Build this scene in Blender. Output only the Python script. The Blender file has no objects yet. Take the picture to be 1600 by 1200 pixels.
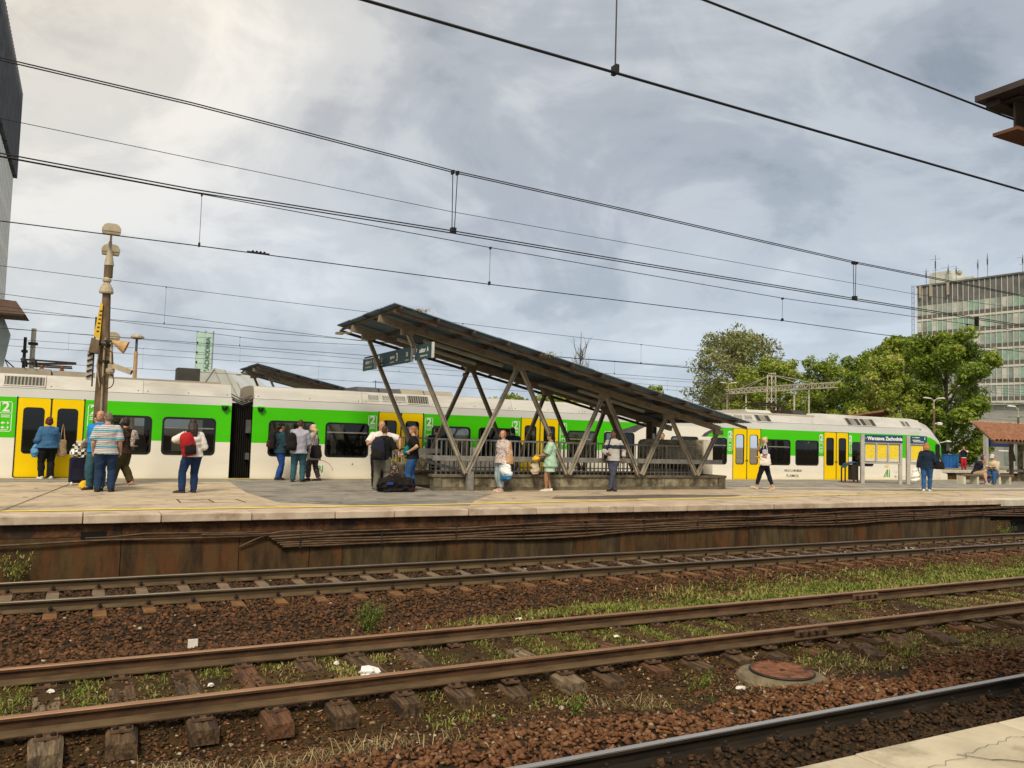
import bpy, bmesh, math, random
import numpy as np
from mathutils import Vector, Matrix, noise as mnoise
R = math.radians
random.seed(7); rng = np.random.default_rng(7)
scene = bpy.context.scene
COL = scene.collection

# ------------------------------------------------------------------ camera
EYE = Vector((0, 0, 1.508))
_pitch, _roll, _yaw = R(3.62), R(1.69), R(27.56)
_F = Vector((math.sin(_yaw) * math.cos(_pitch), math.cos(_yaw) * math.cos(_pitch), math.sin(_pitch)))
_R0 = Vector((math.cos(_yaw), -math.sin(_yaw), 0)); _U0 = _R0.cross(_F)
_Rt = _R0 * math.cos(_roll) + _U0 * math.sin(_roll)
_Up = _U0 * math.cos(_roll) - _R0 * math.sin(_roll)
cd = bpy.data.cameras.new('camera'); cam = bpy.data.objects.new('camera', cd); COL.objects.link(cam)
cd.sensor_width = 36; cd.lens = 36 * 1273.9 / 1600; cd.clip_start = .05; cd.clip_end = 3000
cam.matrix_world = Matrix(((_Rt.x, _Up.x, -_F.x, EYE.x), (_Rt.y, _Up.y, -_F.y, EYE.y), (_Rt.z, _Up.z, -_F.z, EYE.z), (0, 0, 0, 1)))
scene.camera = cam

# ------------------------------------------------------------------ light
SUN_AZ, SUN_EL = R(236), R(48)          # azimuth of the sun seen from the scene, counter-clockwise from +X
w = bpy.data.worlds.new('World'); scene.world = w; w.use_nodes = True
nt = w.node_tree; nt.nodes.clear()
def N(tree, typ, **kw):
    n = tree.nodes.new(typ)
    for k, v in kw.items(): setattr(n, k, v)
    return n
L = nt.links.new
out = N(nt, 'ShaderNodeOutputWorld')
sky = N(nt, 'ShaderNodeTexSky', sky_type='NISHITA', sun_disc=False, sun_elevation=SUN_EL, sun_rotation=R(90) - SUN_AZ)
bg_sky = N(nt, 'ShaderNodeBackground'); bg_sky.inputs['Strength'].default_value = .06
L(sky.outputs[0], bg_sky.inputs['Color'])
tc = N(nt, 'ShaderNodeTexCoord')
sep = N(nt, 'ShaderNodeSeparateXYZ'); L(tc.outputs['Generated'], sep.inputs[0])
def mth(tree, op, a, b=None, clamp=False):
    n = N(tree, 'ShaderNodeMath', operation=op); n.use_clamp = clamp
    for i, v in enumerate((a, b)):
        if v is None: continue
        if isinstance(v, (int, float)): n.inputs[i].default_value = v
        else: tree.links.new(v, n.inputs[i])
    return n.outputs[0]
zc = mth(nt, 'MAXIMUM', mth(nt, 'ADD', sep.outputs[2], .42), .10)
cx = mth(nt, 'DIVIDE', sep.outputs[0], zc); cy = mth(nt, 'DIVIDE', sep.outputs[1], zc)
cmb = N(nt, 'ShaderNodeCombineXYZ'); L(cx, cmb.inputs[0]); L(cy, cmb.inputs[1])
def wnoise(scale, detail, rough, dist, off):
    mp = N(nt, 'ShaderNodeMapping'); mp.inputs['Location'].default_value = off; mp.inputs['Rotation'].default_value = (0, 0, .5)
    mp.inputs['Scale'].default_value = (1.25, 1.25, 1)
    L(cmb.outputs[0], mp.inputs[0])
    n = N(nt, 'ShaderNodeTexNoise'); n.inputs['Scale'].default_value = scale; n.inputs['Detail'].default_value = detail
    n.inputs['Roughness'].default_value = rough; n.inputs['Distortion'].default_value = dist
    L(mp.outputs[0], n.inputs['Vector']); return n.outputs['Fac']
def ramp(tree, fac, stops, interp='LINEAR'):
    r = N(tree, 'ShaderNodeValToRGB'); r.color_ramp.interpolation = interp
    el = r.color_ramp.elements
    while len(el) < len(stops): el.new(.5)
    for e, (p, c) in zip(el, stops):
        e.position = p; e.color = (*c, 1) if len(c) == 3 else c
    tree.links.new(fac, r.inputs[0]); return r.outputs[0]
def mixc(tree, fac, a, b, blend='MIX'):
    m = N(tree, 'ShaderNodeMix', data_type='RGBA', blend_type=blend)
    for sock, v in ((m.inputs[0], fac), (m.inputs[6], a), (m.inputs[7], b)):
        if isinstance(v, (int, float)): sock.default_value = v
        elif isinstance(v, tuple): sock.default_value = (*v[:3], 1)
        else: tree.links.new(v, sock)
    return m.outputs[2]
n1 = wnoise(1.4, 8, .56, 1.0, (3.1, 1.7, 0)); n2 = wnoise(4.2, 8, .58, .5, (7.3, 2.2, 3)); n3 = wnoise(.62, 4, .5, .4, (1.3, 9.1, 5))
dens = mth(nt, 'ADD', mth(nt, 'MULTIPLY', n1, .42), mth(nt, 'ADD', mth(nt, 'MULTIPLY', n2, .20), mth(nt, 'MULTIPLY', n3, .38)))
# cloud bank: thick grey-blue bellies, paler thin parts
cloud = ramp(nt, dens, [(.395, (.245, .262, .288)), (.455, (.345, .356, .374)), (.515, (.465, .468, .468)), (.59, (.595, .585, .565))], 'EASE')
# the cloud deck is thinner and warmer towards the west (-X), where the day is ending
west = mth(nt, 'MULTIPLY', mth(nt, 'ADD', mth(nt, 'MULTIPLY', sep.outputs[0], -.95), mth(nt, 'ADD', mth(nt, 'MULTIPLY', sep.outputs[2], .75), .02)), 1.5, True)
cloud = mixc(nt, west, cloud, mixc(nt, 1.0, cloud, (1.33, 1.16, .93), 'MULTIPLY'))
low = ramp(nt, sep.outputs[2], [(.10, (1, 1, 1)), (.42, (0, 0, 0))])
cloud = mixc(nt, low, cloud, mixc(nt, 1.0, cloud, (.84, .90, .985), 'MULTIPLY'))
east = ramp(nt, sep.outputs[0], [(.05, (0, 0, 0)), (.75, (1, 1, 1))])
cloud = mixc(nt, east, cloud, mixc(nt, 1.0, cloud, (.80, .86, .93), 'MULTIPLY'))
# hazy pale strip towards the horizon
hz = mth(nt, 'POWER', mth(nt, 'SUBTRACT', 1.0, mth(nt, 'ABSOLUTE', sep.outputs[2]), True), 7)
cloud = mixc(nt, mth(nt, 'MULTIPLY', hz, .5), cloud, (.46, .525, .555))
bg_c = N(nt, 'ShaderNodeBackground'); L(cloud, bg_c.inputs['Color']); bg_c.inputs['Strength'].default_value = .73
cover = ramp(nt, dens, [(.30, (.92,) * 3), (.48, (.98,) * 3)])
mx = N(nt, 'ShaderNodeMixShader'); L(cover, mx.inputs[0]); L(bg_sky.outputs[0], mx.inputs[1]); L(bg_c.outputs[0], mx.inputs[2])
L(mx.outputs[0], out.inputs[0])
w.cycles.sampling_method = 'MANUAL'; w.cycles.sample_map_resolution = 512

sl = bpy.data.lights.new('sun', 'SUN'); sl.energy = 1.5; sl.angle = R(14); sl.color = (1, .89, .68)
so = bpy.data.objects.new('sun', sl); COL.objects.link(so)
_sd = Vector((math.cos(SUN_AZ) * math.cos(SUN_EL), math.sin(SUN_AZ) * math.cos(SUN_EL), math.sin(SUN_EL)))
so.rotation_euler = _sd.to_track_quat('Z', 'Y').to_euler(); so.location = (0, 0, 40)
scene.view_settings.view_transform = 'Standard'; scene.view_settings.look = 'None'
scene.view_settings.exposure = 1.05; scene.view_settings.gamma = 1
scene.view_settings.use_curve_mapping = False
scene.render.engine = 'CYCLES'
cy_ = scene.cycles; cy_.max_bounces = 6; cy_.transparent_max_bounces = 12; cy_.caustics_reflective = False; cy_.caustics_refractive = False
try: cy_.use_denoising = True
except Exception: pass

# ------------------------------------------------------------------ materials
MATS = {}
def base_nodes(name):
    m = bpy.data.materials.new(name); m.use_nodes = True; t = m.node_tree
    b = t.nodes['Principled BSDF']; MATS[name] = m
    c = N(t, 'ShaderNodeTexCoord'); oi = N(t, 'ShaderNodeObjectInfo')
    v = N(t, 'ShaderNodeVectorMath', operation='MULTIPLY_ADD')
    cr = N(t, 'ShaderNodeCombineXYZ')
    for i in range(3): t.links.new(oi.outputs['Random'], cr.inputs[i])
    t.links.new(cr.outputs[0], v.inputs[0]); v.inputs[1].default_value = (37, 53, 71); t.links.new(c.outputs['Object'], v.inputs[2])
    return m, t, b, v.outputs[0], c.outputs['Object'], oi.outputs['Random']
def nz(t, vec, scale, detail=5, rough=.55, stretch=None, dist=0):
    if stretch:
        mp = N(t, 'ShaderNodeMapping'); mp.inputs['Scale'].default_value = stretch; t.links.new(vec, mp.inputs[0]); vec = mp.outputs[0]
    n = N(t, 'ShaderNodeTexNoise'); n.inputs['Scale'].default_value = scale; n.inputs['Detail'].default_value = detail
    n.inputs['Roughness'].default_value = rough; n.inputs['Distortion'].default_value = dist
    t.links.new(vec, n.inputs['Vector']); return n.outputs['Fac']
def bumpn(t, b, h, strength, dist=.01):
    bp = N(t, 'ShaderNodeBump'); bp.inputs['Strength'].default_value = strength; bp.inputs['Distance'].default_value = dist
    t.links.new(h, bp.inputs['Height']); t.links.new(bp.outputs[0], b.inputs['Normal'])
def pm(name, c, c2=None, rough=.7, metal=0., scale=4., var=.14, bump=0., bscale=60., spec=.35, lo=.38, hi=.62, stretch=None, c3=None, s3=1.2, p3=(.55, .7), rvar=.1, bd=.01):
    """plain noisy surface: c <-> c2 by noise, optional stains c3"""
    m, t, b, vec, _, rnd = base_nodes(name)
    if c2 is None:
        c2 = tuple(min(1, x * (1 + var)) for x in c); c = tuple(x * (1 - var) for x in c)
    f = nz(t, vec, scale, 6, .6, stretch)
    col = ramp(t, f, [(lo, c), (hi, c2)])
    if c3: col = mixc(t, ramp(t, nz(t, vec, s3, 6, .65, stretch), [(p3[0], (0,) * 3), (p3[1], (1,) * 3)]), col, c3)
    t.links.new(col, b.inputs['Base Color'])
    b.inputs['Metallic'].default_value = metal; b.inputs['Specular IOR Level'].default_value = spec
    rr = mth(t, 'ADD', mth(t, 'MULTIPLY', nz(t, vec, scale * 2.3, 4), rvar * 2), rough - rvar)
    t.links.new(rr, b.inputs['Roughness'])
    if bump: bumpn(t, b, nz(t, vec, bscale, 6, .6), bump, bd)
    return m
def tintmat(name, stops, rough=.85, attr='tint', bump=0, spec=.25, trans=0):
    """colour by the per-face 'tint' attribute (each stone or leaf its own colour)"""
    m, t, b, vec, obj, _ = base_nodes(name)
    a = N(t, 'ShaderNodeAttribute', attribute_name=attr)
    col = ramp(t, a.outputs['Fac'], stops)
    t.links.new(col, b.inputs['Base Color']); b.inputs['Roughness'].default_value = rough; b.inputs['Specular IOR Level'].default_value = spec
    if bump: bumpn(t, b, nz(t, obj, 55, 5), bump, .01)
    if trans:
        tr = N(t, 'ShaderNodeBsdfTranslucent'); t.links.new(col, tr.inputs[0]); ms = N(t, 'ShaderNodeMixShader'); ms.inputs[0].default_value = trans
        o = t.nodes['Material Output']; t.links.new(b.outputs[0], ms.inputs[1]); t.links.new(tr.outputs[0], ms.inputs[2]); t.links.new(ms.outputs[0], o.inputs[0])
    return m
def glassmat(name, tint=.25, col=(.8, .9, .85), rough=.03):
    m = bpy.data.materials.new(name); m.use_nodes = True; t = m.node_tree; t.nodes.clear()
    o = N(t, 'ShaderNodeOutputMaterial'); tr = N(t, 'ShaderNodeBsdfTransparent'); tr.inputs[0].default_value = (col[0] * tint, col[1] * tint, col[2] * tint, 1)
    g = N(t, 'ShaderNodeBsdfGlossy'); g.inputs['Roughness'].default_value = rough; g.inputs[0].default_value = (1, 1, 1, 1)
    fr = N(t, 'ShaderNodeFresnel'); fr.inputs[0].default_value = 1.5
    ms = N(t, 'ShaderNodeMixShader'); t.links.new(fr.outputs[0], ms.inputs[0]); t.links.new(tr.outputs[0], ms.inputs[1]); t.links.new(g.outputs[0], ms.inputs[2])
    t.links.new(ms.outputs[0], o.inputs[0]); MATS[name] = m; return m

# ------------------------------------------------------------------ mesh helpers
class MB:
    def __init__(s): s.v = []; s.f = []; s.m = []; s.k = 0
    def add(s, vs, fs, m=None):
        o = len(s.v); s.v += [tuple(p) for p in vs]; s.f += [tuple(i + o for i in f) for f in fs]
        s.m += [s.k if m is None else m] * len(fs); return s
    def box(s, x0, x1, y0, y1, z0, z1, m=None, rz=0, c=None):
        vs = [(x, y, z) for z in (z0, z1) for y in (y0, y1) for x in (x0, x1)]
        if rz:
            cx, cy = c if c else ((x0 + x1) / 2, (y0 + y1) / 2); ca, sa = math.cos(rz), math.sin(rz)
            vs = [(cx + (x - cx) * ca - (y - cy) * sa, cy + (x - cx) * sa + (y - cy) * ca, z) for x, y, z in vs]
        return s.add(vs, [(0, 2, 3, 1), (4, 5, 7, 6), (0, 1, 5, 4), (2, 6, 7, 3), (0, 4, 6, 2), (1, 3, 7, 5)], m)
    def bar(s, a, b, w, h, m=None, up=(0, 0, 1)):
        """rectangular bar from a to b, w across, h along 'up'"""
        a, b = Vector(a), Vector(b); d = (b - a).normalized(); u = Vector(up)
        sd = d.cross(u)
        if sd.length < 1e-4: sd = d.cross(Vector((0, 1, 0)))
        sd.normalize(); u = sd.cross(d).normalized()
        q = [sd * sx * w / 2 + u * sy * h / 2 for sx, sy in ((-1, -1), (1, -1), (1, 1), (-1, 1))]
        return s.add([a + p for p in q] + [b + p for p in q], [(0, 3, 2, 1), (4, 5, 6, 7), (0, 1, 5, 4), (1, 2, 6, 5), (2, 3, 7, 6), (3, 0, 4, 7)], m)
    def tube(s, pts, r, n=8, m=None, caps=True):
        pts = [Vector(p) for p in pts]; rs = r if isinstance(r, (list, tuple)) else [r] * len(pts)
        rings = []; prev = None
        for i, p in enumerate(pts):
            d = (pts[min(i + 1, len(pts) - 1)] - pts[max(i - 1, 0)])
            d = d.normalized() if d.length > 1e-9 else Vector((0, 0, 1))
            if prev is None: a = d.cross(Vector((0, 0, 1)) if abs(d.z) < .9 else Vector((1, 0, 0))).normalized()
            else: a = (prev - d * prev.dot(d)); a = a.normalized() if a.length > 1e-6 else d.orthogonal().normalized()
            prev = a; b = d.cross(a)
            rings.append([p + (a * math.cos(2 * math.pi * k / n) + b * math.sin(2 * math.pi * k / n)) * rs[i] for k in range(n)])
        vs = [q for rg in rings for q in rg]; fs = []
        for i in range(len(pts) - 1):
            for k in range(n):
                k2 = (k + 1) % n; fs.append((i * n + k, i * n + k2, (i + 1) * n + k2, (i + 1) * n + k))
        if caps: fs += [tuple(range(n - 1, -1, -1)), tuple((len(pts) - 1) * n + k for k in range(n))]
        return s.add(vs, fs, m)
    def lathe(s, prof, n=14, c=(0, 0, 0), m=None, ax='z'):
        vs = []; fs = []
        for r, z in prof:
            for k in range(n):
                a = 2 * math.pi * k / n; p = (r * math.cos(a), r * math.sin(a), z)
                if ax == 'x': p = (p[2], p[0], p[1])
                if ax == 'y': p = (p[1], p[2], p[0])
                vs.append((p[0] + c[0], p[1] + c[1], p[2] + c[2]))
        for i in range(len(prof) - 1):
            for k in range(n):
                k2 = (k + 1) % n; fs.append((i * n + k, i * n + k2, (i + 1) * n + k2, (i + 1) * n + k))
        fs += [tuple(range(n - 1, -1, -1)), tuple((len(prof) - 1) * n + k for k in range(n))]
        return s.add(vs, fs, m)
    def prism(s, poly, ax, a, b, m=None):
        """extrude 2-D polygon along axis: 'x' poly in (y,z); 'y' poly in (x,z); 'z' poly in (x,y)"""
        def P(u, v, t): return (t, u, v) if ax == 'x' else (u, t, v) if ax == 'y' else (u, v, t)
        n = len(poly); vs = [P(u, v, a) for u, v in poly] + [P(u, v, b) for u, v in poly]
        fs = [tuple(range(n)), tuple(range(2 * n - 1, n - 1, -1))] + [(i, i + n, (i + 1) % n + n, (i + 1) % n) for i in range(n)]
        return s.add(vs, fs, m)
    def quad(s, a, b, c, d, m=None): return s.add([a, b, c, d], [(0, 1, 2, 3)], m)
    def mesh(s, name, mats, smooth=False):
        me = bpy.data.meshes.new(name); me.from_pydata(s.v, [], s.f)
        for mt in (mats if isinstance(mats, (list, tuple)) else [mats]): me.materials.append(MATS[mt] if isinstance(mt, str) else mt)
        me.polygons.foreach_set('material_index', s.m)
        bm = bmesh.new(); bm.from_mesh(me); bmesh.ops.recalc_face_normals(bm, faces=bm.faces); bm.to_mesh(me); bm.free()
        if smooth: me.polygons.foreach_set('use_smooth', [True] * len(me.polygons))
        me.update(); return me
    def build(s, name, mats, parent=None, smooth=False, loc=None, bevel=0):
        return obj(name, s.mesh(name, mats, smooth), parent, loc, bevel)
def obj(name, me, parent=None, loc=None, bevel=0):
    o = bpy.data.objects.new(name, me); COL.objects.link(o)
    if parent: o.parent = parent
    if loc is not None: o.location = loc
    if bevel:
        b = o.modifiers.new('bevel', 'BEVEL'); b.width = bevel; b.segments = 2; b.limit_method = 'ANGLE'; b.angle_limit = R(40)
    return o
def tag(o, label=None, cat=None, group=None, kind=None):
    for k, v in (('label', label), ('category', cat), ('group', group), ('kind', kind)):
        if v: o[k] = v
    return o
def empty(name, loc=(0, 0, 0), rz=0, label=None, cat=None, group=None, kind=None):
    o = bpy.data.objects.new(name, None); COL.objects.link(o); o.location = loc; o.rotation_euler = (0, 0, rz); o.empty_display_size = .1
    return tag(o, label, cat, group, kind)
def inst(me, name, parent=None, loc=(0, 0, 0), rot=(0, 0, 0), sc=(1, 1, 1)):
    o = bpy.data.objects.new(name, me); COL.objects.link(o); o.location = loc; o.rotation_euler = rot; o.scale = sc
    if parent: o.parent = parent
    return o
def rrect(x0, x1, z0, z1, r, n=4):
    P = []
    for cx, cz, a0 in ((x1 - r, z1 - r, 0), (x0 + r, z1 - r, 90), (x0 + r, z0 + r, 180), (x1 - r, z0 + r, 270)):
        for k in range(n + 1):
            a = R(a0 + 90 * k / n); P.append((cx + r * math.cos(a), cz + r * math.sin(a)))
    return P
def ring_y(mb, outer, inner, y0, y1, m=None):
    """flat frame between two equal-count loops in xz, from y0 (front) to y1"""
    n = len(outer); vs = [(x, y0, z) for x, z in outer] + [(x, y0, z) for x, z in inner] + [(x, y1, z) for x, z in outer] + [(x, y1, z) for x, z in inner]
    fs = []
    for i in range(n):
        j = (i + 1) % n; fs += [(i, j, n + j, n + i), (i, 2 * n + i, 2 * n + j, j), (n + i, n + j, 3 * n + j, 3 * n + i)]
    mb.add(vs, fs, m)
def text(name, body, size, mat, parent, loc, rot=(R(90), 0, 0), ext=.001, bold=0., align='CENTER', sx=1.):
    cu = bpy.data.curves.new(name, 'FONT'); cu.body = body; cu.size = size; cu.extrude = ext; cu.offset = bold; cu.align_x = align; cu.align_y = 'CENTER'; cu.resolution_u = 3
    o = bpy.data.objects.new('lettering_source', cu); me = bpy.data.meshes.new_from_object(o); bpy.data.objects.remove(o); bpy.data.curves.remove(cu)
    me.name = name; me.materials.clear(); me.materials.append(MATS[mat])
    o = obj(name, me, parent, loc); o.rotation_euler = rot; o.scale = (sx, 1, 1); return o
def np_mesh(name, V, F, mats, tint=None, smooth=False):
    """fast mesh from numpy: V (n,3), F (m,k)"""
    me = bpy.data.meshes.new(name); k = F.shape[1]
    me.vertices.add(len(V)); me.vertices.foreach_set('co', V.astype(np.float32).ravel())
    me.loops.add(F.size); me.loops.foreach_set('vertex_index', F.astype(np.int32).ravel())
    me.polygons.add(len(F)); me.polygons.foreach_set('loop_start', np.arange(0, F.size, k, dtype=np.int32)); me.polygons.foreach_set('loop_total', np.full(len(F), k, dtype=np.int32))
    for mt in (mats if isinstance(mats, (list, tuple)) else [mats]): me.materials.append(MATS[mt])
    if tint is not None:
        a = me.attributes.new('tint', 'FLOAT', 'FACE'); a.data.foreach_set('value', tint.astype(np.float32))
    if smooth: me.polygons.foreach_set('use_smooth', [True] * len(F))
    me.update(calc_edges=True); return me
# ------------------------------------------------------------------ surface library
pm('asphalt', (.205, .188, .168), (.30, .278, .245), .88, scale=2.1, bump=.3, bscale=80, c3=(.12, .11, .10), s3=1.2, p3=(.53, .70))
pm('asphalt_tan', (.42, .335, .24), (.53, .43, .315), .88, scale=2.1, bump=.3, bscale=70, c3=(.235, .19, .15), s3=1.1, p3=(.52, .70))
pm('asphalt_patch', (.145, .14, .135), (.22, .21, .20), .85, scale=1.5, bump=.3, bscale=90)
pm('damp_stain', (.105, .09, .075), (.17, .145, .12), .7, scale=2)
pm('coping', (.40, .31, .235), (.56, .46, .36), .85, scale=2.2, bump=.3, bscale=45, c3=(.24, .17, .12), s3=1.5, p3=(.54, .72))
pm('coping_pale', (.50, .46, .38), (.62, .58, .48), .85, scale=2.2, bump=.35, bscale=40, c3=(.30, .27, .20), s3=2, p3=(.56, .7))
pm('yellow_paint', (.78, .58, .03), (.85, .66, .10), .7, scale=5, c3=(.45, .36, .2), s3=4, p3=(.60, .72))
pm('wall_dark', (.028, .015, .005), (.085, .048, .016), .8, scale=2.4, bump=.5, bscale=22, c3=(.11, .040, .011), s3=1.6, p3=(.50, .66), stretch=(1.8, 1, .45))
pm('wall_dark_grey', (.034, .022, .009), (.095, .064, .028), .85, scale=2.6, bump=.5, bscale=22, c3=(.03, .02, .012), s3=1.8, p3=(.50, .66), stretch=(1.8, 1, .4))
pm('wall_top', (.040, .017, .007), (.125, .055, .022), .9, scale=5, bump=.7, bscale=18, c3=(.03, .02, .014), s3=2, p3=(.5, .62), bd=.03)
pm('void_shade', (.006, .005, .004), rough=.95)  # near-black colour paints the shade inside openings and gaps
pm('rail_rust', (.048, .024, .012), (.105, .052, .025), .75, scale=14, bump=.25, bscale=120, stretch=(.25, 1, 1), c3=(.055, .034, .022), s3=3)
pm('rail_web', (.038, .024, .011), (.085, .055, .025), .7, scale=9, stretch=(.15, 1, 1.5), bump=.2)
pm('rail_dust', (.070, .046, .024), (.125, .085, .046), .9, scale=9, stretch=(.3, 1, 1))
pm('rail_head', (.25, .135, .075), (.36, .21, .125), .5, .35, scale=12, stretch=(.1, 1, 1))
pm('rail_head_run', (.20, .17, .14), (.34, .30, .26), .38, .75, scale=12, stretch=(.08, 1, 1))
pm('rail_shiny', (.48, .42, .36), (.64, .57, .50), .24, .9, scale=6, stretch=(.05, 1, 1), rvar=.05)
pm('rail_black', (.012, .010, .008), (.03, .022, .015), .6, scale=8, stretch=(.2, 1, 1))
pm('sleeper_concrete', (.13, .10, .068), (.19, .145, .10), .9, scale=6, bump=.4, c3=(.24, .12, .055), s3=4, p3=(.5, .7))
pm('sleeper_concrete_rust', (.135, .066, .022), (.22, .108, .040), .9, scale=6, bump=.4, c3=(.13, .07, .035), s3=4, p3=(.5, .7))
pm('sleeper_wood', (.055, .034, .018), (.14, .088, .048), .9, scale=7, bump=1.0, bscale=16, stretch=(5, .5, 3), c3=(.035, .022, .015), s3=4, p3=(.48, .60), bd=.02)
pm('sleeper_wood_pale', (.095, .066, .040), (.23, .175, .115), .9, scale=7, bump=1.0, bscale=16, stretch=(5, .5, 3), c3=(.06, .042, .03), s3=4, p3=(.5, .62), bd=.02)
pm('sleeper_wood_red', (.085, .040, .019), (.165, .080, .042), .9, scale=7, bump=1.0, bscale=16, stretch=(5, .5, 3), c3=(.05, .025, .015), s3=4, p3=(.5, .62), bd=.02)
pm('iron_rust', (.08, .045, .028), (.15, .085, .05), .75, scale=20, bump=.4)
pm('iron_dark', (.02, .016, .013), (.045, .035, .027), .6, scale=20, metal=.3)
pm('manhole_rust', (.13, .045, .018), (.26, .10, .045), .8, scale=9, bump=.8, bscale=30, c3=(.05, .024, .013), s3=5, p3=(.50, .66))
pm('ring_concrete', (.115, .090, .055), (.20, .165, .105), .9, scale=6, bump=.7, bscale=30, c3=(.09, .085, .04), s3=3, p3=(.5, .68))
pm('cable_rubber', (.060, .034, .018), (.12, .070, .038), .65, scale=5)
pm('paper', (.72, .70, .66), rough=.9, var=.08)
pm('plastic_white', (.78, .78, .76), rough=.4, var=.05, bump=.4, bscale=20)
STONE = [(0, (.016, .010, .004)), (.25, (.052, .029, .014)), (.5, (.105, .048, .022)), (.75, (.19, .084, .038)), (.9, (.26, .18, .105)), (1., (.46, .41, .31))]
tintmat('ballast_stone', STONE, .85, bump=.25)
tintmat('trackbed_soil', [(0, (.016, .009, .005)), (.4, (.055, .033, .009)), (.7, (.115, .078, .024)), (1, (.25, .175, .07))], .95, bump=1.0)
tintmat('grass_blade', [(0, (.05, .095, .012)), (.5, (.15, .205, .028)), (.8, (.27, .275, .06)), (1, (.42, .34, .14))], .6, trans=.25)
tintmat('straw_blade', [(0, (.14, .10, .045)), (.5, (.34, .26, .13)), (1, (.55, .46, .26))], .7, trans=.15)

# ------------------------------------------------------------------ ground
ZR = -.87                                   # top of rail; platform top is z = 0
def lerp(x, tab):
    return float(np.interp(x, [a for a, _ in tab], [b for _, b in tab]))
PROF = [(2.5, -1.06), (4.2, -1.03), (5.9, -1.03), (6.4, -1.09), (6.9, -1.17), (7.5, -1.19), (7.85, -1.10), (8.2, -1.065), (9.5, -1.065), (10.0, -1.09), (11.0, -1.13), (11.8, -1.07), (12.4, -1.055), (15.3, -1.055)]
PY = np.array([a for a, _ in PROF]); PZ = np.array([b for _, b in PROF])
def vnoise(X, Y, s, seed):                  # cheap smooth value noise on arrays
    g = np.random.default_rng(seed).random((64, 64))
    u, v = X * s + 1000, Y * s + 1000; i, j = np.floor(u).astype(int), np.floor(v).astype(int); fu, fv = u - i, v - j
    fu = fu * fu * (3 - 2 * fu); fv = fv * fv * (3 - 2 * fv); q = lambda a, b: g[a % 64, b % 64]
    return (q(i, j) * (1 - fu) + q(i + 1, j) * fu) * (1 - fv) + (q(i, j + 1) * (1 - fu) + q(i + 1, j + 1) * fu) * fv
def gz(X, Y):
    X, Y = np.asarray(X, float), np.asarray(Y, float)
    z = np.interp(Y, PY, PZ)
    front = np.exp(-((Y - 7.2) / .45) ** 2)
    z = z - front * np.clip((5.0 - X) / 4, 0, 1) * .07 + front * np.clip((X - 4.5) / 4, 0, 1) * .04
    rough = np.where((Y > 5.2) & (Y < 12), 1., .5)
    return z + (vnoise(X, Y, 1.3, 1) - .5) * .05 * rough + (vnoise(X, Y, 5, 2) - .5) * .028 * rough
me = bpy.data.meshes.new('ground'); me.from_pydata([(-1500, -300, -1.55), (1500, -300, -1.55), (1500, 2200, -1.55), (-1500, 2200, -1.55)], [], [(0, 1, 2, 3)])
pm('ground_far', (.10, .085, .055), (.16, .14, .09), .95, scale=.05); me.materials.append(MATS['ground_far'])
tag(obj('ground', me), kind='structure')
xs = np.concatenate([np.arange(-8, 16, .09), np.arange(16, 60.1, .25)]); ys = np.arange(2.7, 15.25, .09)
GX, GY = np.meshgrid(xs, ys, indexing='ij'); GZ = gz(GX, GY) + (vnoise(GX, GY, 11, 3) - .5) * .02
V = np.stack([GX, GY, GZ], -1).reshape(-1, 3); ny = len(ys)
a = (np.arange(len(xs) - 1)[:, None] * ny + np.arange(ny - 1)[None]).ravel()
Fq = np.stack([a, a + ny, a + ny + 1, a + 1], 1); fx, fy = V[Fq].mean(1)[:, 0], V[Fq].mean(1)[:, 1]
t = .04 + .50 * np.exp(-((fy - 8.6) / 1.5) ** 2) * (.35 + .65 * vnoise(fx, fy, 1.7, 5)) + .50 * np.exp(-((fy - 6.95) / .4) ** 2) * vnoise(fx, fy, 1.1, 6) + (vnoise(fx, fy, 6, 7) - .5) * .30  # base tint near black paints shadow into gaps between stones, rest is soil
t = t + .5 * np.exp(-((fy - 7.0) / .35) ** 2) * np.exp(-((fx - 10.5) / 2.2) ** 2)      # pale sandy patch beyond the manhole
o = obj('trackbed', np_mesh('trackbed', V, Fq, 'trackbed_soil', np.clip(t, 0, 1), True)); tag(o, kind='structure')

# ------------------------------------------------------------------ tracks: rails, sleepers, fastenings
RP = [(-.07, 0), (.07, 0), (.07, .012), (.018, .03), (.0095, .05), (.0095, .115), (.036, .128), (.036, .150), (.030, .158), (-.030, .158), (-.036, .150), (-.036, .128), (-.0095, .115), (-.0095, .05), (-.018, .03), (-.07, .012)]
def rail_mesh(x0, x1, web, head):
    mb = MB(); n = len(RP); k = max(2, int((x1 - x0) / 4)); X = [x0 + (x1 - x0) * i / k for i in range(k + 1)]
    vs = [(x, y, z) for x in X for y, z in RP]; fs = []; ms = []
    for i in range(k):
        for j in range(n):
            j2 = (j + 1) % n; fs.append((i * n + j, i * n + j2, (i + 1) * n + j2, (i + 1) * n + j)); ms.append(1 if j in (7, 8, 9) else 2 if j in (2, 3, 13, 14) else 0)
    mb.v = vs; mb.f = fs; mb.m = ms; mb.add([vs[i] for i in range(n)], [tuple(range(n))], 0); mb.add([vs[k * n + i] for i in range(n)], [tuple(range(n))], 0)
    return mb.mesh('rail', [web, head, 'rail_black' if web == 'rail_black' else 'rail_dust'])
def rail(track, y, web, head, x0=-14, x1=75): return obj('rail', rail_mesh(x0, x1, web, head), track, (0, y, ZR - .158))
trA = empty('siding_track', kind='structure'); trC = empty('platform_track', kind='structure'); trN = empty('near_track', kind='structure')
rail(trA, 7.81, 'rail_rust', 'rail_head'); rail(trA, 9.32, 'rail_rust', 'rail_head')
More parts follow.
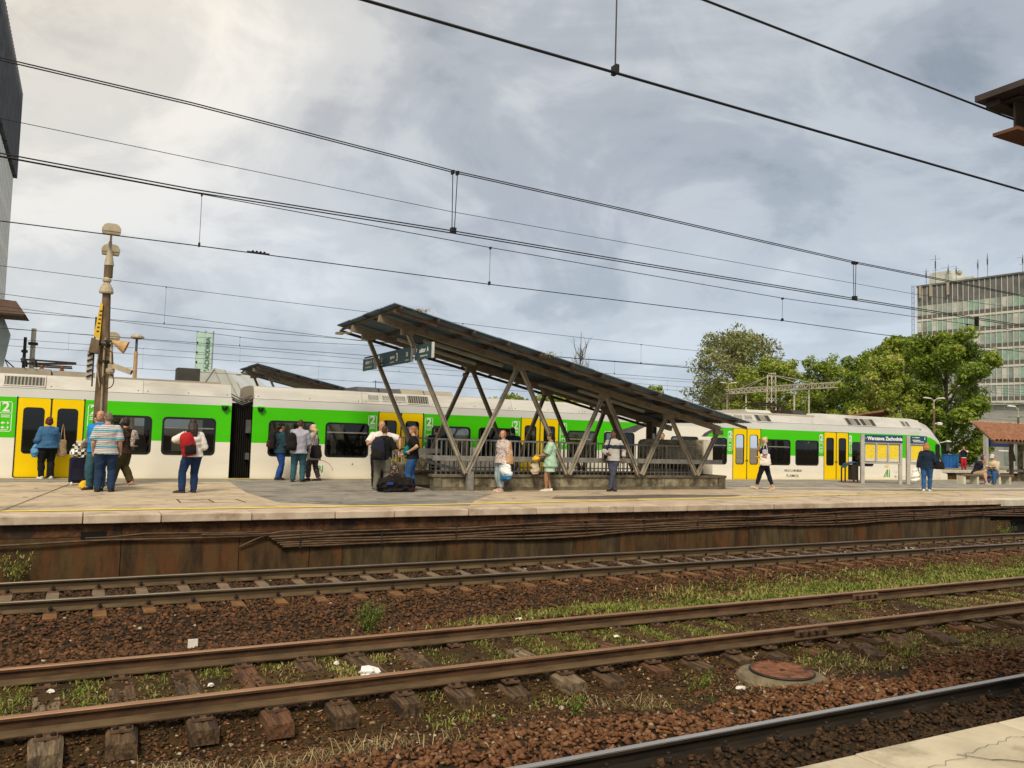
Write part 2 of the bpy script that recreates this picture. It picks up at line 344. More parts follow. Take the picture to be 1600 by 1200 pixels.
rail(trC, 12.71, 'rail_web', 'rail_head_run'); rail(trC, 14.22, 'rail_web', 'rail_head_run')
rail(trN, 5.28, 'rail_black', 'rail_shiny'); rail(trN, 3.77, 'rail_black', 'rail_shiny')
mb = MB(); mb.box(-.075, .075, -.11, .11, 0, .018, 0)                       # clip: plate, two bolts with nuts, two clamps
for sy in (-1, 1):
    mb.box(-.05, .05, sy * .055 - .02, sy * .055 + .02, .018, .05, 0); mb.lathe([(.016, .018), (.016, .05), (.028, .052), (.028, .075), (.012, .077), (.012, .10)], 8, (0, sy * .085, 0), 1)
clip_me = mb.mesh('rail_clip', ['iron_rust', 'iron_dark'])
mb = MB(); q_ = [(-.12, -.16), (.12, -.16), (.082, 0), (-.082, 0)]
for y0_, y1_, m_ in ((-1.22, -.72, 1), (-.72, .72, 0), (.72, 1.22, 1)): mb.prism(q_, 'y', y0_, y1_, m_)
slc = mb.mesh('sleeper', ['sleeper_concrete', 'sleeper_concrete']); slc2 = mb.mesh('sleeper', ['sleeper_concrete', 'sleeper_concrete_rust'])
for k in range(-6, 60):
    x = -.25 + k * .6 - .02
    s = inst(slc2, 'sleeper', trC, (x, 13.465 + random.uniform(-.02, .02), ZR - .168), (0, 0, random.uniform(-.01, .01)))
    for y in (12.71 - 13.465, 14.22 - 13.465): inst(clip_me, 'rail_clip', s, (0, y, 0))
for k in range(-6, 46):
    x = .69 + k * .58
    s = inst(slc, 'sleeper', trN, (x, 4.525, ZR - .176)); 
    for y in (.755, -.755): inst(clip_me, 'rail_clip', s, (0, y, .0), (0, 0, 0), (1.25, 1.25, 1.3))
# fishplates where the rails are jointed
mb = MB(); mb.prism([(-.040, .035), (-.012, .045), (-.012, .118), (-.030, .125), (-.044, .10), (-.044, .05)], 'x', -.30, .30, 0)
for k in range(4): mb.lathe([(.022, -.075), (.022, -.044)], 6, (-.21 + k * .14, 0, .08), 1, 'y')
fp_me = mb.mesh('fishplate', ['iron_rust', 'iron_dark'])
for tr_, y, xs_j in ((trA, 7.81, (8.6, 17)), (trA, 9.32, (11.5,)), (trC, 12.71, (18.4,))):
    for xj in xs_j: inst(fp_me, 'fishplate', tr_, (xj, y, ZR - .158))
# worn timber sleepers of the siding, each a little different
def timber(seed):
    r = random.Random(seed); mb = MB(); n = 9; w = .125; h = .15; vs = []
    for i in range(n + 1):
        y = -1.12 + 2.24 * i / n; e = i in (0, n); ch = .022 + r.uniform(-.008, .01); ww = w * (1 - .10 * e) + r.uniform(-.006, .006); top = (-.018 if e else 0) + r.uniform(-.006, .004)
        vs += [(-ww, y, -h), (ww, y, -h), (ww, y, top - ch), (ww - ch, y, top), (.02, y, top - .006), (0, y, top - .012 - r.random() * .008), (-.02, y, top - .005), (-ww + ch, y, top), (-ww, y, top - ch)]
    m = 9; fs = []
    for i in range(n):
        for j in range(m):
            j2 = (j + 1) % m; fs.append((i * m + j, i * m + j2, (i + 1) * m + j2, (i + 1) * m + j))
    fs += [tuple(range(m)), tuple(range(n * m, n * m + m))]
    return mb.add(vs, fs)
tb = [timber(k) for k in range(6)]; mts = ['sleeper_wood', 'sleeper_wood', 'sleeper_wood_pale', 'sleeper_wood', 'sleeper_wood_red', 'sleeper_wood']
tbm = [tb[k].mesh('sleeper', [mts[k]]) for k in range(6)]
mb = MB(); mb.box(-.085, .085, -.16, .16, 0, .022, 0)
for sx, sy in ((-1, -1), (1, 1), (1, -1)): mb.lathe([(.022, .022), (.022, .045), (.012, .05)], 6, (sx * .05, sy * .125, 0), 1)
tie_me = mb.mesh('tie_plate', ['iron_rust', 'iron_dark'])
pick = [2, 1, 0, 4, 1, 0, 3, 5, 2, 1]
for k in range(-5, 40):
    x = -.16 + k * .61; m = pick[k % 10] if k < 10 else random.randrange(6)
    dy = random.uniform(-.05, .05); sk = random.uniform(-.035, .035); dz = 0 if k < 7 else random.uniform(-.05, -.005)
    s = inst(tbm[m], 'sleeper', trA, (x + random.uniform(-.03, .03), 8.565 + dy, ZR - .158 - .024 + dz), (random.uniform(-.01, .01), 0, sk))
    if k < 30:
        for y in (-.755, .755): inst(tie_me, 'tie_plate', s, (0, y - dy, -dz * .7))
# loose old timbers dumped beside the siding
for i, (x, y, rz, m, lab) in enumerate(((8.95, 7.18, 1.15, 0, 'short black timber block dumped beside the siding near the manhole'), (9.65, 7.28, 1.0, 4, 'reddish timber offcut lying by the siding behind the manhole'), (10.5, 7.25, 1.2, 5, 'dark timber offcut lying furthest along the siding'))):
    o = obj('timber_offcut', timber(40 + i).mesh('timber_offcut', [mts[m]]), None, (x, y, float(gz(x, y)) + .10)); o.scale = (1.0, .22, .85); o.rotation_euler = (.06, .05, rz - R(90)); tag(o, lab, 'timber', 'loose timbers beside the siding')

# ------------------------------------------------------------------ ballast stones (nobody could count them)
def stone_variants(n=14):
    outv = []
    for i in range(n):
        r = np.random.default_rng(100 + i); p = r.normal(size=(10, 3)); p /= np.linalg.norm(p, axis=1)[:, None]; p *= r.uniform(.75, 1.1, (10, 1)) * np.array([1.15, .85, .62])
        bm = bmesh.new(); [bm.verts.new(q) for q in p]; res = bmesh.ops.convex_hull(bm, input=bm.verts)
        bmesh.ops.delete(bm, geom=[g for g in res['geom_interior'] if isinstance(g, bmesh.types.BMVert)], context='VERTS'); bmesh.ops.triangulate(bm, faces=bm.faces)
        bm.verts.index_update(); outv.append((np.array([v.co[:] for v in bm.verts]), np.array([[v.index for v in f.verts] for f in bm.faces]))); bm.free()
    return outv
SV = stone_variants()
def rotmats(n, r):
    q = r.normal(size=(n, 4)); q /= np.linalg.norm(q, axis=1)[:, None]; w_, x, y, z = q.T
    return np.stack([1 - 2 * (y * y + z * z), 2 * (x * y - z * w_), 2 * (x * z + y * w_), 2 * (x * y + z * w_), 1 - 2 * (x * x + z * z), 2 * (y * z - x * w_), 2 * (x * z - y * w_), 2 * (y * z + x * w_), 1 - 2 * (x * x + y * y)], 1).reshape(n, 3, 3)
def scatter(name, P, size, tint, label, mat='ballast_stone', seed=0):
    r = np.random.default_rng(seed + 500); n = len(P); Rm = rotmats(n, r); var = r.integers(0, len(SV), n); Vs, Fs, Ts = [], [], []; off = 0
    for k, (v, f) in enumerate(SV):
        idx = np.nonzero(var == k)[0]
        if not len(idx): continue
        vv = np.einsum('nij,mj->nmi', Rm[idx], v) * size[idx][:, None, None]; vv[:, :, 2] *= .7; vv += P[idx][:, None, :]
        Vs.append(vv.reshape(-1, 3)); Fs.append((f[None] + (np.arange(len(idx)) * len(v))[:, None, None] + off).reshape(-1, 3)); Ts.append(np.repeat(tint[idx], len(f))); off += vv.shape[0] * vv.shape[1]
    o = obj(name, np_mesh(name, np.concatenate(Vs), np.concatenate(Fs), mat, np.concatenate(Ts))); return tag(o, label, 'ballast', kind='stuff')
def vis(X, Y): return (X > -.1 * Y - .9) & (X < 1.80 * Y + 2.2)
def pts(n, x0, x1, y0, y1, seed):
    r = np.random.default_rng(seed); X = r.uniform(x0, x1, n); Y = r.uniform(y0, y1, n); k = vis(X, Y); return X[k], Y[k], r
# reddish crushed stone heaped beyond the near rail
X, Y, r = pts(11500, .2, 14, 5.36, 7.0, 1); k = Y < 6.45 + (vnoise(X, Y, 1.1, 11) - .5) * .7 + r.normal(0, .06, len(X)); X, Y = X[k], Y[k]; n = len(X)
scatter('ballast_red', np.stack([X, Y, gz(X, Y) + r.uniform(-.005, .035, n)], 1), r.uniform(.026, .050, n), np.clip(r.normal(.62, .13, n), .2, .93), 'reddish brown crushed stone heaped along the nearest rail', seed=1)
# olive grey stone between the nearest rail and the near platform
X, Y, r = pts(5600, 1.2, 12.5, 4.2, 5.2, 2); n = len(X)
scatter('ballast_grey', np.stack([X, Y, gz(X, Y) + r.uniform(-.005, .03, n)], 1), r.uniform(.024, .048, n), np.clip(r.normal(.20, .09, n), .02, .5), 'dark olive stone between the nearest rail and the near platform edge', seed=2)
# dark brown shoulder between the two further tracks, round and between the concrete sleepers
X, Y, r = pts(64000, -2.6, 29, 9.9, 15.1, 3)
inS = (np.abs((X + .27 + .3) % .6 - .3) < .10) & (Y > 12.2) & (Y < 14.72)
edge = 10.0 + np.clip((X - 3.3) / 5, 0, 1) * .55 + np.clip((X - 8) / 12, 0, 1) * .6 + (vnoise(X, Y, .9, 12) - .5) * .5
farthin = r.random(len(X)) < np.clip(1.35 - X / 26, .35, 1)
k = ~inS & (Y > edge) & farthin & (np.abs(Y - 12.71) > .06) & (np.abs(Y - 14.22) > .06); X, Y = X[k], Y[k]; n = len(X)
tn = np.where(Y > 12.7, r.normal(.27, .11, n), r.normal(.42, .13, n)); pale = r.random(n) < .006; tn = np.where(pale, .97, tn)
sz = r.uniform(.030, .052, n) * (1 + np.clip((X - 10) / 30, 0, .4))
scatter('ballast_brown', np.stack([X, Y, gz(X, Y) + r.uniform(-.012, .024, n)], 1), sz, np.clip(tn, .02, .99), 'brown crushed stone filling the platform track and its shoulder', seed=3)
# mixed debris in the old siding
X, Y, r = pts(68000, -2, 24, 6.35, 10.3, 4)
dens_ = np.where(Y < 7.75, .8, .55) * (.25 + .95 * vnoise(X, Y, 1.6, 13)); k = (r.random(len(X)) < dens_) & ((Y < 9.85) | (X < 3)); X, Y = X[k], Y[k]; n = len(X)
pale = r.random(n) < np.where((X > 7) & (Y < 7.8), .18, .035); tn = np.where(pale, r.uniform(.86, .98, n), np.clip(r.normal(.38, .24, n), .03, .90))
scatter('siding_debris', np.stack([X, Y, gz(X, Y) + r.uniform(-.006, .018, n)], 1), r.uniform(.010, .032, n) * np.where(r.random(n) < .09, 1.5, 1), tn, 'mixed dark and pale stones strewn through the old siding', seed=4)

X, Y, r = pts(15000, -1.5, 9, 6.6, 7.95, 5)
k = r.random(len(X)) < (.45 + .5 * vnoise(X, Y, 2.2, 15)) * np.clip(1.15 - X / 9, .15, 1); X, Y = X[k], Y[k]; n = len(X)
scatter('shoulder_gravel', np.stack([X, Y, gz(X, Y) + r.uniform(-.004, .014, n)], 1), r.uniform(.010, .034, n), np.where(r.random(n) < .05, r.uniform(.88, 1, n), np.clip(r.normal(.34, .2, n), .03, .85)), 'dark gravel spilling round the exposed timber sleeper ends', seed=6)

# ------------------------------------------------------------------ grass, straw and weeds
def blades(name, P, h, wd, lean, tint, mat, label, cat='grass', parent=None, kind='stuff'):
    r = np.random.default_rng(len(P)); n = len(P); az = r.uniform(0, 2 * np.pi, n); d = np.stack([np.cos(az), np.sin(az), 0 * az], 1); s = np.stack([-np.sin(az), np.cos(az), 0 * az], 1) * wd[:, None]
    up = np.array([0, 0, 1.]); hh = h[:, None]; ll = lean[:, None]
    mid = P + up * hh * (.6 - .15 * ll) + d * hh * ll * .35; tip = P + up * hh * (1 - .62 * ll) + d * hh * ll * .95
    V = np.stack([P - s, P + s, mid - s * .7, mid + s * .7, tip], 1).reshape(-1, 3); b = (np.arange(n) * 5)[:, None, None]
    F = (np.array([[0, 1, 2], [1, 3, 2], [2, 3, 4]])[None] + b).reshape(-1, 3)
    o = obj(name, np_mesh(name, V, F, mat, np.repeat(tint, 3)), parent); return tag(o, label, cat, kind=kind) if kind else o
X, Y, r = pts(150000, 2.6, 34, 9.6, 11.9, 21)
cen = 10.3 + np.clip((X - 4) / 16, 0, 1) * .8; wd_ = np.clip((X - 2.9) / 7, .05, 1) * .60 + .05
k = r.random(len(X)) < np.exp(-((Y - cen) / wd_) ** 2) * (.15 + .95 * vnoise(X, Y, 1.2, 22)) * np.clip((X - 2.8) / 3, .1, 1) * np.clip(1.3 - X / 45, .4, 1); X, Y = X[k], Y[k]; n = len(X)
blades('grass_strip', np.stack([X, Y, gz(X, Y) - .01], 1), r.uniform(.05, .15, n) * (.5 + .8 * vnoise(X, Y, 2, 23)), r.uniform(.005, .011, n) * (1 + X / 30), r.uniform(.3, 1.3, n), np.clip(r.normal(.64, .19, n) + .4 * (vnoise(X, Y, 1.5, 24) - .5), 0, 1), 'grass_blade', 'strip of low green grass between the two further tracks')
X, Y, r = pts(120000, -1.8, 20, 7.95, 9.7, 25)
ph = (X + .16 + .305) % .61 / .61                                  # tufts grow in the bays between sleepers
bay = np.exp(-((ph - .0) / .0001) ** 2) * 0 + np.clip(np.abs(ph - .5) * 2 - .3, 0, 1)
g_ = np.clip(vnoise(X, Y, 1.5, 26) * 3.0 - .62, 0, 1) * np.clip((Y - 7.9) / .4, 0, 1) * np.where((X > 3.2) & (X < 4.4), .35, 1) * np.where(X > 5, 1.2, .9) * np.where((X > 8.7) & (X < 9.9), .15, 1)
k = r.random(len(X)) < bay * g_; X, Y = X[k], Y[k]; n = len(X)
blades('siding_grass', np.stack([X, Y, gz(X, Y) - .01], 1), r.uniform(.03, .09, n), r.uniform(.004, .008, n), r.uniform(.4, 1.3, n), np.clip(r.normal(.62, .2, n) + np.where(vnoise(X, Y, .8, 27) > .55, .25, 0), 0, 1), 'grass_blade', 'tufts of grass growing between the sleepers of the siding')
X, Y, r = pts(15000, .4, 9, 6.2, 7.5, 28)
k = r.random(len(X)) < np.clip(vnoise(X, Y, 1.4, 29) * 2 - .75, 0, 1) * np.where(X < 4.8, .55, .2) * np.exp(-((Y - 6.75) / .3) ** 2); X, Y = X[k], Y[k]; n = len(X)
blades('dry_grass', np.stack([X, Y, gz(X, Y) + .005], 1), r.uniform(.08, .24, n), r.uniform(.0018, .004, n), r.uniform(1.0, 1.5, n), r.uniform(0, 1, n), 'straw_blade', 'flattened dry straw in front of the siding sleepers')
X, Y, r = pts(22000, 3, 13, 6.4, 7.8, 31)
k = r.random(len(X)) < np.clip(vnoise(X, Y, 1.8, 32) * 2.2 - 1.0, 0, 1) * .42; X, Y = X[k], Y[k]; n = len(X)
blades('sparse_weeds', np.stack([X, Y, gz(X, Y) - .005], 1), r.uniform(.03, .10, n), r.uniform(.004, .009, n), r.uniform(.3, 1.2, n), np.clip(r.normal(.6, .25, n), 0, 1), 'grass_blade', 'sparse low weeds on the bare ground beside the siding')
def weed(x, y, h, rad, n, label, seed, tint=.35, z=None):
    r = np.random.default_rng(seed); zb = float(gz(x, y)) if z is None else z
    e = empty('weed', (x, y, zb - .01), 0, label, 'weed', 'weeds on the tracks')
    mb = MB(); tips = []
    for i in range(max(4, n // 40)):
        a, q = r.uniform(0, 6.28), r.uniform(.2, 1) * rad; t_ = Vector((q * math.cos(a), q * math.sin(a), h * r.uniform(.6, 1.))); mb.tube([(0, 0, 0), t_ * .5 + Vector((0, 0, h * .08)), t_], [.005, .004, .002], 4); tips.append(t_)
    mb.build('stem', 'weed_stem', e)
    P = np.array([np.array(tips[i % len(tips)]) * r.uniform(.15, 1) + r.normal(0, rad * .16, 3) for i in range(n)]); P[:, 2] = np.abs(P[:, 2])
    blades('leaf', P, r.uniform(.03, .075, n) * (h / .35) ** .5, r.uniform(.005, .011, n), r.uniform(.3, 1.3, n), np.clip(r.normal(tint, .14, n), 0, 1), 'grass_blade', None, None, e, None)['kind'] = 'stuff'
    return e
pm('weed_stem', (.10, .13, .04), rough=.7)
weed(3.45, 10.42, .40, .24, 420, 'tall feathery green weed standing beside the siding rail', 1, .25)
weed(-.80, 14.95, .52, .30, 260, 'straggly yellow green weed against the platform wall', 2, .75)
weed(4.25, 6.62, .20, .17, 150, 'low leafy bright weed at the edge of the red ballast', 3, .45)
weed(6.0, 6.92, .17, .24, 170, 'spreading weed beside the manhole ring', 4, .5)
weed(3.62, 6.95, .07, .06, 40, 'tiny bright green seedling in front of the siding sleepers', 5, .35)
weed(9.4, 6.95, .22, .3, 200, 'pale green weed beyond the manhole beside the dumped timbers', 6, .7)
weed(24.6, 14.9, .3, .6, 260, 'bushy weed at the foot of the broken platform edge', 7, .45)
weed(27.2, 14.75, .3, .7, 260, 'second bushy weed further along the broken platform edge', 8, .4)

# ------------------------------------------------------------------ manhole, litter
mh = empty('manhole', (7.10, 6.84, -1.205), 0, 'round rusty manhole cover on a raised concrete ring', 'manhole')
MB().lathe([(.52, -.1), (.50, .09), (.47, .125), (.36, .15)], 40).build('concrete_ring', 'ring_concrete', mh)
mb = MB(); mb.lathe([(.345, .14), (.345, .178), (.325, .18), (.322, .170), (.0, .173)], 40); mb.box(-.03, .05, -.10, -.03, .17, .177); mb.build('cover', 'manhole_rust', mh)
mb = MB(); mb.tube([(.345 * math.cos(R(a)), .345 * math.sin(R(a)), .165) for a in range(0, 361, 12)], .016, 6); mb.build('rim', 'iron_dark', mh)
MB().box(-.035, .03, -.028, .014, .171, .182, rz=.4).build('lifting_lug', 'iron_dark', mh)
def crumple(name, s, mat, loc, label, cat, seed, flat=.5):
    bm = bmesh.new(); bmesh.ops.create_icosphere(bm, subdivisions=2, radius=1); r = random.Random(seed)
    for v in bm.verts: v.co *= r.uniform(.6, 1.15); v.co.x *= s[0]; v.co.y *= s[1]; v.co.z = max(-.15, v.co.z * flat) * s[2]
    m_ = bpy.data.meshes.new(name); bm.to_mesh(m_); bm.free(); m_.materials.append(MATS[mat]); o = obj(name, m_, None, loc); return tag(o, label, cat, 'litter on the tracks')
def gl(x, y, dz=.02): return (x, y, float(gz(x, y)) + dz)
crumple('plastic_bag', (.125, .10, .12), 'plastic_white', gl(2.82, 8.52), 'crumpled white plastic bag lying between the siding rails', 'plastic bag', 1)
crumple('paper_scrap', (.05, .04, .04), 'paper', gl(6.25, 8.85), 'flat white scrap of paper between the siding rails beyond the bag', 'paper', 2)
crumple('paper_scrap', (.06, .05, .05), 'paper', gl(6.32, 6.66), 'pale paper scrap just left of the manhole', 'paper', 3)
crumple('paper_scrap', (.06, .04, .05), 'paper', gl(5.62, 10.35), 'white scrap in the grass strip behind the siding', 'paper', 4)
mb = MB(); mb.box(-.055, .055, -.004, .004, .085, .11); mb.box(.035, .055, -.004, .004, 0, .085); mb.box(-.055, .035, -.003, .003, .01, .085); tag(mb.build('cardboard_piece', 'paper', None, loc=gl(1.27, 10.33)), 'small upright square of pale card beside the siding rail', 'card', 'litter on the tracks')
for i, (x, y) in enumerate(((1.25, 8.65), (.62, 8.15), (2.6, 8.95), (-.14, 8.95))):
    crumple('pale_stone', (.035, .03, .04), 'paper', gl(x, y), ['white stone on the sleeper left of the plastic bag', 'white stone against the near siding rail', 'pale stone behind the plastic bag', 'leftmost white stone in the siding'][i], 'stone', 9 + i, .8)

# ------------------------------------------------------------------ far platform
PE = 15.06                                   # platform edge
pf = empty('platform', kind='structure')
MB().box(-26, 60, 15.72, 25.42, -.30, -.002).build('pavement', 'asphalt_tan', pf)
def sheet(name, poly, z, mat): return MB().add([(x, y, z) for x, y in poly], [tuple(range(len(poly)))]).build(name, mat, pf)
sheet('asphalt_patch', [(3.75, 25.3), (3.45, 20), (3.62, 17.2), (5.0, 16.2), (7.35, 15.86), (8.1, 17.2), (9.4, 18.9), (9.1, 19.7), (8.3, 20.2), (8.4, 25.3)], .003, 'asphalt')
sheet('asphalt_patch', [(-8, 25.3), (-8, 23.6), (1.9, 23.7), (3.7, 23.9), (3.7, 25.3)], .003, 'asphalt')
sheet('asphalt_patch', [(4.25, 17.25), (4.95, 16.35), (7.15, 16.1), (7.6, 17.1)], .007, 'asphalt_patch')
sheet('asphalt_patch', [(18.6, 25.3), (18.6, 21.2), (24, 20.6), (30, 19.8), (44, 20.5), (44, 25.3)], .003, 'asphalt')
sheet('asphalt_patch', [(19.2, 20.2), (26, 18.6), (40, 18.0), (44, 18.8), (44, 19.7), (30, 19.1), (22, 20.3)], .003, 'asphalt')
sheet('damp_stain', [(10.2, 17.3), (11.0, 17.05), (13.4, 17.15), (16.2, 17.4), (16.8, 17.75), (14.2, 18.2), (12.6, 18.05), (10.6, 17.8)], .003, 'damp_stain')
for q in ([(1.75, 17.35), (3.2, 17.2), (3.2, 17.18), (1.75, 17.32)], [(1.75, 18.1), (2.9, 17.98), (2.9, 17.95), (1.75, 18.07)], [(1.75, 18.1), (1.78, 18.1), (1.78, 17.35), (1.75, 17.35)], [(2.35, 18.05), (2.38, 18.05), (2.40, 17.3), (2.37, 17.3)], [(2.9, 18), (2.93, 18), (3.0, 17.2), (2.97, 17.2)]):
    sheet('hatch_joint', q, .004, 'iron_dark')
yl = [(-26, 16.0), (-1.2, 15.98), (4.1, 15.98), (8.6, 16.25), (14.6, 16.8), (20, 17.35), (25.5, 17.85), (29, 18.4)]
mb = MB()
for (x0, y0), (x1, y1) in zip(yl, yl[1:]): mb.quad((x0, y0 - .08, .008), (x1, y1 - .08, .008), (x1, y1 + .08, .008), (x0, y0 + .08, .008))
mb.build('yellow_line', 'yellow_paint', pf)
MB().box(-26, 60, 25.20, 25.32, .0, .006).build('yellow_line', 'yellow_paint', pf)
x = -26.0; rr = random.Random(5)
while x < 60:                                 # coping slabs of uneven length, joints open
    ln = rr.uniform(1.15, 1.6); dz = rr.uniform(-.006, .004); dy = rr.uniform(-.012, .012) + (rr.uniform(-.05, .03) if x > 24 else 0)
    mat = 'coping_pale' if x > 24 else 'coping'
    MB().box(0, ln - .014, PE + dy, 15.712, -.13 - (.06 * rr.random() if x > 24 else 0), .004 + dz).build('coping_slab', mat, pf, loc=(x, 0, 0), bevel=.012); x += ln
MB().box(-26, 60, 15.32, 15.6, -1.6, -.14).build('wall_core', 'void_shade', pf)
x = -26.0
while x < 24.2:                               # wall panels and the rough beam blocks above them
    ln = rr.choice((.62, 1.25, 1.3, 1.9)); ln = min(ln, 24.25 - x)
    if ln < .1: break
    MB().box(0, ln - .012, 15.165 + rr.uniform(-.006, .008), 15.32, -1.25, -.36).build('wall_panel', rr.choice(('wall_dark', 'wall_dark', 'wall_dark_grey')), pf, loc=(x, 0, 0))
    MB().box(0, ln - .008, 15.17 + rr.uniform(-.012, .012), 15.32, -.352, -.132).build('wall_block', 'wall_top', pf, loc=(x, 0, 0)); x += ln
for x0, x1, z1 in ((24.25, 25.3, -.62), (26.3, 29.5, -.30), (29.55, 33, -.3), (33.05, 37, -.3), (37.05, 41, -.3)):
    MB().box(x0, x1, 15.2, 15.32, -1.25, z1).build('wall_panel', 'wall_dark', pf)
MB().box(.05, .42, 15.158, 15.2, -.42, -.27, rz=.0).build('wall_hole', 'void_shade', pf)
# cracks, repair joints and gum on the paving
rj = random.Random(21)
for k in range(16):
    x0, y0 = rj.uniform(-3, 30), rj.uniform(16.3, 19.5); P_ = [(x0, y0)]
    for q in range(9): P_.append((P_[-1][0] + rj.uniform(.1, .5), P_[-1][1] + rj.uniform(-.16, .16)))
    mb = MB()
    for (xa, ya), (xb, yb) in zip(P_, P_[1:]): mb.quad((xa, ya - .008, .0095), (xb, yb - .008, .0095), (xb, yb + .008, .0095), (xa, ya + .008, .0095))
    mb.build('crack', 'damp_stain', pf)
for xj in (-1.2, 12.1, 19.0, 24.5, 29.0): sheet('joint', [(xj, 15.75), (xj + .02, 15.75), (xj + 1.3, 25.2), (xj + 1.27, 25.2)], .0105, 'damp_stain')
mb = MB()
for k in range(170):
    x0, y0, q = rj.uniform(-3, 34), rj.uniform(15.9, 24), rj.uniform(.012, .05); mb.add([(x0 + q * 1.3 * math.cos(a), y0 + q * math.sin(a), .0115) for a in [i * math.pi / 3 for i in range(6)]], [tuple(range(6))])
o = mb.build('gum_spots', 'damp_stain', pf); o['kind'] = 'stuff'
# cables strung along the platform wall
cab = empty('cable_run', (0, 0, 0), 0, 'bundle of brown cables sagging along the platform wall', 'cables')
def wavy(x0, x1, z0, z1, amp, seed, y=15.11, step=.3):
    r = random.Random(seed); ph = [r.uniform(0, 6.28) for _ in range(3)]; n = int((x1 - x0) / step); P = []
    for i in range(n + 1):
        x = x0 + (x1 - x0) * i / n; s = amp * (math.sin(x * 1.5 + ph[0]) * .5 + math.sin(x * .7 + ph[1]) + .5 * math.sin(x * 3.1 + ph[2]) * .3); P.append((x, y + .012 * math.sin(x * 2 + ph[1]), z0 + (z1 - z0) * i / n + s))
    return P
for i in range(6): MB().tube(wavy(3.05 + .05 * i, 44, -.42 - .045 * i, -.05 - .052 * i, .018 if i < 5 else .03, 3 + (i // 2)), .023, 6).build('cable', 'cable_rubber', cab)
MB().tube(wavy(1.9, 44, -.38, -.06, .02, 31, 15.085), .017, 6).build('cable', 'cable_rubber', cab)
MB().tube([(-12, 15.12, -.42)] + wavy(-6, 2.6, -.41, -.43, .025, 8) + [(2.9, 15.1, -.40), (3.3, 15.09, -.345), (4.0, 15.09, -.35)], .02, 6).build('cable', 'cable_rubber', cab)
MB().tube([(.12, 15.13, -.37), (.5, 15.1, -.36), (1.0, 15.1, -.315), (1.6, 15.1, -.325), (2.4, 15.1, -.345), (3.0, 15.1, -.34)], .013, 6).build('cable', 'cable_rubber', cab)
MB().tube([(2.55, 15.13, -.60), (2.75, 15.11, -.50), (2.95, 15.1, -.42), (3.05, 15.1, -.40)], .014, 6).build('cable', 'cable_rubber', cab)
for x in np.arange(3.6, 40, 1.55): MB().box(x, x + .03, 15.08, 15.16, -.42 + (x - 3) * .0085 - .24, -.37 + (x - 3) * .0085).build('cable_bracket', 'iron_dark', cab)

# ------------------------------------------------------------------ near platform corner
pn = empty('near_platform', kind='structure')
pm('near_slab', (.44, .385, .29), (.56, .50, .38), .85, scale=2.5, bump=.35, bscale=35, c3=(.30, .25, .18), s3=2.2, p3=(.56, .72))
pm('near_asphalt', (.22, .195, .16), (.30, .27, .225), .9, scale=3, bump=.4, bscale=70)
def crack(pts_, z, w=.006, mat='iron_dark'):
    mb = MB()
    for (x0, y0), (x1, y1) in zip(pts_, pts_[1:]): mb.quad((x0 - w * .3, y0 - w, z), (x1 - w * .3, y1 - w, z), (x1 + w * .3, y1 + w, z), (x0 + w * .3, y0 + w, z))
    return mb.build('crack', mat, pn)
x = -12.0
while x < 20:
    ln = rr.uniform(.9, 1.3); MB().box(0, ln - .008, 2.32, 2.84 + rr.uniform(-.006, .006), -.16, rr.uniform(-.003, .003)).build('coping_slab', 'near_slab', pn, loc=(x, 0, 0), bevel=.012); x += ln
MB().box(-12, 20, -4, 2.314, -.2, -.006).build('pavement', 'near_asphalt', pn)
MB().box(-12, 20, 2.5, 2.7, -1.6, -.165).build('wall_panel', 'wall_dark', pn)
rc = random.Random(3)
def crackline(x0, y0, x1, y1, n=14, j=.018): return [(x0 + (x1 - x0) * i / n, y0 + (y1 - y0) * i / n + rc.uniform(-j, j)) for i in range(n + 1)]
crack(crackline(2.75, 2.47, 4.6, 2.66, 40, .022), .005, .0014); crack(crackline(3.0, 2.40, 3.05, 2.33, 4), .005, .004); crack(crackline(3.4, 2.55, 3.5, 2.82, 6), .005, .003); crack(crackline(3.9, 2.6, 4.2, 2.34, 6), .005, .0035)
# ------------------------------------------------------------------ train
pm('train_white', (.80, .77, .70), rough=.35, var=.03, scale=.7, c3=(.60, .57, .52), s3=.8, p3=(.6, .85), stretch=(.4, 1, 2.5))
pm('train_green', (.060, .56, .003), rough=.42, spec=.2, var=.04, scale=.7, c3=(.052, .48, .006), s3=.9, p3=(.58, .85), stretch=(.4, 1, 2.5))
pm('train_silver', (.64, .65, .65), rough=.4, var=.04, scale=.8, c3=(.52, .52, .51), s3=.9, p3=(.58, .8), stretch=(.5, 1, 2))
pm('train_fairing', (.48, .47, .45), (.58, .57, .545), .55, scale=1.2, c3=(.36, .33, .29), s3=.9, p3=(.52, .75), stretch=(.5, 1, 2))
pm('train_roof', (.30, .27, .22), (.38, .34, .28), .8, scale=2, c3=(.2, .17, .13), s3=2)
pm('train_yellow', (.86, .60, .002), rough=.45, var=.03, scale=1, spec=.12)
pm('train_black', (.012, .012, .012), rough=.4)
pm('train_rubber', (.018, .016, .015), rough=.7)
pm('train_grey', (.085, .085, .09), rough=.5)
pm('vent_dark', (.045, .045, .04), rough=.6)
pm('vent_slat', (.24, .23, .20), rough=.55)
pm('print_white', (.80, .80, .78), rough=.6, var=.02)
pm('print_green', (.16, .55, .14), rough=.6, var=.02)
pm('print_dark', (.03, .04, .03), rough=.6, var=.02)
pm('print_red', (.45, .10, .05), rough=.6, var=.02)
pm('print_logo_green', (.06, .30, .07), rough=.6, var=.02)
pm('seat_fabric', (.03, .06, .10), (.05, .10, .15), .9, scale=20)
pm('interior_panel', (.22, .20, .17), rough=.7)
pm('interior_floor', (.07, .06, .05), rough=.7)
pm('handrail_yellow', (.75, .50, .02), rough=.4)
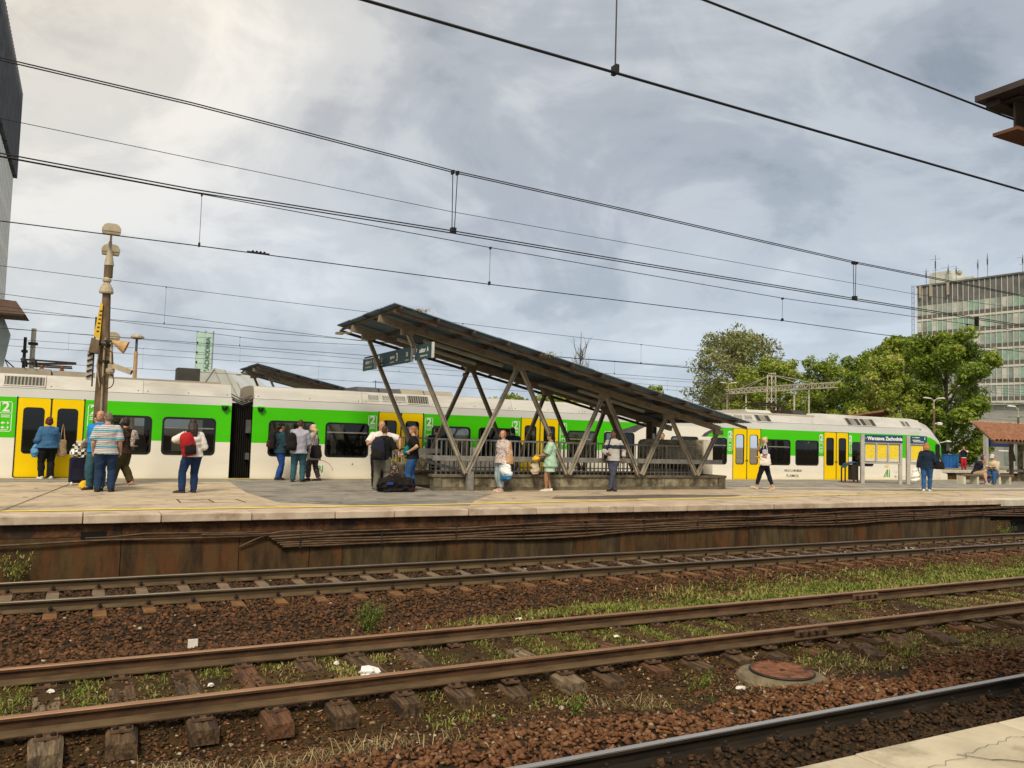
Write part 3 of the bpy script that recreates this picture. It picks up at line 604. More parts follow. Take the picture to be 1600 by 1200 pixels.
glassmat('train_glass', .22, (.80, .86, .76), .02)
TY = 25.5; TW = 2.8
train = empty('train', (0, TY, 0), 0, 'green and white commuter train with yellow doors standing behind the far platform', 'train')
WZ = (.66, 1.76)
def wall_cells(mb, x0, x1, y0, y1, openings, rows, flip=False):
    """flat wall with real openings; rows = [(z0, z1, mat)]"""
    xs_ = sorted({x0, x1, *[v for o in openings for v in o[:2] if x0 < v < x1]})
    zs_ = sorted({*[v for r_ in rows for v in r_[:2]], *[v for o in openings for v in o[2:]]})
    for xa, xb in zip(xs_, xs_[1:]):
        run = None
        for za, zb in zip(zs_, zs_[1:]):
            xm, zm = (xa + xb) / 2, (za + zb) / 2
            if any(o[0] < xm < o[1] and o[2] < zm < o[3] for o in openings): continue
            m_ = next((r_[2] for r_ in rows if r_[0] <= zm < r_[1]), None)
            if m_ is None: continue
            m_ = m_(xm) if callable(m_) else m_
            mb.box(xa, xb, y0, y1, za, zb, m_)
def window(x0, x1, z0, z1, transom, yy=0., name='window'):
    mb = MB(); o = rrect(x0, x1, z0, z1, .13, 4); i = rrect(x0 + .055, x1 - .055, z0 + .055, z1 - .055, .10, 4)
    ring_y(mb, o, i, -.006, .05)
    if transom: mb.box(x0 + .055, x1 - .055, -.004, .03, z1 - .33, z1 - .295, 1)
    f = mb.build(name, ['train_black', 'vent_slat'], train, loc=(0, yy, 0))
    MB().add([(x, .012, z) for x, z in i], [tuple(range(len(i)))]).build('pane', 'train_glass', f); return f
def door(x0, x1, z0=.02, z1=2.14, zg0=.64, zg1=1.89):
    d = MB().box(x0 - .03, x1 + .03, .03, .08, z1, z1 + .03).box(x0 - .03, x0, -.004, .08, z0, z1 + .03).box(x1, x1 + .03, -.004, .08, z0, z1 + .03).build('door', 'train_rubber', train)
    xm = (x0 + x1) / 2
    for a, b in ((x0, xm - .02), (xm + .02, x1)):
        mb = MB(); o = rrect(a, b, z0, z1, .045 if a == x0 or b == x1 else .02, 4); i = rrect(a + .13, b - .13, zg0, zg1, .10, 4); ring_y(mb, o, i, .004, .05)
        i2 = rrect(a + .155, b - .155, zg0 + .025, zg1 - .025, .085, 4); ring_y(mb, i, i2, .0, .05, 1)
        mb.box((b - .05) if a == x0 else (a + .02), (b - .02) if a == x0 else (a + .05), -.004, .01, .72, .80, 1)
        mb.build('door_leaf', ['train_yellow', 'train_rubber'], d)
        MB().add([(x, .02, z) for x, z in i2], [tuple(range(len(i2)))]).build('door_pane', 'train_glass', d)
    MB().box(xm - .02, xm + .02, .0, .05, z0, z1).build('door_seal', 'train_rubber', d); return d
YC = lambda z: max(0, (z - 2.40)) * .55                    # slant of the roof fairing
def car(x0, x1, wins, doors, zo=0., green=lambda x: True, rows_=None):
    body = empty('car_body'); body.parent = train
    G, Wt, S = 1, 0, 2
    hole = [(a + .04, b - .04, c + .04, d + .04 - .08) for a, b, c, d in wins] + [(a, b, -.02 + zo, 2.14 + zo) for a, b in doors]
    rows = [(-.6, 1.06 + zo, Wt), (1.06 + zo, 2.15 + zo, lambda x: G if green(x) else Wt), (2.15 + zo, 2.39, S)]
    mb = MB(); wall_cells(mb, x0, x1, 0, .06, hole, rows); mb.build('side_wall', ['train_white', 'train_green', 'train_silver'], body)
    mb = MB(); wall_cells(mb, x0, x1, TW - .06, TW, hole[:len(wins)], [(-.6, 2.39, Wt)]); mb.build('far_side_wall', ['train_white'], body)
    mb = MB(); mb.box(x0, x1, .06, TW - .06, -.12, -.04, 0); mb.box(x0, x1, .06, TW - .06, 2.17, 2.2, 1); mb.build('saloon', ['interior_floor', 'interior_panel'], body)
    mb = MB(); pr_ = [(.20, 2.74), (.34, 2.79), (.9, 2.83), (1.9, 2.83), (2.46, 2.79), (2.6, 2.74)]
    mb.prism([(.03, 2.40)] + pr_ + [(2.77, 2.40)], 'x', x0 + .02, x1 - .02); mb.build('roof', ['train_roof'], body)
    return body
def fairing(x0, x1, z1=2.76, n=None):
    n = n or max(1, round((x1 - x0) / 2.65)); s = (x1 - x0) / n
    for i in range(n):
        a, b = x0 + i * s + .006, x0 + (i + 1) * s - .006
        mb = MB(); mb.prism([(.0, 2.40), (YC(z1), z1), (YC(z1) + .12, z1 + .025), (YC(z1) + .12, z1 - .05), (.08, 2.40)], 'x', a, b)
        p_ = mb.build('roof_panel', 'train_fairing', train)
        bm_ = MB()
        for q in (.12, (b - a) * .5, (b - a) - .12): bm_.box(a + q - .014, a + q + .014, YC(2.47) - .006, YC(2.47) + .02, 2.455, 2.485)
        bm_.build('fastener', 'train_black', p_)
def slant_vent(x0, x1, z0, z1, n, dark=True, skew=0.):
    f = MB(); P = lambda x, z, o: (x + (z - z0) * skew, YC(z) - o, z)
    def slab(xa, xb, za, zb, o0, o1, m, mb): 
        mb.add([P(xa, za, o0), P(xb, za, o0), P(xb, zb, o0), P(xa, zb, o0), P(xa, za, o1), P(xb, za, o1), P(xb, zb, o1), P(xa, zb, o1)], [(0, 1, 2, 3), (4, 7, 6, 5), (0, 4, 5, 1), (1, 5, 6, 2), (2, 6, 7, 3), (3, 7, 4, 0)], m)
    slab(x0, x1, z0, z1, -.005, .006, 0, f)
    for xa, xb, za, zb in ((x0 - .03, x1 + .03, z1, z1 + .03), (x0 - .03, x1 + .03, z0 - .03, z0), (x0 - .03, x0, z0, z1), (x1, x1 + .03, z0, z1)): slab(xa, xb, za, zb, -.005, .02, 1, f)
    v = f.build('vent', ['vent_dark', 'train_fairing'], train); 
    for k in range(n):
        mb = MB(); s = (x1 - x0) / n
        if dark: slab(x0 + (k + .28) * s, x0 + (k + .72) * s, z0, z1, .006, .018, 0, mb)
        else: slab(x0 + .02, x1 - .02, z0 + (z1 - z0) * (k + .25) / n, z0 + (z1 - z0) * (k + .8) / n, .006, .018, 0, mb)
        mb.build('slat', ['vent_slat' if dark else 'train_fairing'], v)
    return v
def seats(xs_):
    mb = MB(); mb.box(-.05, .40, 0, 1.0, .28, .40); mb.box(-.08, .06, 0, 1.0, .40, 1.02); mb.box(-.06, .04, .08, .42, 1.02, 1.2); mb.box(-.06, .04, .58, .92, 1.02, 1.2); mb.box(.05, .3, .2, .8, -.04, .28)
    me_ = mb.mesh('seat', ['seat_fabric'])
    for i, x in enumerate(xs_):
        for y in (.18, 1.62): inst(me_, 'seat', train, (x, y, 0), (0, 0, 0) if i % 2 else (0, 0, 0), (1 if i % 2 else -1, 1, 1))
def poles(xs_):
    for x in xs_: MB().tube([(x, .45, -.04), (x, .45, 2.17)], .02, 8).build('grab_pole', 'handrail_yellow', train)
winA = [(-11.6, -10.15, *WZ), (-9.9, -8.45, *WZ), (-5.3, -3.85, *WZ), (-3.6, -2.15, *WZ), (.29, 1.72, *WZ), (1.99, 3.46, *WZ)]
winB = [(4.98, 6.41, *WZ), (6.73, 8.15, *WZ), (10.33, 11.76, *WZ), (12.06, 13.5, *WZ), (15.65, 16.95, *WZ), (17.25, 18.66, *WZ)]
CZ = (.59, 1.68)
winC = [(20.4, 21.8, *CZ), (22.42, 23.3, *CZ), (25.45, 26.86, *CZ), (27.15, 28.56, *CZ), (30.66, 32.1, *CZ)]
car(-16, 3.88, winA, [(-1.60, -.03)])
car(4.50, 19.25, winB, [(8.48, 10.0), (13.74, 15.26)], 0, lambda x: x < 17.2)
car(19.75, 35.3, winC, [(23.63, 25.13), (28.9, 30.42)], -.06, lambda x: x > 23.32)
for i, q in enumerate(winA + winB + winC): window(*q, transom=i in (5, 7, 10, 13, 14))
door(-1.60, -.03); door(8.48, 10.0); door(13.74, 15.26); door(23.63, 25.13, .0, 2.07, .6, 1.84); door(28.9, 30.42, -.01, 2.06, .6, 1.83)
fairing(-16, -3.4); fairing(-3.4, 3.86); fairing(4.52, 7.9); fairing(7.9, 10.45, n=1); fairing(10.45, 19.2); fairing(19.8, 28.3, 2.70)
slant_vent(-1.95, -1.02, 2.48, 2.71, 11); slant_vent(9.47, 10.2, 2.48, 2.73, 9)
for a in (8.12, 8.6, 9.05): slant_vent(a, a + .33, 2.53, 2.69, 5, False)
seats([-3.2, -2.5, .55, 1.5, 2.2, 3.2, 5.2, 6.2, 6.9, 7.9, 10.6, 11.5, 12.2, 13.2, 15.9, 16.8, 17.5, 18.4, 20.6, 21.6, 25.7, 26.7, 27.4, 28.3, 30.9, 31.9]); poles([-1.7, .1, 8.3, 10.15, 13.6, 15.4, 23.45, 25.3, 28.75, 30.5])
def decal(name, poly, mat, y=-.003): return MB().prism(poly, 'y', y, .0, 0).build(name, mat, train)
# sweeping end of the green livery on both inner car ends
cB = [(17.2, 1.06), (17.24, 1.06), (17.24, 1.765), (17.75, 1.79), (18.2, 1.90), (18.6, 2.02), (19.05, 2.148), (17.2, 2.148)]
decal('livery_panel', cB, 'train_green'); decal('livery_sweep', [(17.6, 1.77), (18.66, 1.77), (18.9, 1.90), (19.2, 2.02), (19.24, 2.148), (19.05, 2.148), (18.6, 2.02), (18.2, 1.90), (17.75, 1.79)], 'train_grey', -.006)
cC = [(23.32, .99), (23.32, 2.088), (23.22, 2.088), (22.75, 1.98), (22.35, 1.82), (22.2, 1.70), (23.3, 1.69), (23.3, .99)]
decal('livery_panel', cC, 'train_green'); decal('livery_sweep', [(21.95, 1.70), (22.2, 1.70), (22.35, 1.82), (22.75, 1.98), (23.22, 2.088), (22.85, 2.088), (22.4, 1.97), (22.1, 1.84)], 'train_grey', -.006)
# gangways
for gx0, gx1 in ((3.88, 4.50), (19.25, 19.75)):
    mb = MB(); n = 10
    for k in range(n):
        a = gx0 + (gx1 - gx0) * k / n; b = gx0 + (gx1 - gx0) * (k + 1) / n; m_ = (a + b) / 2
        for y0, y1 in ((.22, .34),):
            mb.add([(a, y1, -.5), (m_, y0, -.5), (b, y1, -.5), (a, y1, 2.25), (m_, y0, 2.25), (b, y1, 2.25)], [(0, 1, 4, 3), (1, 2, 5, 4)])
    mb.box(gx0, gx1, .345, 2.4, -.5, 2.25); g = mb.build('gangway', 'train_rubber', train)
    for k, (z, y) in enumerate(((2.30, .35), (2.36, .5), (2.42, .32), (2.25, .2))): MB().tube([(gx0 - .0, y, z + .1), ((gx0 + gx1) / 2, y - .06, z - .05), (gx1, y, z + .08)], .02, 6).build('jumper_cable', 'train_grey', g)
    MB().box(gx1 - .16, gx1 - .02, .12, .3, 1.35, 1.75).build('control_box', 'train_grey', g); MB().box(gx1 - .14, gx1 - .03, .12, .25, .55, .75).build('control_box', 'train_grey', g)
for x, s in ((3.68, 1), (4.72, -1)):
    mb = MB(); mb.lathe([(.085, .0), (.085, -.05), (.065, -.10), (.02, -.12)], 12, (x, -.0, 2.08), 0, 'y'); mb.box(x - .10, x + .10, -.13, 0, 2.13, 2.165, 1); mb.build('camera_pod', ['train_black', 'train_green'], train)
# cab end
secs = [(35.3, 2.83, 0), (35.75, 2.79, .005), (36.2, 2.66, .03), (36.6, 2.46, .07), (36.95, 2.20, .13), (37.2, 1.92, .20), (37.4, 1.58, .30), (37.55, 1.12, .42), (37.6, .86, .46)]
zrow = [-.6, -.1, .30, .87, 1.0, 1.45, 2.09, 2.33, 2.76, 2.83]; yo = [0, 0, 0, 0, 0, 0, 0, .02, .28, .9]
mb = MB(); rows = []
for x, zt, yi in secs:
    rg = []
    zz = lambda z: z if z <= .86 else .86 + (z - .86) * (zt - .86) / (2.83 - .86)
    xl = lambda z: x if z > .5 else x + .04 * (x > 37)
    for k in range(10): rg.append((xl(zrow[k]), min(1.4, yi + yo[k]), zz(zrow[k])))
    for k in range(9, -1, -1): rg.append((xl(zrow[k]), max(1.4, TW - yi - yo[k]), zz(zrow[k])))
    rows.append(rg)
mb.v = [p for r_ in rows for p in r_]; n = 20
for i in range(len(secs) - 1):
    for j in range(n - 1):
        jj = j if j < 10 else 18 - j
        m_ = 0 if jj < 4 else 1 if jj < 6 else 2 if jj < 7 else 3
        if i >= 5 and jj in (3, 4, 5): m_ = 4
        mb.f.append((i * n + j, i * n + j + 1, (i + 1) * n + j + 1, (i + 1) * n + j)); mb.m.append(m_)
mb.f.append(tuple(range((len(secs) - 1) * n, len(secs) * n))); mb.m.append(4)
mb.build('cab', ['train_white', 'train_green', 'train_silver', 'train_fairing', 'train_black'], train, False)
cw = MB(); o = rrect(36.56, 36.98, .78, 1.70, .07); i_ = rrect(36.60, 36.94, .82, 1.66, .05); yv = lambda x: .055 + (x - 36.56) * .17
cw.v = []; n = len(o); cw.add([(x, yv(x) - .012, z) for x, z in o], [tuple(range(n))], 0); cw.build('cab_window', ['train_black'], train)
mb = MB(); mb.tube([(37.02, .13, 1.78), (37.2, -.10, 1.84)], .02, 6); mb.lathe([(.02, .0), (.15, .03), (.15, .06), (.03, .10)], 12, (37.28, -.12, 1.80)); mb.build('mirror', ['train_silver'], train)
MB().box(37.22, 37.34, -.16, -.06, 1.40, 1.80).build('mirror_glass', 'train_grey', train)
MB().prism([(36.3, .30), (37.42, .30), (37.62, .26), (37.66, -.55), (36.3, -.55)], 'y', .16, TW - .16).build('skirt', 'train_white', train)
MB().lathe([(.12, 37.6), (.12, 38.1), (.2, 38.12), (.2, 38.25)], 12, (0, 1.4, -.1), 0, 'x').build('coupler', 'train_black', train)
# tall fairing of the cab car with its dark louvres
mb = MB(); zt = [(28.3, 2.66), (28.95, 2.88), (35.0, 2.86), (35.5, 2.80)]
for (xa, za), (xb, zb) in zip(zt, zt[1:]):
    q = [(xa, YC(za), za), (xb, YC(zb), zb), (xb, YC(zb) + .2, zb + .02), (xa, YC(za) + .2, za + .02)]
    mb.add([(xa, .0, 2.40), (xb, .0, 2.40)] + q + [(xa, 2.2, za), (xb, 2.2, zb)], [(0, 1, 3, 2), (2, 3, 4, 5), (5, 4, 7, 6)])
mb.build('roof_panel', 'train_fairing', train)
for a, b in ((30.45, 31.3), (31.4, 32.3)): slant_vent(a, b, 2.44, 2.74, 1, True, 1.0 if 0 else -.35)
slant_vent(24.95, 25.75, 2.42, 2.68, 1, True, -.3); slant_vent(34.2, 34.4, 2.5, 2.72, 4, True, -.35); slant_vent(34.5, 34.7, 2.5, 2.72, 4, True, -.35)
for a in (23.2, 23.75, 24.3): slant_vent(a, a + .4, 2.48, 2.64, 4, False)
# rooftop gear
MB().box(-16, -.9, .55, 2.2, 2.80, 2.97).build('roof_walkway', 'train_roof', train); MB().box(-.85, .2, .5, 2.25, 2.80, 2.94).build('roof_walkway', 'train_roof', train); MB().box(.25, 3.6, .8, 2.0, 2.8, 2.87).build('roof_walkway', 'train_roof', train)
def panto(x, raised, y=1.4):
    mb = MB()
    for dx in (-.25, .25): mb.lathe([(.05, 2.95), (.06, 3.0), (.04, 3.03), (.06, 3.06), (.05, 3.1)], 8, (x + dx, y - .4, 0), 1)
    mb.bar((x - .5, y - .4, 3.10), (x + .5, y - .4, 3.10), .05, .04); mb.bar((x - .5, y + .4, 3.10), (x + .5, y + .4, 3.10), .05, .04)
    if raised: mb.bar((x - .3, y, 3.1), (x - 1.5, y, 3.9), .06, .06); mb.bar((x - 1.5, y, 3.9), (x + .1, y, 4.55), .05, .05); mb.bar((x + .1, y - .75, 4.57), (x + .1, y + .75, 4.57), .08, .04); mb.bar((x + .35, y - .75, 4.57), (x + .35, y + .75, 4.57), .08, .04); mb.bar((x + .1, y, 4.55), (x + .35, y, 4.57), .04, .03)
    else:
        mb.bar((x - .7, y, 3.14), (x + .6, y, 3.22), .07, .06); mb.bar((x + .6, y, 3.24), (x - .8, y, 3.26), .06, .05)
        for dx in (-.7, -.45): mb.tube([(x + dx, y - 1.0, 3.12), (x + dx, y - .75, 3.25), (x + dx, y + .75, 3.25), (x + dx, y + 1.0, 3.12)], .03, 6)
    return mb.build('pantograph', ['iron_dark', 'manhole_rust'], train)
panto(-.9, False); panto(27.0, False)
MB().box(2.43, 3.08, 1.2, 1.9, 2.8, 3.28).build('roof_cabinet', 'vent_dark', train)
for a, b, h, m_ in ((7.9, 8.6, 2.97, 'train_grey'), (8.65, 9.35, 2.96, 'train_grey'), (9.4, 10.2, 2.98, 'train_roof'), (10.25, 11.3, 2.96, 'train_roof'), (24.9, 26.3, 2.92, 'train_fairing'), (27.6, 28.4, 3.0, 'vent_dark')):
    MB().prism([(.5, 2.78), (2.2, 2.78), (2.1, h), (.7, h)], 'x', a, b).build('roof_unit', m_, train)
mb = MB(); mb.tube([(8.7, 1.2, 2.9), (8.7, 1.2, 3.25)], .012, 6); mb.tube([(8.6, 1.2, 3.2), (8.95, 1.2, 3.2)], .01, 6); mb.build('aerial', 'iron_dark', train)
# class markers beside the doors, numbers and emblem
def marker(x0, x1, zo=0., small=False):
    mb = MB(); z0, z1 = 1.22 + zo, 2.02 + zo; t_ = .018
    for q in ((x0, x1, z1 - t_, z1), (x0, x1, z0, z0 + t_), (x0, x0 + t_, z0, z1), (x1 - t_, x1, z0, z1), (x0, x1, z1 - .31, z1 - .295)): mb.box(q[0], q[1], -.004, .0, q[2], q[3])
    for z in (1.60, 1.645): mb.box(x0 + .05, x1 - .05, -.004, 0, z + zo, z + .02 + zo)
    for z in (1.33, 1.45): mb.prism([(x0 + .05, z + zo), (x0 + .11, z + .04 + zo), (x0 + .11, z - .04 + zo)], 'y', -.004, 0); mb.box(x0 + .11, x0 + .15, -.004, 0, z - .012 + zo, z + .012 + zo); mb.prism([(x1 - .05, z + zo), (x1 - .10, z - .04 + zo), (x1 - .10, z + .04 + zo)], 'y', -.004, 0)
    mb.box(x0 + .05, x1 - .08, -.004, 0, 1.26 + zo, 1.275 + zo)
    f = mb.build('class_marker', 'print_white', train); text('class_number', '2', .36, 'print_white', f, ((x0 + x1) / 2, -.005, z1 - .155), bold=.008)
for x0, x1, zo in ((-2.02, -1.72, 0), (.07, .37, 0), (8.12, 8.40, 0), (10.08, 10.36, 0), (13.36, 13.66, 0), (15.34, 15.62, 0), (23.34, 23.58, -.06), (28.6, 28.84, -.06), (30.48, 30.72, -.06)): marker(x0, x1, zo) if x1 < 30.6 else marker(x0, 30.65, zo)
text('vehicle_number', '94 51 2 140 002-8', .135, 'print_dark', train, (27.02, -.004, .36), bold=.004); text('vehicle_number', 'PL-KMKOL', .155, 'print_dark', train, (27.0, -.004, .14), bold=.002)
def emblem(x, z, s):
    mb = MB()
    for k in range(4):
        a = -.19 + k * .12; mb.prism([(x + a * s, z - .28 * s), (x + (a + .07) * s, z - .28 * s), (x + (a * .45 + .16) * s, z + .06 * s), (x + (a * .45 + .12) * s, z + .06 * s)] if k < 2 else [(x + (a + .02) * s, z - .28 * s), (x + (a + .1) * s, z - .28 * s), (x + (a + .06) * s, z + .08 * s), (x + (a + .02) * s, z + .08 * s)], 'y', -.004, 0, 0)
    for k in range(5):
        an = R(40 + k * 27); c, s_ = math.cos(an), math.sin(an); p = (x + .05 * s, z + .12 * s); q = Vector((-s_, c)) * .018 * s
        a1 = Vector(p) + Vector((c, s_)) * .06 * s; b1 = Vector(p) + Vector((c, s_)) * .22 * s; mb.prism([tuple(a1 - q), tuple(b1 - q * .5), tuple(b1 + q * .5), tuple(a1 + q)], 'y', -.004, 0, 1)
    return mb.build('emblem', ['print_logo_green', 'handrail_yellow'], train)
emblem(32.95, .38, 1.0); text('operator_name', 'Koleje', .19, 'train_silver', train, (33.75, -.004, .36), bold=.003); text('operator_name', 'Mazowieckie', .19, 'train_silver', train, (34.0, -.004, .14), bold=.003)
text('end_number', '2138', .13, 'print_dark', train, (36.6, .135, .05), bold=.004)
text('emblem_letters', 'RJ', .23, 'print_logo_green', train, (6.62, -.004, .30), bold=.006)
arc = [(6.55 + .48 * math.cos(R(a)), -.004, .17 + .40 * math.sin(R(a))) for a in range(10, 100, 8)]
mb = MB(); [mb.bar(p, q, .006, .012) for p, q in zip(arc, arc[1:])]; mb.build('emblem_arc', 'print_red', train)
text('car_number', '2158', .23, 'print_dark', train, (11.6, -.004, .34), bold=.006); text('car_number', '25', .17, 'print_dark', train, (10.35, -.004, .38), bold=.004)
MB().lathe([(.03, -.004), (.03, 0)], 10, (7.65, 0, .45), 0, 'y').build('lock_cover', 'vent_slat', train)

# ------------------------------------------------------------------ sloping canopy over the subway stairs
pm('canopy_steel', (.20, .165, .12), (.32, .27, .20), .6, .2, scale=3, bump=.15, c3=(.10, .055, .03), s3=3, p3=(.54, .72))
pm('canopy_steel_light', (.36, .32, .255), (.50, .45, .365), .5, .2, scale=3, bump=.15, c3=(.17, .12, .08), s3=2.5, p3=(.55, .75))
pm('canopy_dark', (.065, .042, .028), (.11, .072, .046), .75, scale=3)
pm('canopy_sheet', (.10, .165, .235), (.16, .225, .30), .55, .2, scale=2, c3=(.07, .065, .055), s3=1.2, p3=(.5, .72), stretch=(.3, 2, 1))
pm('plinth_concrete', (.17, .15, .10), (.33, .285, .20), .9, scale=2.2, bump=.6, bscale=25, c3=(.07, .062, .038), s3=2.6, p3=(.44, .60))
pm('plinth_dark', (.10, .085, .058), (.17, .145, .10), .9, scale=4, bump=.5, bscale=25)
pm('rail_paint', (.17, .165, .158), (.26, .25, .235), .55, .2, scale=8, c3=(.20, .12, .07), s3=6, p3=(.62, .75))
pm('tube_lamp', (.45, .43, .36), rough=.5)
pm('nest', (.38, .29, .15), (.55, .44, .26), .95, scale=30, bump=1)
SL = -.2185; YF, YB = 19.9, 22.3
def rz_(x): return 4.60 + (x - 6.46) * SL                  # roof height along the slope
can = empty('stair_canopy', (0, 0, 0), 0, 'long canopy with blue ribbed roof sloping down over the subway stairs', 'canopy')
nx = 4; ys_ = [18.58, 19.86, 21.12, 22.38, 23.62]; x_ = [6.46, 9.35, 12.25, 15.1, 17.95]
for i in range(nx):
    for j in range(4):
        k = 22; yv_ = [ys_[j] + (ys_[j + 1] + .05 - ys_[j]) * q / k for q in range(k + 1)]; x0, x1 = x_[i] - .06 * (i > 0), x_[i + 1]
        dz = .012 * ((i + j) % 2) + .02 * i * 0
        mb = MB(); vs = [(x, y, rz_(x) + dz + (.022 if q % 2 else -.012)) for x in (x0, x1) for q, y in enumerate(yv_)]
        vs += [(x, y, z + .008) for x, y, z in vs]; nn = 2 * (k + 1); fs = []
        for q in range(k): fs += [(q, q + 1, k + 2 + q, k + 1 + q), (nn + q, nn + k + 1 + q, nn + k + 2 + q, nn + q + 1), (q, nn + q, nn + q + 1, q + 1), (k + 1 + q, k + 2 + q, nn + k + 2 + q, nn + k + 1 + q)]
        mb.add(vs, fs); mb.build('roof_sheet', 'canopy_sheet', can)
x = 6.62
while x < 17.9:                                                # purlins, their ends showing past the sheets
    MB().bar((x, 18.52, rz_(x) - .06), (x, 23.7, rz_(x) - .06), .04, .07).build('purlin', 'canopy_dark', can); x += .98
for y in (YF, YB): MB().bar((6.5, y, rz_(6.5) - .20), (17.85, y, rz_(17.85) - .20), .12, .17).build('main_beam', 'canopy_steel', can)
for y in (18.75, 23.5): MB().bar((6.5, y, rz_(6.5) - .155), (17.9, y, rz_(17.9) - .155), .05, .08).build('edge_beam', 'canopy_dark', can)
fz = [(9.06, .46, 7.27), (9.10, .46, 10.56), (12.22, .46, 10.64), (12.30, .46, 13.42), (14.72, .46, 13.50), (14.86, .46, 15.79), (16.93, .46, 15.87), (16.98, .46, 17.80)]
def strut(a, b, light, foot=None):
    mb = MB(); a, b = Vector(a), Vector(b); d = (b - a).normalized(); sd = d.cross(Vector((0, 1, 0))).normalized()
    for s in (-1, 1): mb.bar(a + sd * s * .045, b + sd * s * .045, .10, .012, up=sd)        # channel: two flanges and a web
    mb.bar(a, b, .012, .085, up=sd) if 0 else mb.bar(a + Vector((0, .02, 0)), b + Vector((0, .02, 0)), .012, .085, up=sd)
    return mb.build('strut', 'canopy_steel_light' if light else 'canopy_steel', can)
for xb, zb, xt in fz: strut((xb, YF, zb), (xt, YF, rz_(xt) - .28), xt > xb or xt < 8 or True)
bz = [(8.72, 6.97), (8.80, 10.18), (11.75, 10.26), (11.83, 12.86), (14.2, 12.96), (14.3, 15.1), (16.3, 15.2)]
for xb, xt in bz: strut((xb, YB, .46), (xt, YB, rz_(xt) - .28), False)
for x, y in ((7.27, YF), (10.6, YF), (13.46, YF), (15.83, YF), (17.8, YF), (6.97, YB), (10.22, YB), (12.9, YB), (15.15, YB)):
    MB().box(x - .16, x + .16, y - .07, y + .07, rz_(x) - .40, rz_(x) - .25).build('gusset', 'canopy_steel', can)
for x0, y in ((8.0, 20.55), (7.6, 21.5), (13.0, 20.6), (12.2, 21.6)):
    mb = MB(); mb.bar((x0, y, rz_(x0) - .27), (x0 + 2.4, y, rz_(x0 + 2.4) - .27), .10, .07); mb.build('tube_light', 'tube_lamp', can)
mb = MB(); mb.lathe([(.11, .1), (.11, .75), (.15, .77), (.15, 1.35), (.11, 1.37), (.11, 2.12)], 12, (16.7, 22.0, 0)); mb.build('column', 'canopy_dark', can)
MB().box(6.15, 6.35, 22.5, 22.7, 4.22, 4.28).bar((6.3, 22.6, 4.25), (6.6, 22.6, 4.3), .04, .04).build('loudspeaker_bracket', 'canopy_steel', can)
MB().lathe([(.06, 0), (.09, .05), (.06, .12)], 10, (10.0, 22.2, 3.22)).build('camera_dome', 'canopy_steel', can)
for x, lab in ((7.15, 'straw nest tuft on the high end of the canopy edge'), (10.85, 'straw nest tuft halfway along the canopy edge')):
    r = np.random.default_rng(int(x * 10)); P = r.normal(0, 1, (90, 3)) * np.array([.14, .07, .035]); o = blades('bird_nest', P, r.uniform(.05, .16, 90), r.uniform(.004, .009, 90), r.uniform(.7, 1.5, 90), r.uniform(.3, 1, 90), 'straw_blade', lab, 'nest', None, None)
    tag(o, lab, 'nest', 'nests on the canopy edge'); o.location = (x, 18.62, rz_(x) + .02)
# hanging direction board
pm('board_frame', (.40, .385, .36), (.50, .485, .45), .5, .3, scale=4)
pm('sign_teal', (.010, .055, .075), rough=.4, var=.04)
pm('sign_edge', (.5, .5, .5), rough=.4)
sg = empty('platform_sign', (7.42, 0, 0), 0, 'dark teal hanging sign boards reading peron 3 and sektor A', 'sign')
ROTX = (R(90), 0, R(-90))                                      # lettering faces -X
def board(y0, y1, z0, z1):
    b = MB().box(-.03, .03, y0, y1, z0, z1).build('board', 'sign_teal', sg); MB().box(-.034, .034, y0 - .02, y0, z0 - .01, z1 + .01).box(-.034, .034, y1, y1 + .02, z0 - .01, z1 + .01).build('edge_trim', 'sign_edge', b); return b
board(22.84, 23.95, 3.33, 3.67); board(19.86, 22.40, 3.34, 3.73); board(18.44, 19.56, 3.36, 3.72)
def bars(y0, y1, z): MB().box(-.034, -.030, y0, y1, z - .02, z + .02).build('lettering_mark', 'board_frame', sg)
def st(body, s, y, z, b=.004): return text('lettering', body, s, 'print_white', sg, (-.033, y, z), ROTX, bold=b)
st('sektor  A', .15, 23.42, 3.56); mb = MB(); mb.prism([(22.94, 3.52), (22.97, 3.52), (22.97, 3.58), (22.99, 3.58), (22.955, 3.63), (22.92, 3.58), (22.94, 3.58)], 'x', -.034, -.030); mb.prism([(19.44, 3.55), (19.47, 3.55), (19.47, 3.61), (19.49, 3.61), (19.455, 3.66), (19.42, 3.61), (19.44, 3.61)], 'x', -.034, -.030); mb.build('arrow', 'print_white', sg)
bars(23.1, 23.7, 3.41); st('peron', .15, 21.3, 3.56); st('3', .30, 20.93, 3.53, .008); bars(21.15, 21.5, 3.42); st('2', .16, 22.2, 3.54); st('20', .15, 20.15, 3.55); bars(22.1, 22.3, 3.40); bars(20.0, 20.3, 3.40); st('sektor  A', .16, 18.95, 3.57); bars(18.7, 19.2, 3.43)
MB().box(-.02, .02, 18.46, 23.9, 3.70, 3.74).build('hanger_bar', 'canopy_dark', sg)
for y in (19.7, 22.6): MB().box(-.015, .015, y - .1, y + .1, 3.42, 3.45).build('hanger_bar', 'canopy_dark', sg)

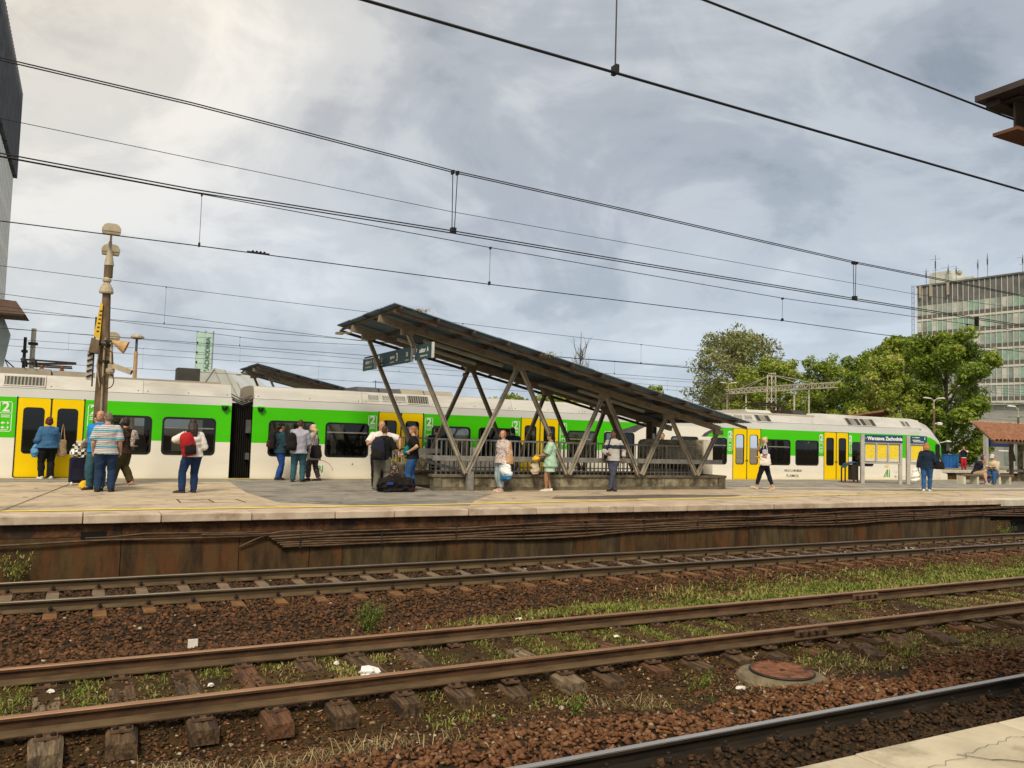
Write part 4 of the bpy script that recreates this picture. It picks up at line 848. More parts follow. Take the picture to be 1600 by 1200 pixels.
# ------------------------------------------------------------------ stair well parapets and balustrades
def parapet(name, x0, x1, y0, y1, label, panels=True, h=.43):
    e = empty(name, (0, 0, 0), 0, label, 'parapet')
    MB().box(x0 - .04, x1 + .04, y0 - .035, y1 + .035, h - .075, h).build('coping', 'plinth_dark', e, bevel=.01)
    MB().box(x0, x1, y0 + .03, y1, -.02, h - .077).build('core', 'plinth_dark', e)
    MB().box(x0, x1, y0 - .005, y0 + .028, 0, .085).build('base_course', 'plinth_dark', e)
    x = x0 + .24
    MB().box(x0, x0 + .22, y0 - .012, y0 + .028, .087, h - .08).build('pier', 'plinth_dark', e); MB().box(x1 - .26, x1, y0 - .012, y0 + .028, .087, h - .08).build('pier', 'plinth_dark', e)
    r = random.Random(4)
    while panels and x < x1 - .30:
        ln = min(r.choice((.85, .95, 1.1)), x1 - .28 - x); MB().box(x, x + ln - .018, y0 + r.uniform(.0, .012), y0 + .028, .09, h - .082).build('panel', 'plinth_concrete', e); x += ln
    return e
parapet('stair_parapet', 8.22, 18.25, 20.05, 20.3, 'low stained concrete parapet on the camera side of the canopy stairs')
parapet('stair_parapet', 8.22, 18.25, 22.25, 22.5, 'low concrete parapet on the train side of the canopy stairs', False)
se = empty('stair_parapet', (0, 0, 0), 0, 'short concrete parapet across the head of the canopy stairs', 'parapet'); MB().box(18.3, 18.5, 20.3, 22.25, 0, .42).build('core', 'plinth_concrete', se)
MB().box(8.4, 18.1, 20.32, 22.23, .0, .010).build('stairwell_shade', 'void_shade', pf)  # flat black sheet painting the shade of the stair opening
def balustrade(y, x0, x1, label, zt0=1.36, zt1=1.33, skip=()):
    e = empty('balustrade', (0, 0, 0), 0, label, 'railing', 'balustrades of the canopy stairs')
    zt = lambda x: zt0 + (zt1 - zt0) * (x - x0) / (x1 - x0)
    MB().bar((x0, y, zt(x0)), (x1, y, zt(x1)), .045, .045).build('top_rail', 'rail_paint', e); MB().bar((x0, y, .52), (x1, y, .52), .03, .03).build('bottom_rail', 'rail_paint', e)
    n = int((x1 - x0) / .145); me_ = None
    for i in range(n + 1):
        x = x0 + (x1 - x0) * i / n; big = i % 13 == 0
        w_ = .024 if big else .011; mb = MB(); mb.box(x - w_, x + w_, y - w_, y + w_, .43, zt(x) - .02); mb.build('post' if big else 'baluster', 'rail_paint', e)
    return e
balustrade(20.17, 8.32, 17.15, 'grey balustrade on the camera side of the canopy stairs'); balustrade(22.38, 7.9, 17.15, 'grey balustrade on the train side of the canopy stairs')
# timber leaning rail with its single foot post
lr = empty('leaning_rail', (0, 0, 0), 0, 'long grey leaning rail along the front of the stair balustrade', 'rail')
for a, b in ((8.12, 11.4), (11.42, 14.7), (14.72, 18.0)): MB().box(a, b, 19.90, 19.97, .79, .93).build('plank', 'rail_paint', lr, bevel=.01)
MB().box(9.12, 9.30, 19.87, 20.0, 0, .52).build('foot_post', 'rail_paint', lr)
MB().box(8.0, 8.9, 21.2, 21.3, .95, 1.08).build('return_plank', 'rail_paint', lr); MB().bar((7.9, 22.3, .92), (8.2, 19.9, .88), .05, .09).build('return_plank', 'rail_paint', lr)
hr = empty('stair_handrail', (0, 0, 0), 0, 'sloping steel handrail descending inside the stair well', 'handrail'); MB().bar((7.75, 21.9, .95), (9.9, 21.9, .42), .05, .09).build('rail', 'rail_paint', hr)
sw = empty('stairhead_wall', (0, 0, 0), 0, 'grey concrete wall with rounded corner at the low end of the canopy stairs', 'wall')
MB().prism([(15.95, .0), (18.5, .0), (18.5, 1.53), (16.2, 1.53), (16.05, 1.5), (15.97, 1.42), (15.95, 1.3)], 'y', 21.45, 21.62).build('slab', 'plinth_concrete', sw)
MB().box(18.52, 18.92, 21.4, 21.75, 0, 1.56).build('pier', 'coping_pale', sw)
for k in range(13): MB().box(16.1 + .18 * k, 16.2 + .18 * k, 21.435, 21.452, .58, .74).build('vent_slot', 'void_shade', sw)

# ------------------------------------------------------------------ timetable boards and bin
pm('board_blue', (.010, .060, .14), rough=.4, var=.04)
pm('notice_pad', (.60, .57, .50), rough=.6, var=.05)
def poster_mat():
    m, t, b, vec, ob, _ = base_nodes('timetable_print')
    col = mixc(t, ramp(t, nz(t, vec, 26, 3, .7, (1, 1, .6)), [(.5, (0,) * 3), (.62, (1,) * 3)]), (.78, .60, .03), (.58, .42, .02))
    t.links.new(col, b.inputs['Base Color']); b.inputs['Roughness'].default_value = .45
poster_mat()
def info(name, loc, rz, width, n, title, label, sub=None):
    e = empty(name, loc, rz, label, 'information board', 'information boards')
    MB().box(-.07, .07, -.06, .06, 0, 1.98).build('post', 'board_frame', e); MB().box(width - .06, width + .06, -.05, .05, 0, .82).build('post', 'board_frame', e)
    fr_ = MB(); fr_.box(.075, width, -.05, .05, .80, .86); fr_.box(.075, width, -.05, .05, 1.62, 1.68); fr_.box(width - .03, width + .06, -.05, .05, .825, 1.96)
    s = (width - .10) / n
    for k in range(1, n): fr_.box(.075 + k * s - .03, .075 + k * s + .03, -.05, .05, .86, 1.62)
    fr_.box(.075, width - .03, .03, .045, .865, 1.96); fr_.build('frame', 'board_frame', e)
    h = MB().box(.07, width + .07, -.075, .06, 1.68, 1.97).build('header', 'board_blue', e)
    for k in range(n):
        a = .075 + k * s + .035; b_ = .075 + (k + 1) * s - .035
        c = MB().box(a, b_, .0, .02, .90, 1.60).build('display_case', 'notice_pad', e); MB().box(a + .025, b_ - .025, -.004, -.001, 1.02, 1.585).build('timetable', 'timetable_print', c)
    cx_ = width / 2 + .07
    if title: text('station_name', title, .20, 'print_white', h, (cx_ + .0, -.078, 1.825), bold=.007, sx=.80)
    else:
        [MB().box(a, b, -.079, -.076, z, z + .025).build('lettering_mark', 'print_white', h) for a, b, z in ((.14, .18, 1.90), (.22, .42, 1.895), (.14, .46, 1.79), (.18, .60, 1.73))]; text('lettering', '1', .15, 'print_white', h, (width - .02, -.078, 1.87), bold=.005)
    return e
info('station_board', (28.03, 22.80, 0), -R(29), 1.52, 3, '· Warszawa Zachodnia', 'station board reading Warszawa Zachodnia above three yellow timetables')
info('station_board', (29.78, 22.02, 0), -R(29), .66, 1, None, 'narrow information board with a single yellow timetable beside the walking woman')
bn = empty('litter_bin', (27.72, 23.2, 0), -R(20), 'dark blue hooped litter bin beside the station board', 'litter bin')
for y in (-.14, .14): MB().tube([(-.24, y, 0), (-.24, y, .62), (-.14, y, .76), (.20, y, .84), (.30, y, .80), (.30, y, 0)], .03, 6).build('hoop', 'board_blue' if 0 else 'train_black', bn)
MB().box(.05, .29, -.13, .13, .12, .74).build('bucket', 'iron_dark', bn); MB().prism([(-.26, .60), (-.14, .78), (.2, .86), (.31, .82), (.2, .82), (-.12, .74), (-.22, .60)], 'y', -.17, .17).build('hood', 'board_blue', bn)
mb = MB(); mb.box(-.34, .34, -.2, -.12, 0, .04); mb.box(-.34, .34, .12, .2, 0, .04); mb.build('foot', 'manhole_rust', bn)

# ------------------------------------------------------------------ lamp post with loudspeakers, left
pm('pole_concrete', (.10, .068, .040), (.19, .135, .085), .9, scale=5, bump=.5, bscale=40, stretch=(1, 1, .4), c3=(.07, .055, .035), s3=3)
pm('lamp_cream', (.34, .29, .205), (.45, .395, .295), .6, scale=5, c3=(.30, .25, .17), s3=4)
pm('lamp_lens', (.30, .25, .17), (.38, .33, .24), .4, scale=8)
pm('speaker_tan', (.40, .25, .11), (.50, .33, .16), .6, scale=5)
pm('sign_amber', (.72, .46, .03), rough=.5, var=.05)
lp = empty('lamp_post', (.33, 22.3, 0), 0, 'tall concrete lamp post with two cream lanterns loudspeakers and amber sign', 'lamp post')
mb = MB()
for s in (-1, 1): mb.bar((s * .10, 0, 0), (s * .05, 0, 3.5), .065, .15)
mb.bar((0, 0, .3), (0, 0, 3.5), .12, .06); mb.tube([(0, 0, 3.4), (-.02, 0, 4.78)], [.125, .095], 10); mb.build('shaft', 'pole_concrete', lp)
MB().tube([(.03, -.10, 0), (.0, -.10, 3.2), (.02, -.12, 3.6)], .022, 6).tube([(-.05, -.1, 2.4), (-.14, -.12, 2.9), (-.1, -.13, 3.4)], .016, 6).build('conduit', 'lamp_lens', lp)
mb = MB(); mb.lathe([(.10, 5.1), (.10, 5.45)], 12, (-.01, 0, 0)); mb.build('neck_band', 'pole_concrete', lp)
MB().lathe([(.155, 4.70), (.165, 4.74), (.14, 4.84), (.09, 4.93), (.065, 4.97), (.10, 5.0), (.10, 5.05), (.06, 5.1)], 14, (-.03, -.03, 0)).build('siren', 'lamp_cream', lp)
MB().lathe([(.115, 5.40), (.10, 5.5), (.055, 5.75), (.04, 5.9), (.04, 6.0)], 12, (-.005, 0, 0)).build('mast_sleeve', 'lamp_cream', lp)
def lantern(x, y, z, rz, parent, s=1.):
    e = MB().prism([(-.30 * s, 0), (.30 * s, 0), (.31 * s, .12 * s), (.24 * s, .24 * s), (.14 * s, .30 * s), (-.14 * s, .30 * s), (-.24 * s, .24 * s), (-.31 * s, .12 * s)], 'y', -.17 * s, .17 * s).build('lantern', 'lamp_cream', parent, loc=(x, y, z), bevel=.02 * s)
    e.rotation_euler = (0, 0, rz)
    MB().prism([(-.27 * s, -.08 * s), (.27 * s, -.08 * s), (.30 * s, -.004), (-.30 * s, -.004)], 'y', -.15 * s, .15 * s).build('lens', 'lamp_lens', e); return e
lantern(.0, -.30, 6.17, R(0), lp, .68); lantern(.02, .40, 5.80, R(0), lp, .68)
MB().bar((.0, -.34, 6.14), (.0, .44, 5.78), .05, .05).build('arm', 'lamp_cream', lp)
mb = MB(); mb.prism([(-.25, 3.62), (-.11, 3.55), (-.09, 4.42), (-.14, 4.46)], 'y', -.14, -.10); am = mb.build('amber_sign', 'sign_amber', lp)
[MB().box(-.19 + k * .009, -.135 + k * .008, -.144, -.14, 3.72 + k * .10, 3.76 + k * .10).build('lettering_mark', 'print_dark', am) for k in range(6)]
mb = MB(); mb.prism([(-.34, 3.22), (-.12, 3.2), (-.12, 3.52), (-.29, 3.58)], 'y', -.2, .1); mb.build('relay_box', 'pole_concrete', lp)
mb = MB(); mb.box(-.36, -.20, -.05, .0, 2.55, 3.25); mb.build('rail_panel', 'board_frame', lp); MB().box(-.235, -.20, -.06, .01, 2.4, 4.1).build('bracket_bar', 'iron_dark', lp)
for k in range(5): MB().bar((-.35, -.06, 2.62 + k * .13), (-.24, -.06, 2.68 + k * .13), .02, .045).build('rail_pattern', 'iron_dark', lp)
def horn(px_, pz, ax, parent, s=1.):
    e = MB().lathe([(.045 * s, 0), (.06 * s, .06 * s), (.075 * s, .1 * s), (.21 * s, .42 * s), (.215 * s, .44 * s), (.19 * s, .43 * s), (.05 * s, .15 * s)], 14).build('horn', 'speaker_tan', parent, loc=(px_, -.16, pz), smooth=False)
    e.rotation_euler = ax; return e
horn(.16, 3.52, (0, R(112), R(-8)), lp, .80); MB().bar((.0, -.12, 3.52), (.2, -.16, 3.52), .05, .05).build('horn_bracket', 'iron_dark', lp)
mb = MB(); mb.lathe([(.07, 0), (.1, .05), (.1, .12), (.04, .15)], 12, (.16, -.16, 2.72)); mb.box(.1, .22, -.22, -.1, 2.84, 2.96); mb.build('camera_mount', 'lamp_cream', lp)
mb = MB(); mb.bar((.22, -.2, 2.92), (.62, -.3, 2.78), .12, .13); c_ = mb.build('cctv_camera', 'lamp_cream', lp); MB().bar((.62, -.3, 2.78), (.64, -.305, 2.773), .09, .09).build('camera_lens', 'iron_dark', c_)
mb = MB(); mb.tube([(.12 + .13 * math.cos(R(a)), -.15, 2.55 + .18 * math.sin(R(a))) for a in range(0, 361, 20)], .014, 6); mb.tube([(.0, -.14, 3.35), (.18, -.16, 3.25), (.2, -.16, 3.0), (.1, -.15, 2.85)], .022, 6); mb.build('cable_loop', 'cable_rubber', lp)
MB().lathe([(.14, 3.40), (.145, 3.46)], 12).build('clamp', 'iron_dark', lp); MB().lathe([(.14, 3.0), (.145, 3.05)], 12).build('clamp', 'iron_dark', lp)
# ------------------------------------------------------------------ next platform and tracks behind the train
pf2 = empty('far_platform', kind='structure')
MB().box(-30, 110, 36.3, 48, -.3, 0).build('pavement', 'asphalt', pf2); MB().box(-30, 110, 36.0, 36.296, -.16, .004).build('coping_slab', 'coping_pale', pf2); MB().box(-30, 110, 36.15, 36.29, -1.6, -.165).build('wall_panel', 'wall_top', pf2)
MB().box(-30, 110, 36.8, 36.9, 0, .006).build('yellow_line', 'yellow_paint', pf2)
pt = empty('train_track', kind='structure'); MB().box(-30, 110, 25.6, 36.1, -1.4, -1.12).build('ballast_bed', 'wall_dark', pt)
for y in (26.2, 27.7, 31.0, 32.5): rail(pt, y, 'rail_black', 'rail_head_run', -30, 110)

# ------------------------------------------------------------------ office tower, right
pm('tower_frame', (.54, .56, .51), (.63, .65, .60), .8, scale=.6, c3=(.40, .39, .34), s3=.4)
pm('tower_panel', (.11, .105, .10), (.17, .16, .15), .6, scale=.7)
pm('tower_attic', (.10, .105, .11), (.17, .175, .18), .6, scale=.5)
pm('tower_base', (.30, .31, .31), (.37, .38, .375), .85, scale=.3, c3=(.18, .185, .18), s3=.3)
for nm, c in (('green', (.25, .40, .33)), ('dark', (.21, .26, .25)), ('pale', (.50, .52, .48)), ('grey', (.31, .36, .34))): pm('tower_glass_' + nm, c, rough=.18, var=.15, scale=.9, spec=.6)
UA = math.atan2(-17.83, 2.51)
tw = empty('office_tower', (134.25, 97.36, -1.4), UA, 'tall grey office block with rows of green tinted windows and rooftop aerials', 'office building')
B0 = 1.4                                                      # local z of world 0
ztop = 31.2 + B0; bay = .905; nb = 34; W = nb * bay
MB().box(0, W, .30, 16, 9.4 + B0, ztop - .3).build('wall', 'tower_frame', tw)
MB().box(-2.5, W + 4, .8, 17, 0, 8.3 + B0).build('base_wall', 'tower_base', tw)
MB().box(-1.2, W, .2, 16, 9.1 + B0, 9.42 + B0).build('ledge', 'tower_frame', tw); MB().box(-.5, W, .9, 14, 8.3 + B0, 9.1 + B0).build('recess_glazing', 'tower_glass_grey', tw)
for k in range(0, nb, 2): MB().box(k * bay, k * bay + .1, .7, .95, 8.3 + B0, 9.1 + B0).build('mullion', 'tower_frame', tw)
MB().box(-.15, W, -.1, 16, ztop - .3, ztop).build('parapet', 'tower_attic', tw)
mb = MB(); mb.box(.06, bay - .06, .12, .29, 0, 3.35); att = mb.mesh('attic_panel', ['tower_attic'])
mb = MB(); mb.box(-.035, .035, .0, .3, 0, 18.2 + 3.5); mul = mb.mesh('mullion', ['tower_frame'])
wm = {}
for q in ('green', 'dark', 'pale', 'grey'):
    mb = MB(); mb.box(.05, bay - .05, .16, .29, 0, 1.86, 0); wm[q] = mb.mesh('window', ['tower_glass_' + q])
mb = MB(); mb.box(.05, bay - .05, .14, .29, 0, .64); pan = mb.mesh('spandrel_panel', ['tower_panel'])
rr = random.Random(11); nfl = 0
for k in range(nb):
    inst(att, 'attic_panel', tw, (k * bay, 0, ztop - 3.75)); inst(mul, 'mullion', tw, (k * bay, 0, 9.42 + B0))
for fl in range(6):
    z0 = 27.55 + B0 - 3.02 * (fl + 1)
    MB().box(0, W, .05, .29, z0 - .02, z0 + .36).build('floor_band', 'tower_frame', tw)
    for k in range(nb):
        inst(pan, 'spandrel_panel', tw, (k * bay, 0, z0 + .40)); q = rr.choice(('green', 'green', 'dark', 'grey', 'pale', 'dark', 'grey')); inst(wm[q], 'window', tw, (k * bay, 0, z0 + 1.08))
mb = MB(); mb.box(9.99, 10.80, .06, .14, 22.76 + B0, 24.4 + B0); mb.build('open_window', 'void_shade', tw)
rb = MB(); rb.box(1.2, 5.0, 2, 8, ztop, ztop + 2.4); rb.box(5.2, 8.5, 3, 9, ztop, ztop + 1.0); rb.build('plant_room', 'tower_frame', tw)
for x, h, w_ in ((.9, 3.2, .5), (2.6, 5.5, .9), (4.9, 3.4, 1.4), (6.3, 2.9, .5), (10.0, 3.6, .35), (11.6, 4.3, .2), (17.2, 3.2, .9), (18.8, 4.5, .3), (21, 2.4, .5)):
    mb = MB(); mb.tube([(x, 1.5, ztop), (x, 1.5, ztop + h)], .045, 5); mb.bar((x - w_, 1.5, ztop + h * .86), (x + w_, 1.5, ztop + h * .86), .04, .04); mb.bar((x - w_ * .5, 1.5, ztop + h * .5), (x + w_ * .5, 1.5, ztop + h * .5), .05, .05); mb.box(x - .09, x + .09, 1.4, 1.55, ztop + h * .55, ztop + h * .8); mb.build('aerial', 'train_grey', tw)
MB().lathe([(.02, 0), (.45, .15), (.5, .2), (.02, .22)], 12, (6.9, 1.2, ztop + 1.6), 0, 'y').build('dish', 'lamp_cream', tw)
for x in (.5, 2.4, 5.5): MB().box(x, x + .35, -.35, -.1, ztop - 2.4, ztop - .2).build('antenna_panel', 'lamp_cream', tw)
lad = MB()
for dx in (-1.3, -.9): lad.tube([(dx, .6, ztop - 16), (dx, .6, ztop + .3)], .05, 5)
for k in range(17): lad.bar((-1.3, .6, ztop - 16 + k), (-.9, .6, ztop - 16 + k), .05, .05)
lad.build('cable_ladder', 'train_grey', tw)
mb = MB()
for a, b, c_, d in ((14, 20, 2.0, 3.2), (15, 19.5, 5.2, 7.2)): mb.box(a, b, .7, .9, B0 + c_, B0 + d)
mb.build('shopfront_glazing', 'tower_glass_dark', tw)

# ------------------------------------------------------------------ tall building, far left
pm('left_dark', (.05, .055, .06), (.11, .115, .12), .5, scale=.5)
pm('left_white', (.86, .83, .76), (.92, .89, .82), .7, scale=.4)
lb = empty('high_rise', (-6.85, 48, -1.4), 0, 'tall block at the far left with dark finned top above pale ribbed floors', 'office building')
L_ = 39.3
MB().box(-26, -.25, 0, L_ - .3, 25.2, 32.3).build('upper_block', 'left_dark', lb); MB().box(-26, -.2, .2, L_ - .6, 0, 24.95).build('lower_block', 'tower_glass_dark', lb)
MB().box(-26, -.35, 0, L_ - .4, 24.9, 25.3).build('soffit', 'left_dark', lb)
mb = MB(); mb.box(-.25, .16, -.10, .10, 25.1, 33.1); fin = mb.mesh('fin', ['left_dark']); mb = MB(); mb.box(-.30, -.10, -.40, .40, 0, 24.9); fin2 = mb.mesh('pier', ['left_white'])
for k in range(57): inst(fin, 'fin', lb, (0, .3 + k * .68, 0))
for k in range(32): inst(fin2, 'pier', lb, (0, .2 + k * 1.20, 0))
for k in range(7): MB().box(-.2, -.14, .2, L_ - .9, 1 + 3.3 * k, 1.7 + 3.3 * k).build('floor_band', 'left_white', lb)

# ------------------------------------------------------------------ trees
LEAFG = [(0, (.062, .110, .014)), (.35, (.155, .240, .024)), (.65, (.28, .355, .042)), (.85, (.39, .44, .08)), (1, (.47, .48, .15))]
tintmat('tree_leaf', LEAFG, .55, trans=.3, spec=.3)
tintmat('birch_leaf', [(0, (.10, .115, .04)), (.5, (.21, .235, .085)), (1, (.36, .36, .17))], .6, trans=.25)
pm('bark', (.075, .060, .045), (.13, .11, .085), .95, scale=6, bump=.6, stretch=(2, 2, .4)); pm('bark_pale', (.22, .20, .17), (.32, .30, .26), .9, scale=6)
def tree(name, x, y, zt, hw, label, seed, dens=1., leaf='tree_leaf', tint=.5, lf=.26, low=.32, bark='bark', gaps=.5, squash=1.):
    r = np.random.default_rng(seed); h = zt + 1.4
    e = empty(name, (x, y, -1.4), 0, label, 'tree')
    mb = MB(); mb.tube([(0, 0, 0), (r.normal(0, .1), r.normal(0, .1), h * .3), (r.normal(0, .25), r.normal(0, .2), h * .62), (r.normal(0, .3), 0, h * .86)], [hw * .075, hw * .06, hw * .035, hw * .012], 8)
    mb.build('trunk', bark, e); mb = MB()
    nb_ = 26; cl = []
    for i in range(nb_):
        a = i * 2.4 + r.normal(0, .3); f = low + (1 - low) * (i + .5) / nb_; prof = math.sin(math.pi * min(1, ((f - low) / (1 - low)) * .80 + .17)) ** .7
        q = hw * prof * r.uniform(.62, 1.0); z1 = h * min(.90, f + .03) * r.uniform(.93, 1.0); p0 = Vector((0, 0, h * f * .72)); p2 = Vector((math.cos(a) * q, math.sin(a) * q * squash, z1)); p1 = p0.lerp(p2, .5) + Vector((0, 0, h * .035))
        mb.tube([p0, p1, p2], [hw * .025, hw * .015, hw * .005], 5)
        for t_ in (.55, .8, 1.0): cl.append((np.array(p0.lerp(p2, t_) + Vector((0, 0, h * .02))), hw * r.uniform(.17, .30)))
        for s_ in range(3):
            d = Vector(r.normal(0, 1, 3)); d.z = abs(d.z) * .6; p3 = p2 + d.normalized() * hw * r.uniform(.12, .26); mb.tube([p1.lerp(p2, .5), p2.lerp(p3, .5), p3], [hw * .01, hw * .006, hw * .003], 4); cl.append((np.array(p3), hw * r.uniform(.13, .24)))
    [cl.append((np.array((r.normal(0, hw * .22), r.normal(0, hw * .22), h * r.uniform(.84, .96))), hw * r.uniform(.12, .2))) for _ in range(9)]; mb.build('limbs', bark, e)
    n = int(14000 * dens); ci = r.integers(0, len(cl), n); C = np.array([c for c, _ in cl])[ci]; Rd = np.array([q for _, q in cl])[ci]
    d = r.normal(size=(n, 3)); d /= np.linalg.norm(d, axis=1)[:, None]; P = C + d * (Rd * r.uniform(.35, 1.1, n) ** .6)[:, None] * np.array([1, 1, .8]); P[:, 2] = np.where(P[:, 2] > h, h - (P[:, 2] - h) * r.uniform(0, 1.2, n), P[:, 2])
    nr = r.normal(size=(n, 3)) * .75 + d * .6 + np.array([0, 0, .35]); nr /= np.linalg.norm(nr, axis=1)[:, None]; u = np.cross(nr, r.normal(size=(n, 3))); u /= np.linalg.norm(u, axis=1)[:, None]; v = np.cross(nr, u)
    s = (lf * r.uniform(.55, 1.25, n))[:, None]; V = np.stack([P - u * s, P + v * s * .42 - u * s * .1, P + u * s, P - v * s * .42 + u * s * .1], 1).reshape(-1, 3)
    ct = r.normal(0, .13, len(cl))[ci]; t = np.clip(tint + ct + r.normal(0, .13, n), 0, 1)
    o = obj('foliage', np_mesh('foliage', V, np.arange(4 * n).reshape(-1, 4), leaf, t), e); o['kind'] = 'stuff'; return e
tree('birch_tree', 74.2, 79.1, 16.4, 6.8, 'airy silver grey birch tree, leftmost of the tall trees beyond the train', 1, .95, 'birch_leaf', .58, .26, .30, 'bark_pale')
tree('poplar_tree', 71.0, 70.4, 11.6, 4.4, 'bright yellow green bushy tree behind the lattice catenary mast', 2, 1.3, tint=.62, lf=.20, low=.25)
tree('maple_tree', 78.4, 69.1, 12.2, 4.0, 'mid green tree directly right of the lattice catenary mast', 3, .9, tint=.5, lf=.20, low=.2)
tree('maple_tree', 84.2, 68.3, 13.2, 3.8, 'dark green tree left of the yellowish tree near the office tower', 4, .9, tint=.42, lf=.2, low=.2)
tree('linden_tree', 60.6, 46.9, 9.9, 2.6, 'pale yellowish tree between the dark tree and the largest tree', 5, .9, tint=.72, lf=.17, low=.2)
tree('poplar_tree', 87.5, 66.3, 16.0, 3.6, 'distant round topped tree peeping above the yellowish tree beside the tower', 6, .8, tint=.55, lf=.28, low=.3)
tree('chestnut_tree', 67.0, 45.9, 12.2, 4.15, 'largest dense green tree in front of the office tower', 7, 2.2, tint=.38, lf=.21, low=.10)
tree('shrub_tree', 28.5, 47.1, 4.6, 2.6, 'low green bush top showing under the canopy behind the train', 8, .7, tint=.6, lf=.14, low=.2)
tree('shrub_tree', 27.2, 52.6, 4.6, 2.0, 'smaller bush top left of the other bush behind the canopy', 9, .5, tint=.6, lf=.15, low=.2)
tree('shrub_tree', 43.0, 56.3, 6.4, 1.8, 'bush tip rising just above the low end of the canopy', 10, .4, tint=.6, lf=.15, low=.3)
tree('shrub_tree', -1.0, 51.2, 4.2, 1.6, 'low dark hedge top behind the train roof at the left', 11, .5, tint=.4, lf=.14, low=.2)
tree('shrub_tree', .8, 52.2, 4.0, 1.5, 'second low hedge top nearer the lamp post at the left', 12, .5, tint=.4, lf=.14, low=.2)
tree('birch_tree', 85.0, 73.5, 10.0, 5.4, 'low green tree filling the gap behind the mid green trees', 13, 1.2, tint=.4, lf=.25, low=.1)
tree('birch_tree', 84.0, 92.0, 10.5, 7.0, 'low green tree at the foot of the silver birch', 14, 1.0, tint=.5, lf=.24, low=.1)
bt = empty('bare_tree', (37.2, 59, -1.4), 0, 'leafless tree with thin upright branches behind the canopy roof', 'tree')
mb = MB(); mb.tube([(0, 0, 0), (.1, 0, 6), (.15, 0, 12.0)], [.16, .10, .015], 6); mb.build('trunk', 'bark', bt); mb = MB(); rt = random.Random(9)
for i in range(34):
    z0 = rt.uniform(4, 10); a = rt.uniform(0, 6.28); q = rt.uniform(.5, 1.9) * (1 - (z0 - 4) / 9); p0 = Vector((.1, 0, z0)); p1 = p0 + Vector((math.cos(a) * q * .7, math.sin(a) * q * .7, q * .7)); p2 = p0 + Vector((math.cos(a) * q, math.sin(a) * q, q * 1.9)); mb.tube([p0, p1, p2], [.045, .03, .010], 4)
    for k in range(3): d = Vector((rt.uniform(-.5, .5), rt.uniform(-.5, .5), rt.uniform(.3, .9))); mb.tube([p1.lerp(p2, rt.random()), p2 + d * .3, p2 + d], [.02, .014, .007], 4)
mb.build('branches', 'bark', bt)

# ------------------------------------------------------------------ far canopy (twin of the stair canopy on the next platform)
def copy_tree(o, parent=None):
    c = o.copy(); COL.objects.link(c); c.parent = parent
    for ch in list(o.children): copy_tree(ch, c)
    return c
can2 = copy_tree(can); can2.location = (.8, 22.05, .03); can2['label'] = 'far twin of the sloping canopy half hidden behind the train roof'; can2['group'] = can['group'] = 'sloping stair canopies'
ch_ = empty('waiting_hall', (8.6, 47.5, 0), 0, 'low grey glazed hut under the far sloping canopy', 'hut'); MB().box(0, 6.5, 0, 2.5, 0, 3.55).build('wall', 'board_frame', ch_)
for k in range(7): MB().box(.3 + k * .9, .95 + k * .9, -.03, .05, 2.4, 3.3).build('window', 'tower_glass_pale', ch_)

# ------------------------------------------------------------------ overhead wires
pm('wire', (.012, .012, .014), rough=.5); pm('insulator', (.05, .03, .022), rough=.4)
def interp_pts(P, x):
    return lerp(x, P)
def cline(name, y, label, wires, drops=(), group='overhead wires above the tracks'):
    """wires: (points [(x, z)], radius, dy list); drops: (x, top wire index, bottom wire index)"""
    e = empty(name, (0, y, 0), 0, label, 'overhead wire', group)
    for i, (P, rad, dys) in enumerate(wires):
        for dy in dys: MB().tube([(x, dy, z) for x, z in P], rad, 5).build('wire', 'wire', e)
    for x, a, b, dbl in drops:
        za, zb = lerp(x, wires[a][0]), (lerp(x, wires[b][0]) if b >= 0 else wires[a][0][0][1])
        for dx in ((-.03, .03) if dbl else (0,)):
            mb = MB(); mb.tube([(x + dx, 0, za), (x + dx * .5, 0, zb)], .0055 if rad_big else .004, 5); mb.box(x + dx - .012, x + dx + .012, -.03, .03, za - .03, za + .012); mb.box(x + dx * .5 - .014, x + dx * .5 + .014, -.03, .03, zb - .012, zb + .05); mb.build('dropper', 'wire', e)
    return e
rad_big = True
def ln(*P): return list(P)
cline('contact_line', 4.5, 'nearest contact wire crossing high above with one dropper at top centre', [(ln((-12, 4.0), (1.29, 4.01), (3.09, 3.995), (7.75, 3.96), (40, 3.95)), .0105, (0,)), (ln((-12, 5.6), (-2, 5.7), (3, 5.7), (8, 6.1), (14, 6.1), (40, 6.1)), .009, (0,))], [(3.07, 1, 0, False), (-5, 1, 0, False), (10.9, 1, 0, False)])
cline('feeder_wire', 3.5, 'single thin wire crossing the top right corner of the sky', [(ln((-12, 4.05), (2.98, 4.01), (5.8, 3.93), (20, 3.9)), .0075, (0,))])
cline('contact_line', 8.6, 'double wire over the old siding with paired droppers', [(ln((-12, 5.2), (-.86, 4.79), (.78, 4.73), (3.65, 4.55), (6.31, 4.47), (10.38, 4.33), (14.78, 4.27), (22, 4.35), (45, 4.9)), .0068, (-.03, .03)), (ln((-12, 3.98), (-.81, 3.91), (.82, 3.855), (3.64, 3.84), (6.33, 3.80), (10.39, 3.755), (14.77, 3.73), (45, 3.75)), .0072, (-.05, .05))], [(3.66, 0, 1, True), (10.39, 0, 1, True), (17.2, 0, 1, True), (-3.2, 0, 1, True)])
rad_big = False
cline('feeder_wire', 13.4, 'thin single wire above the double wires, faint against the clouds', [(ln((-14, 6.1), (-1.29, 5.77), (1.73, 5.65), (5.59, 5.51), (18.4, 5.37), (50, 5.9)), .0055, (0,))])
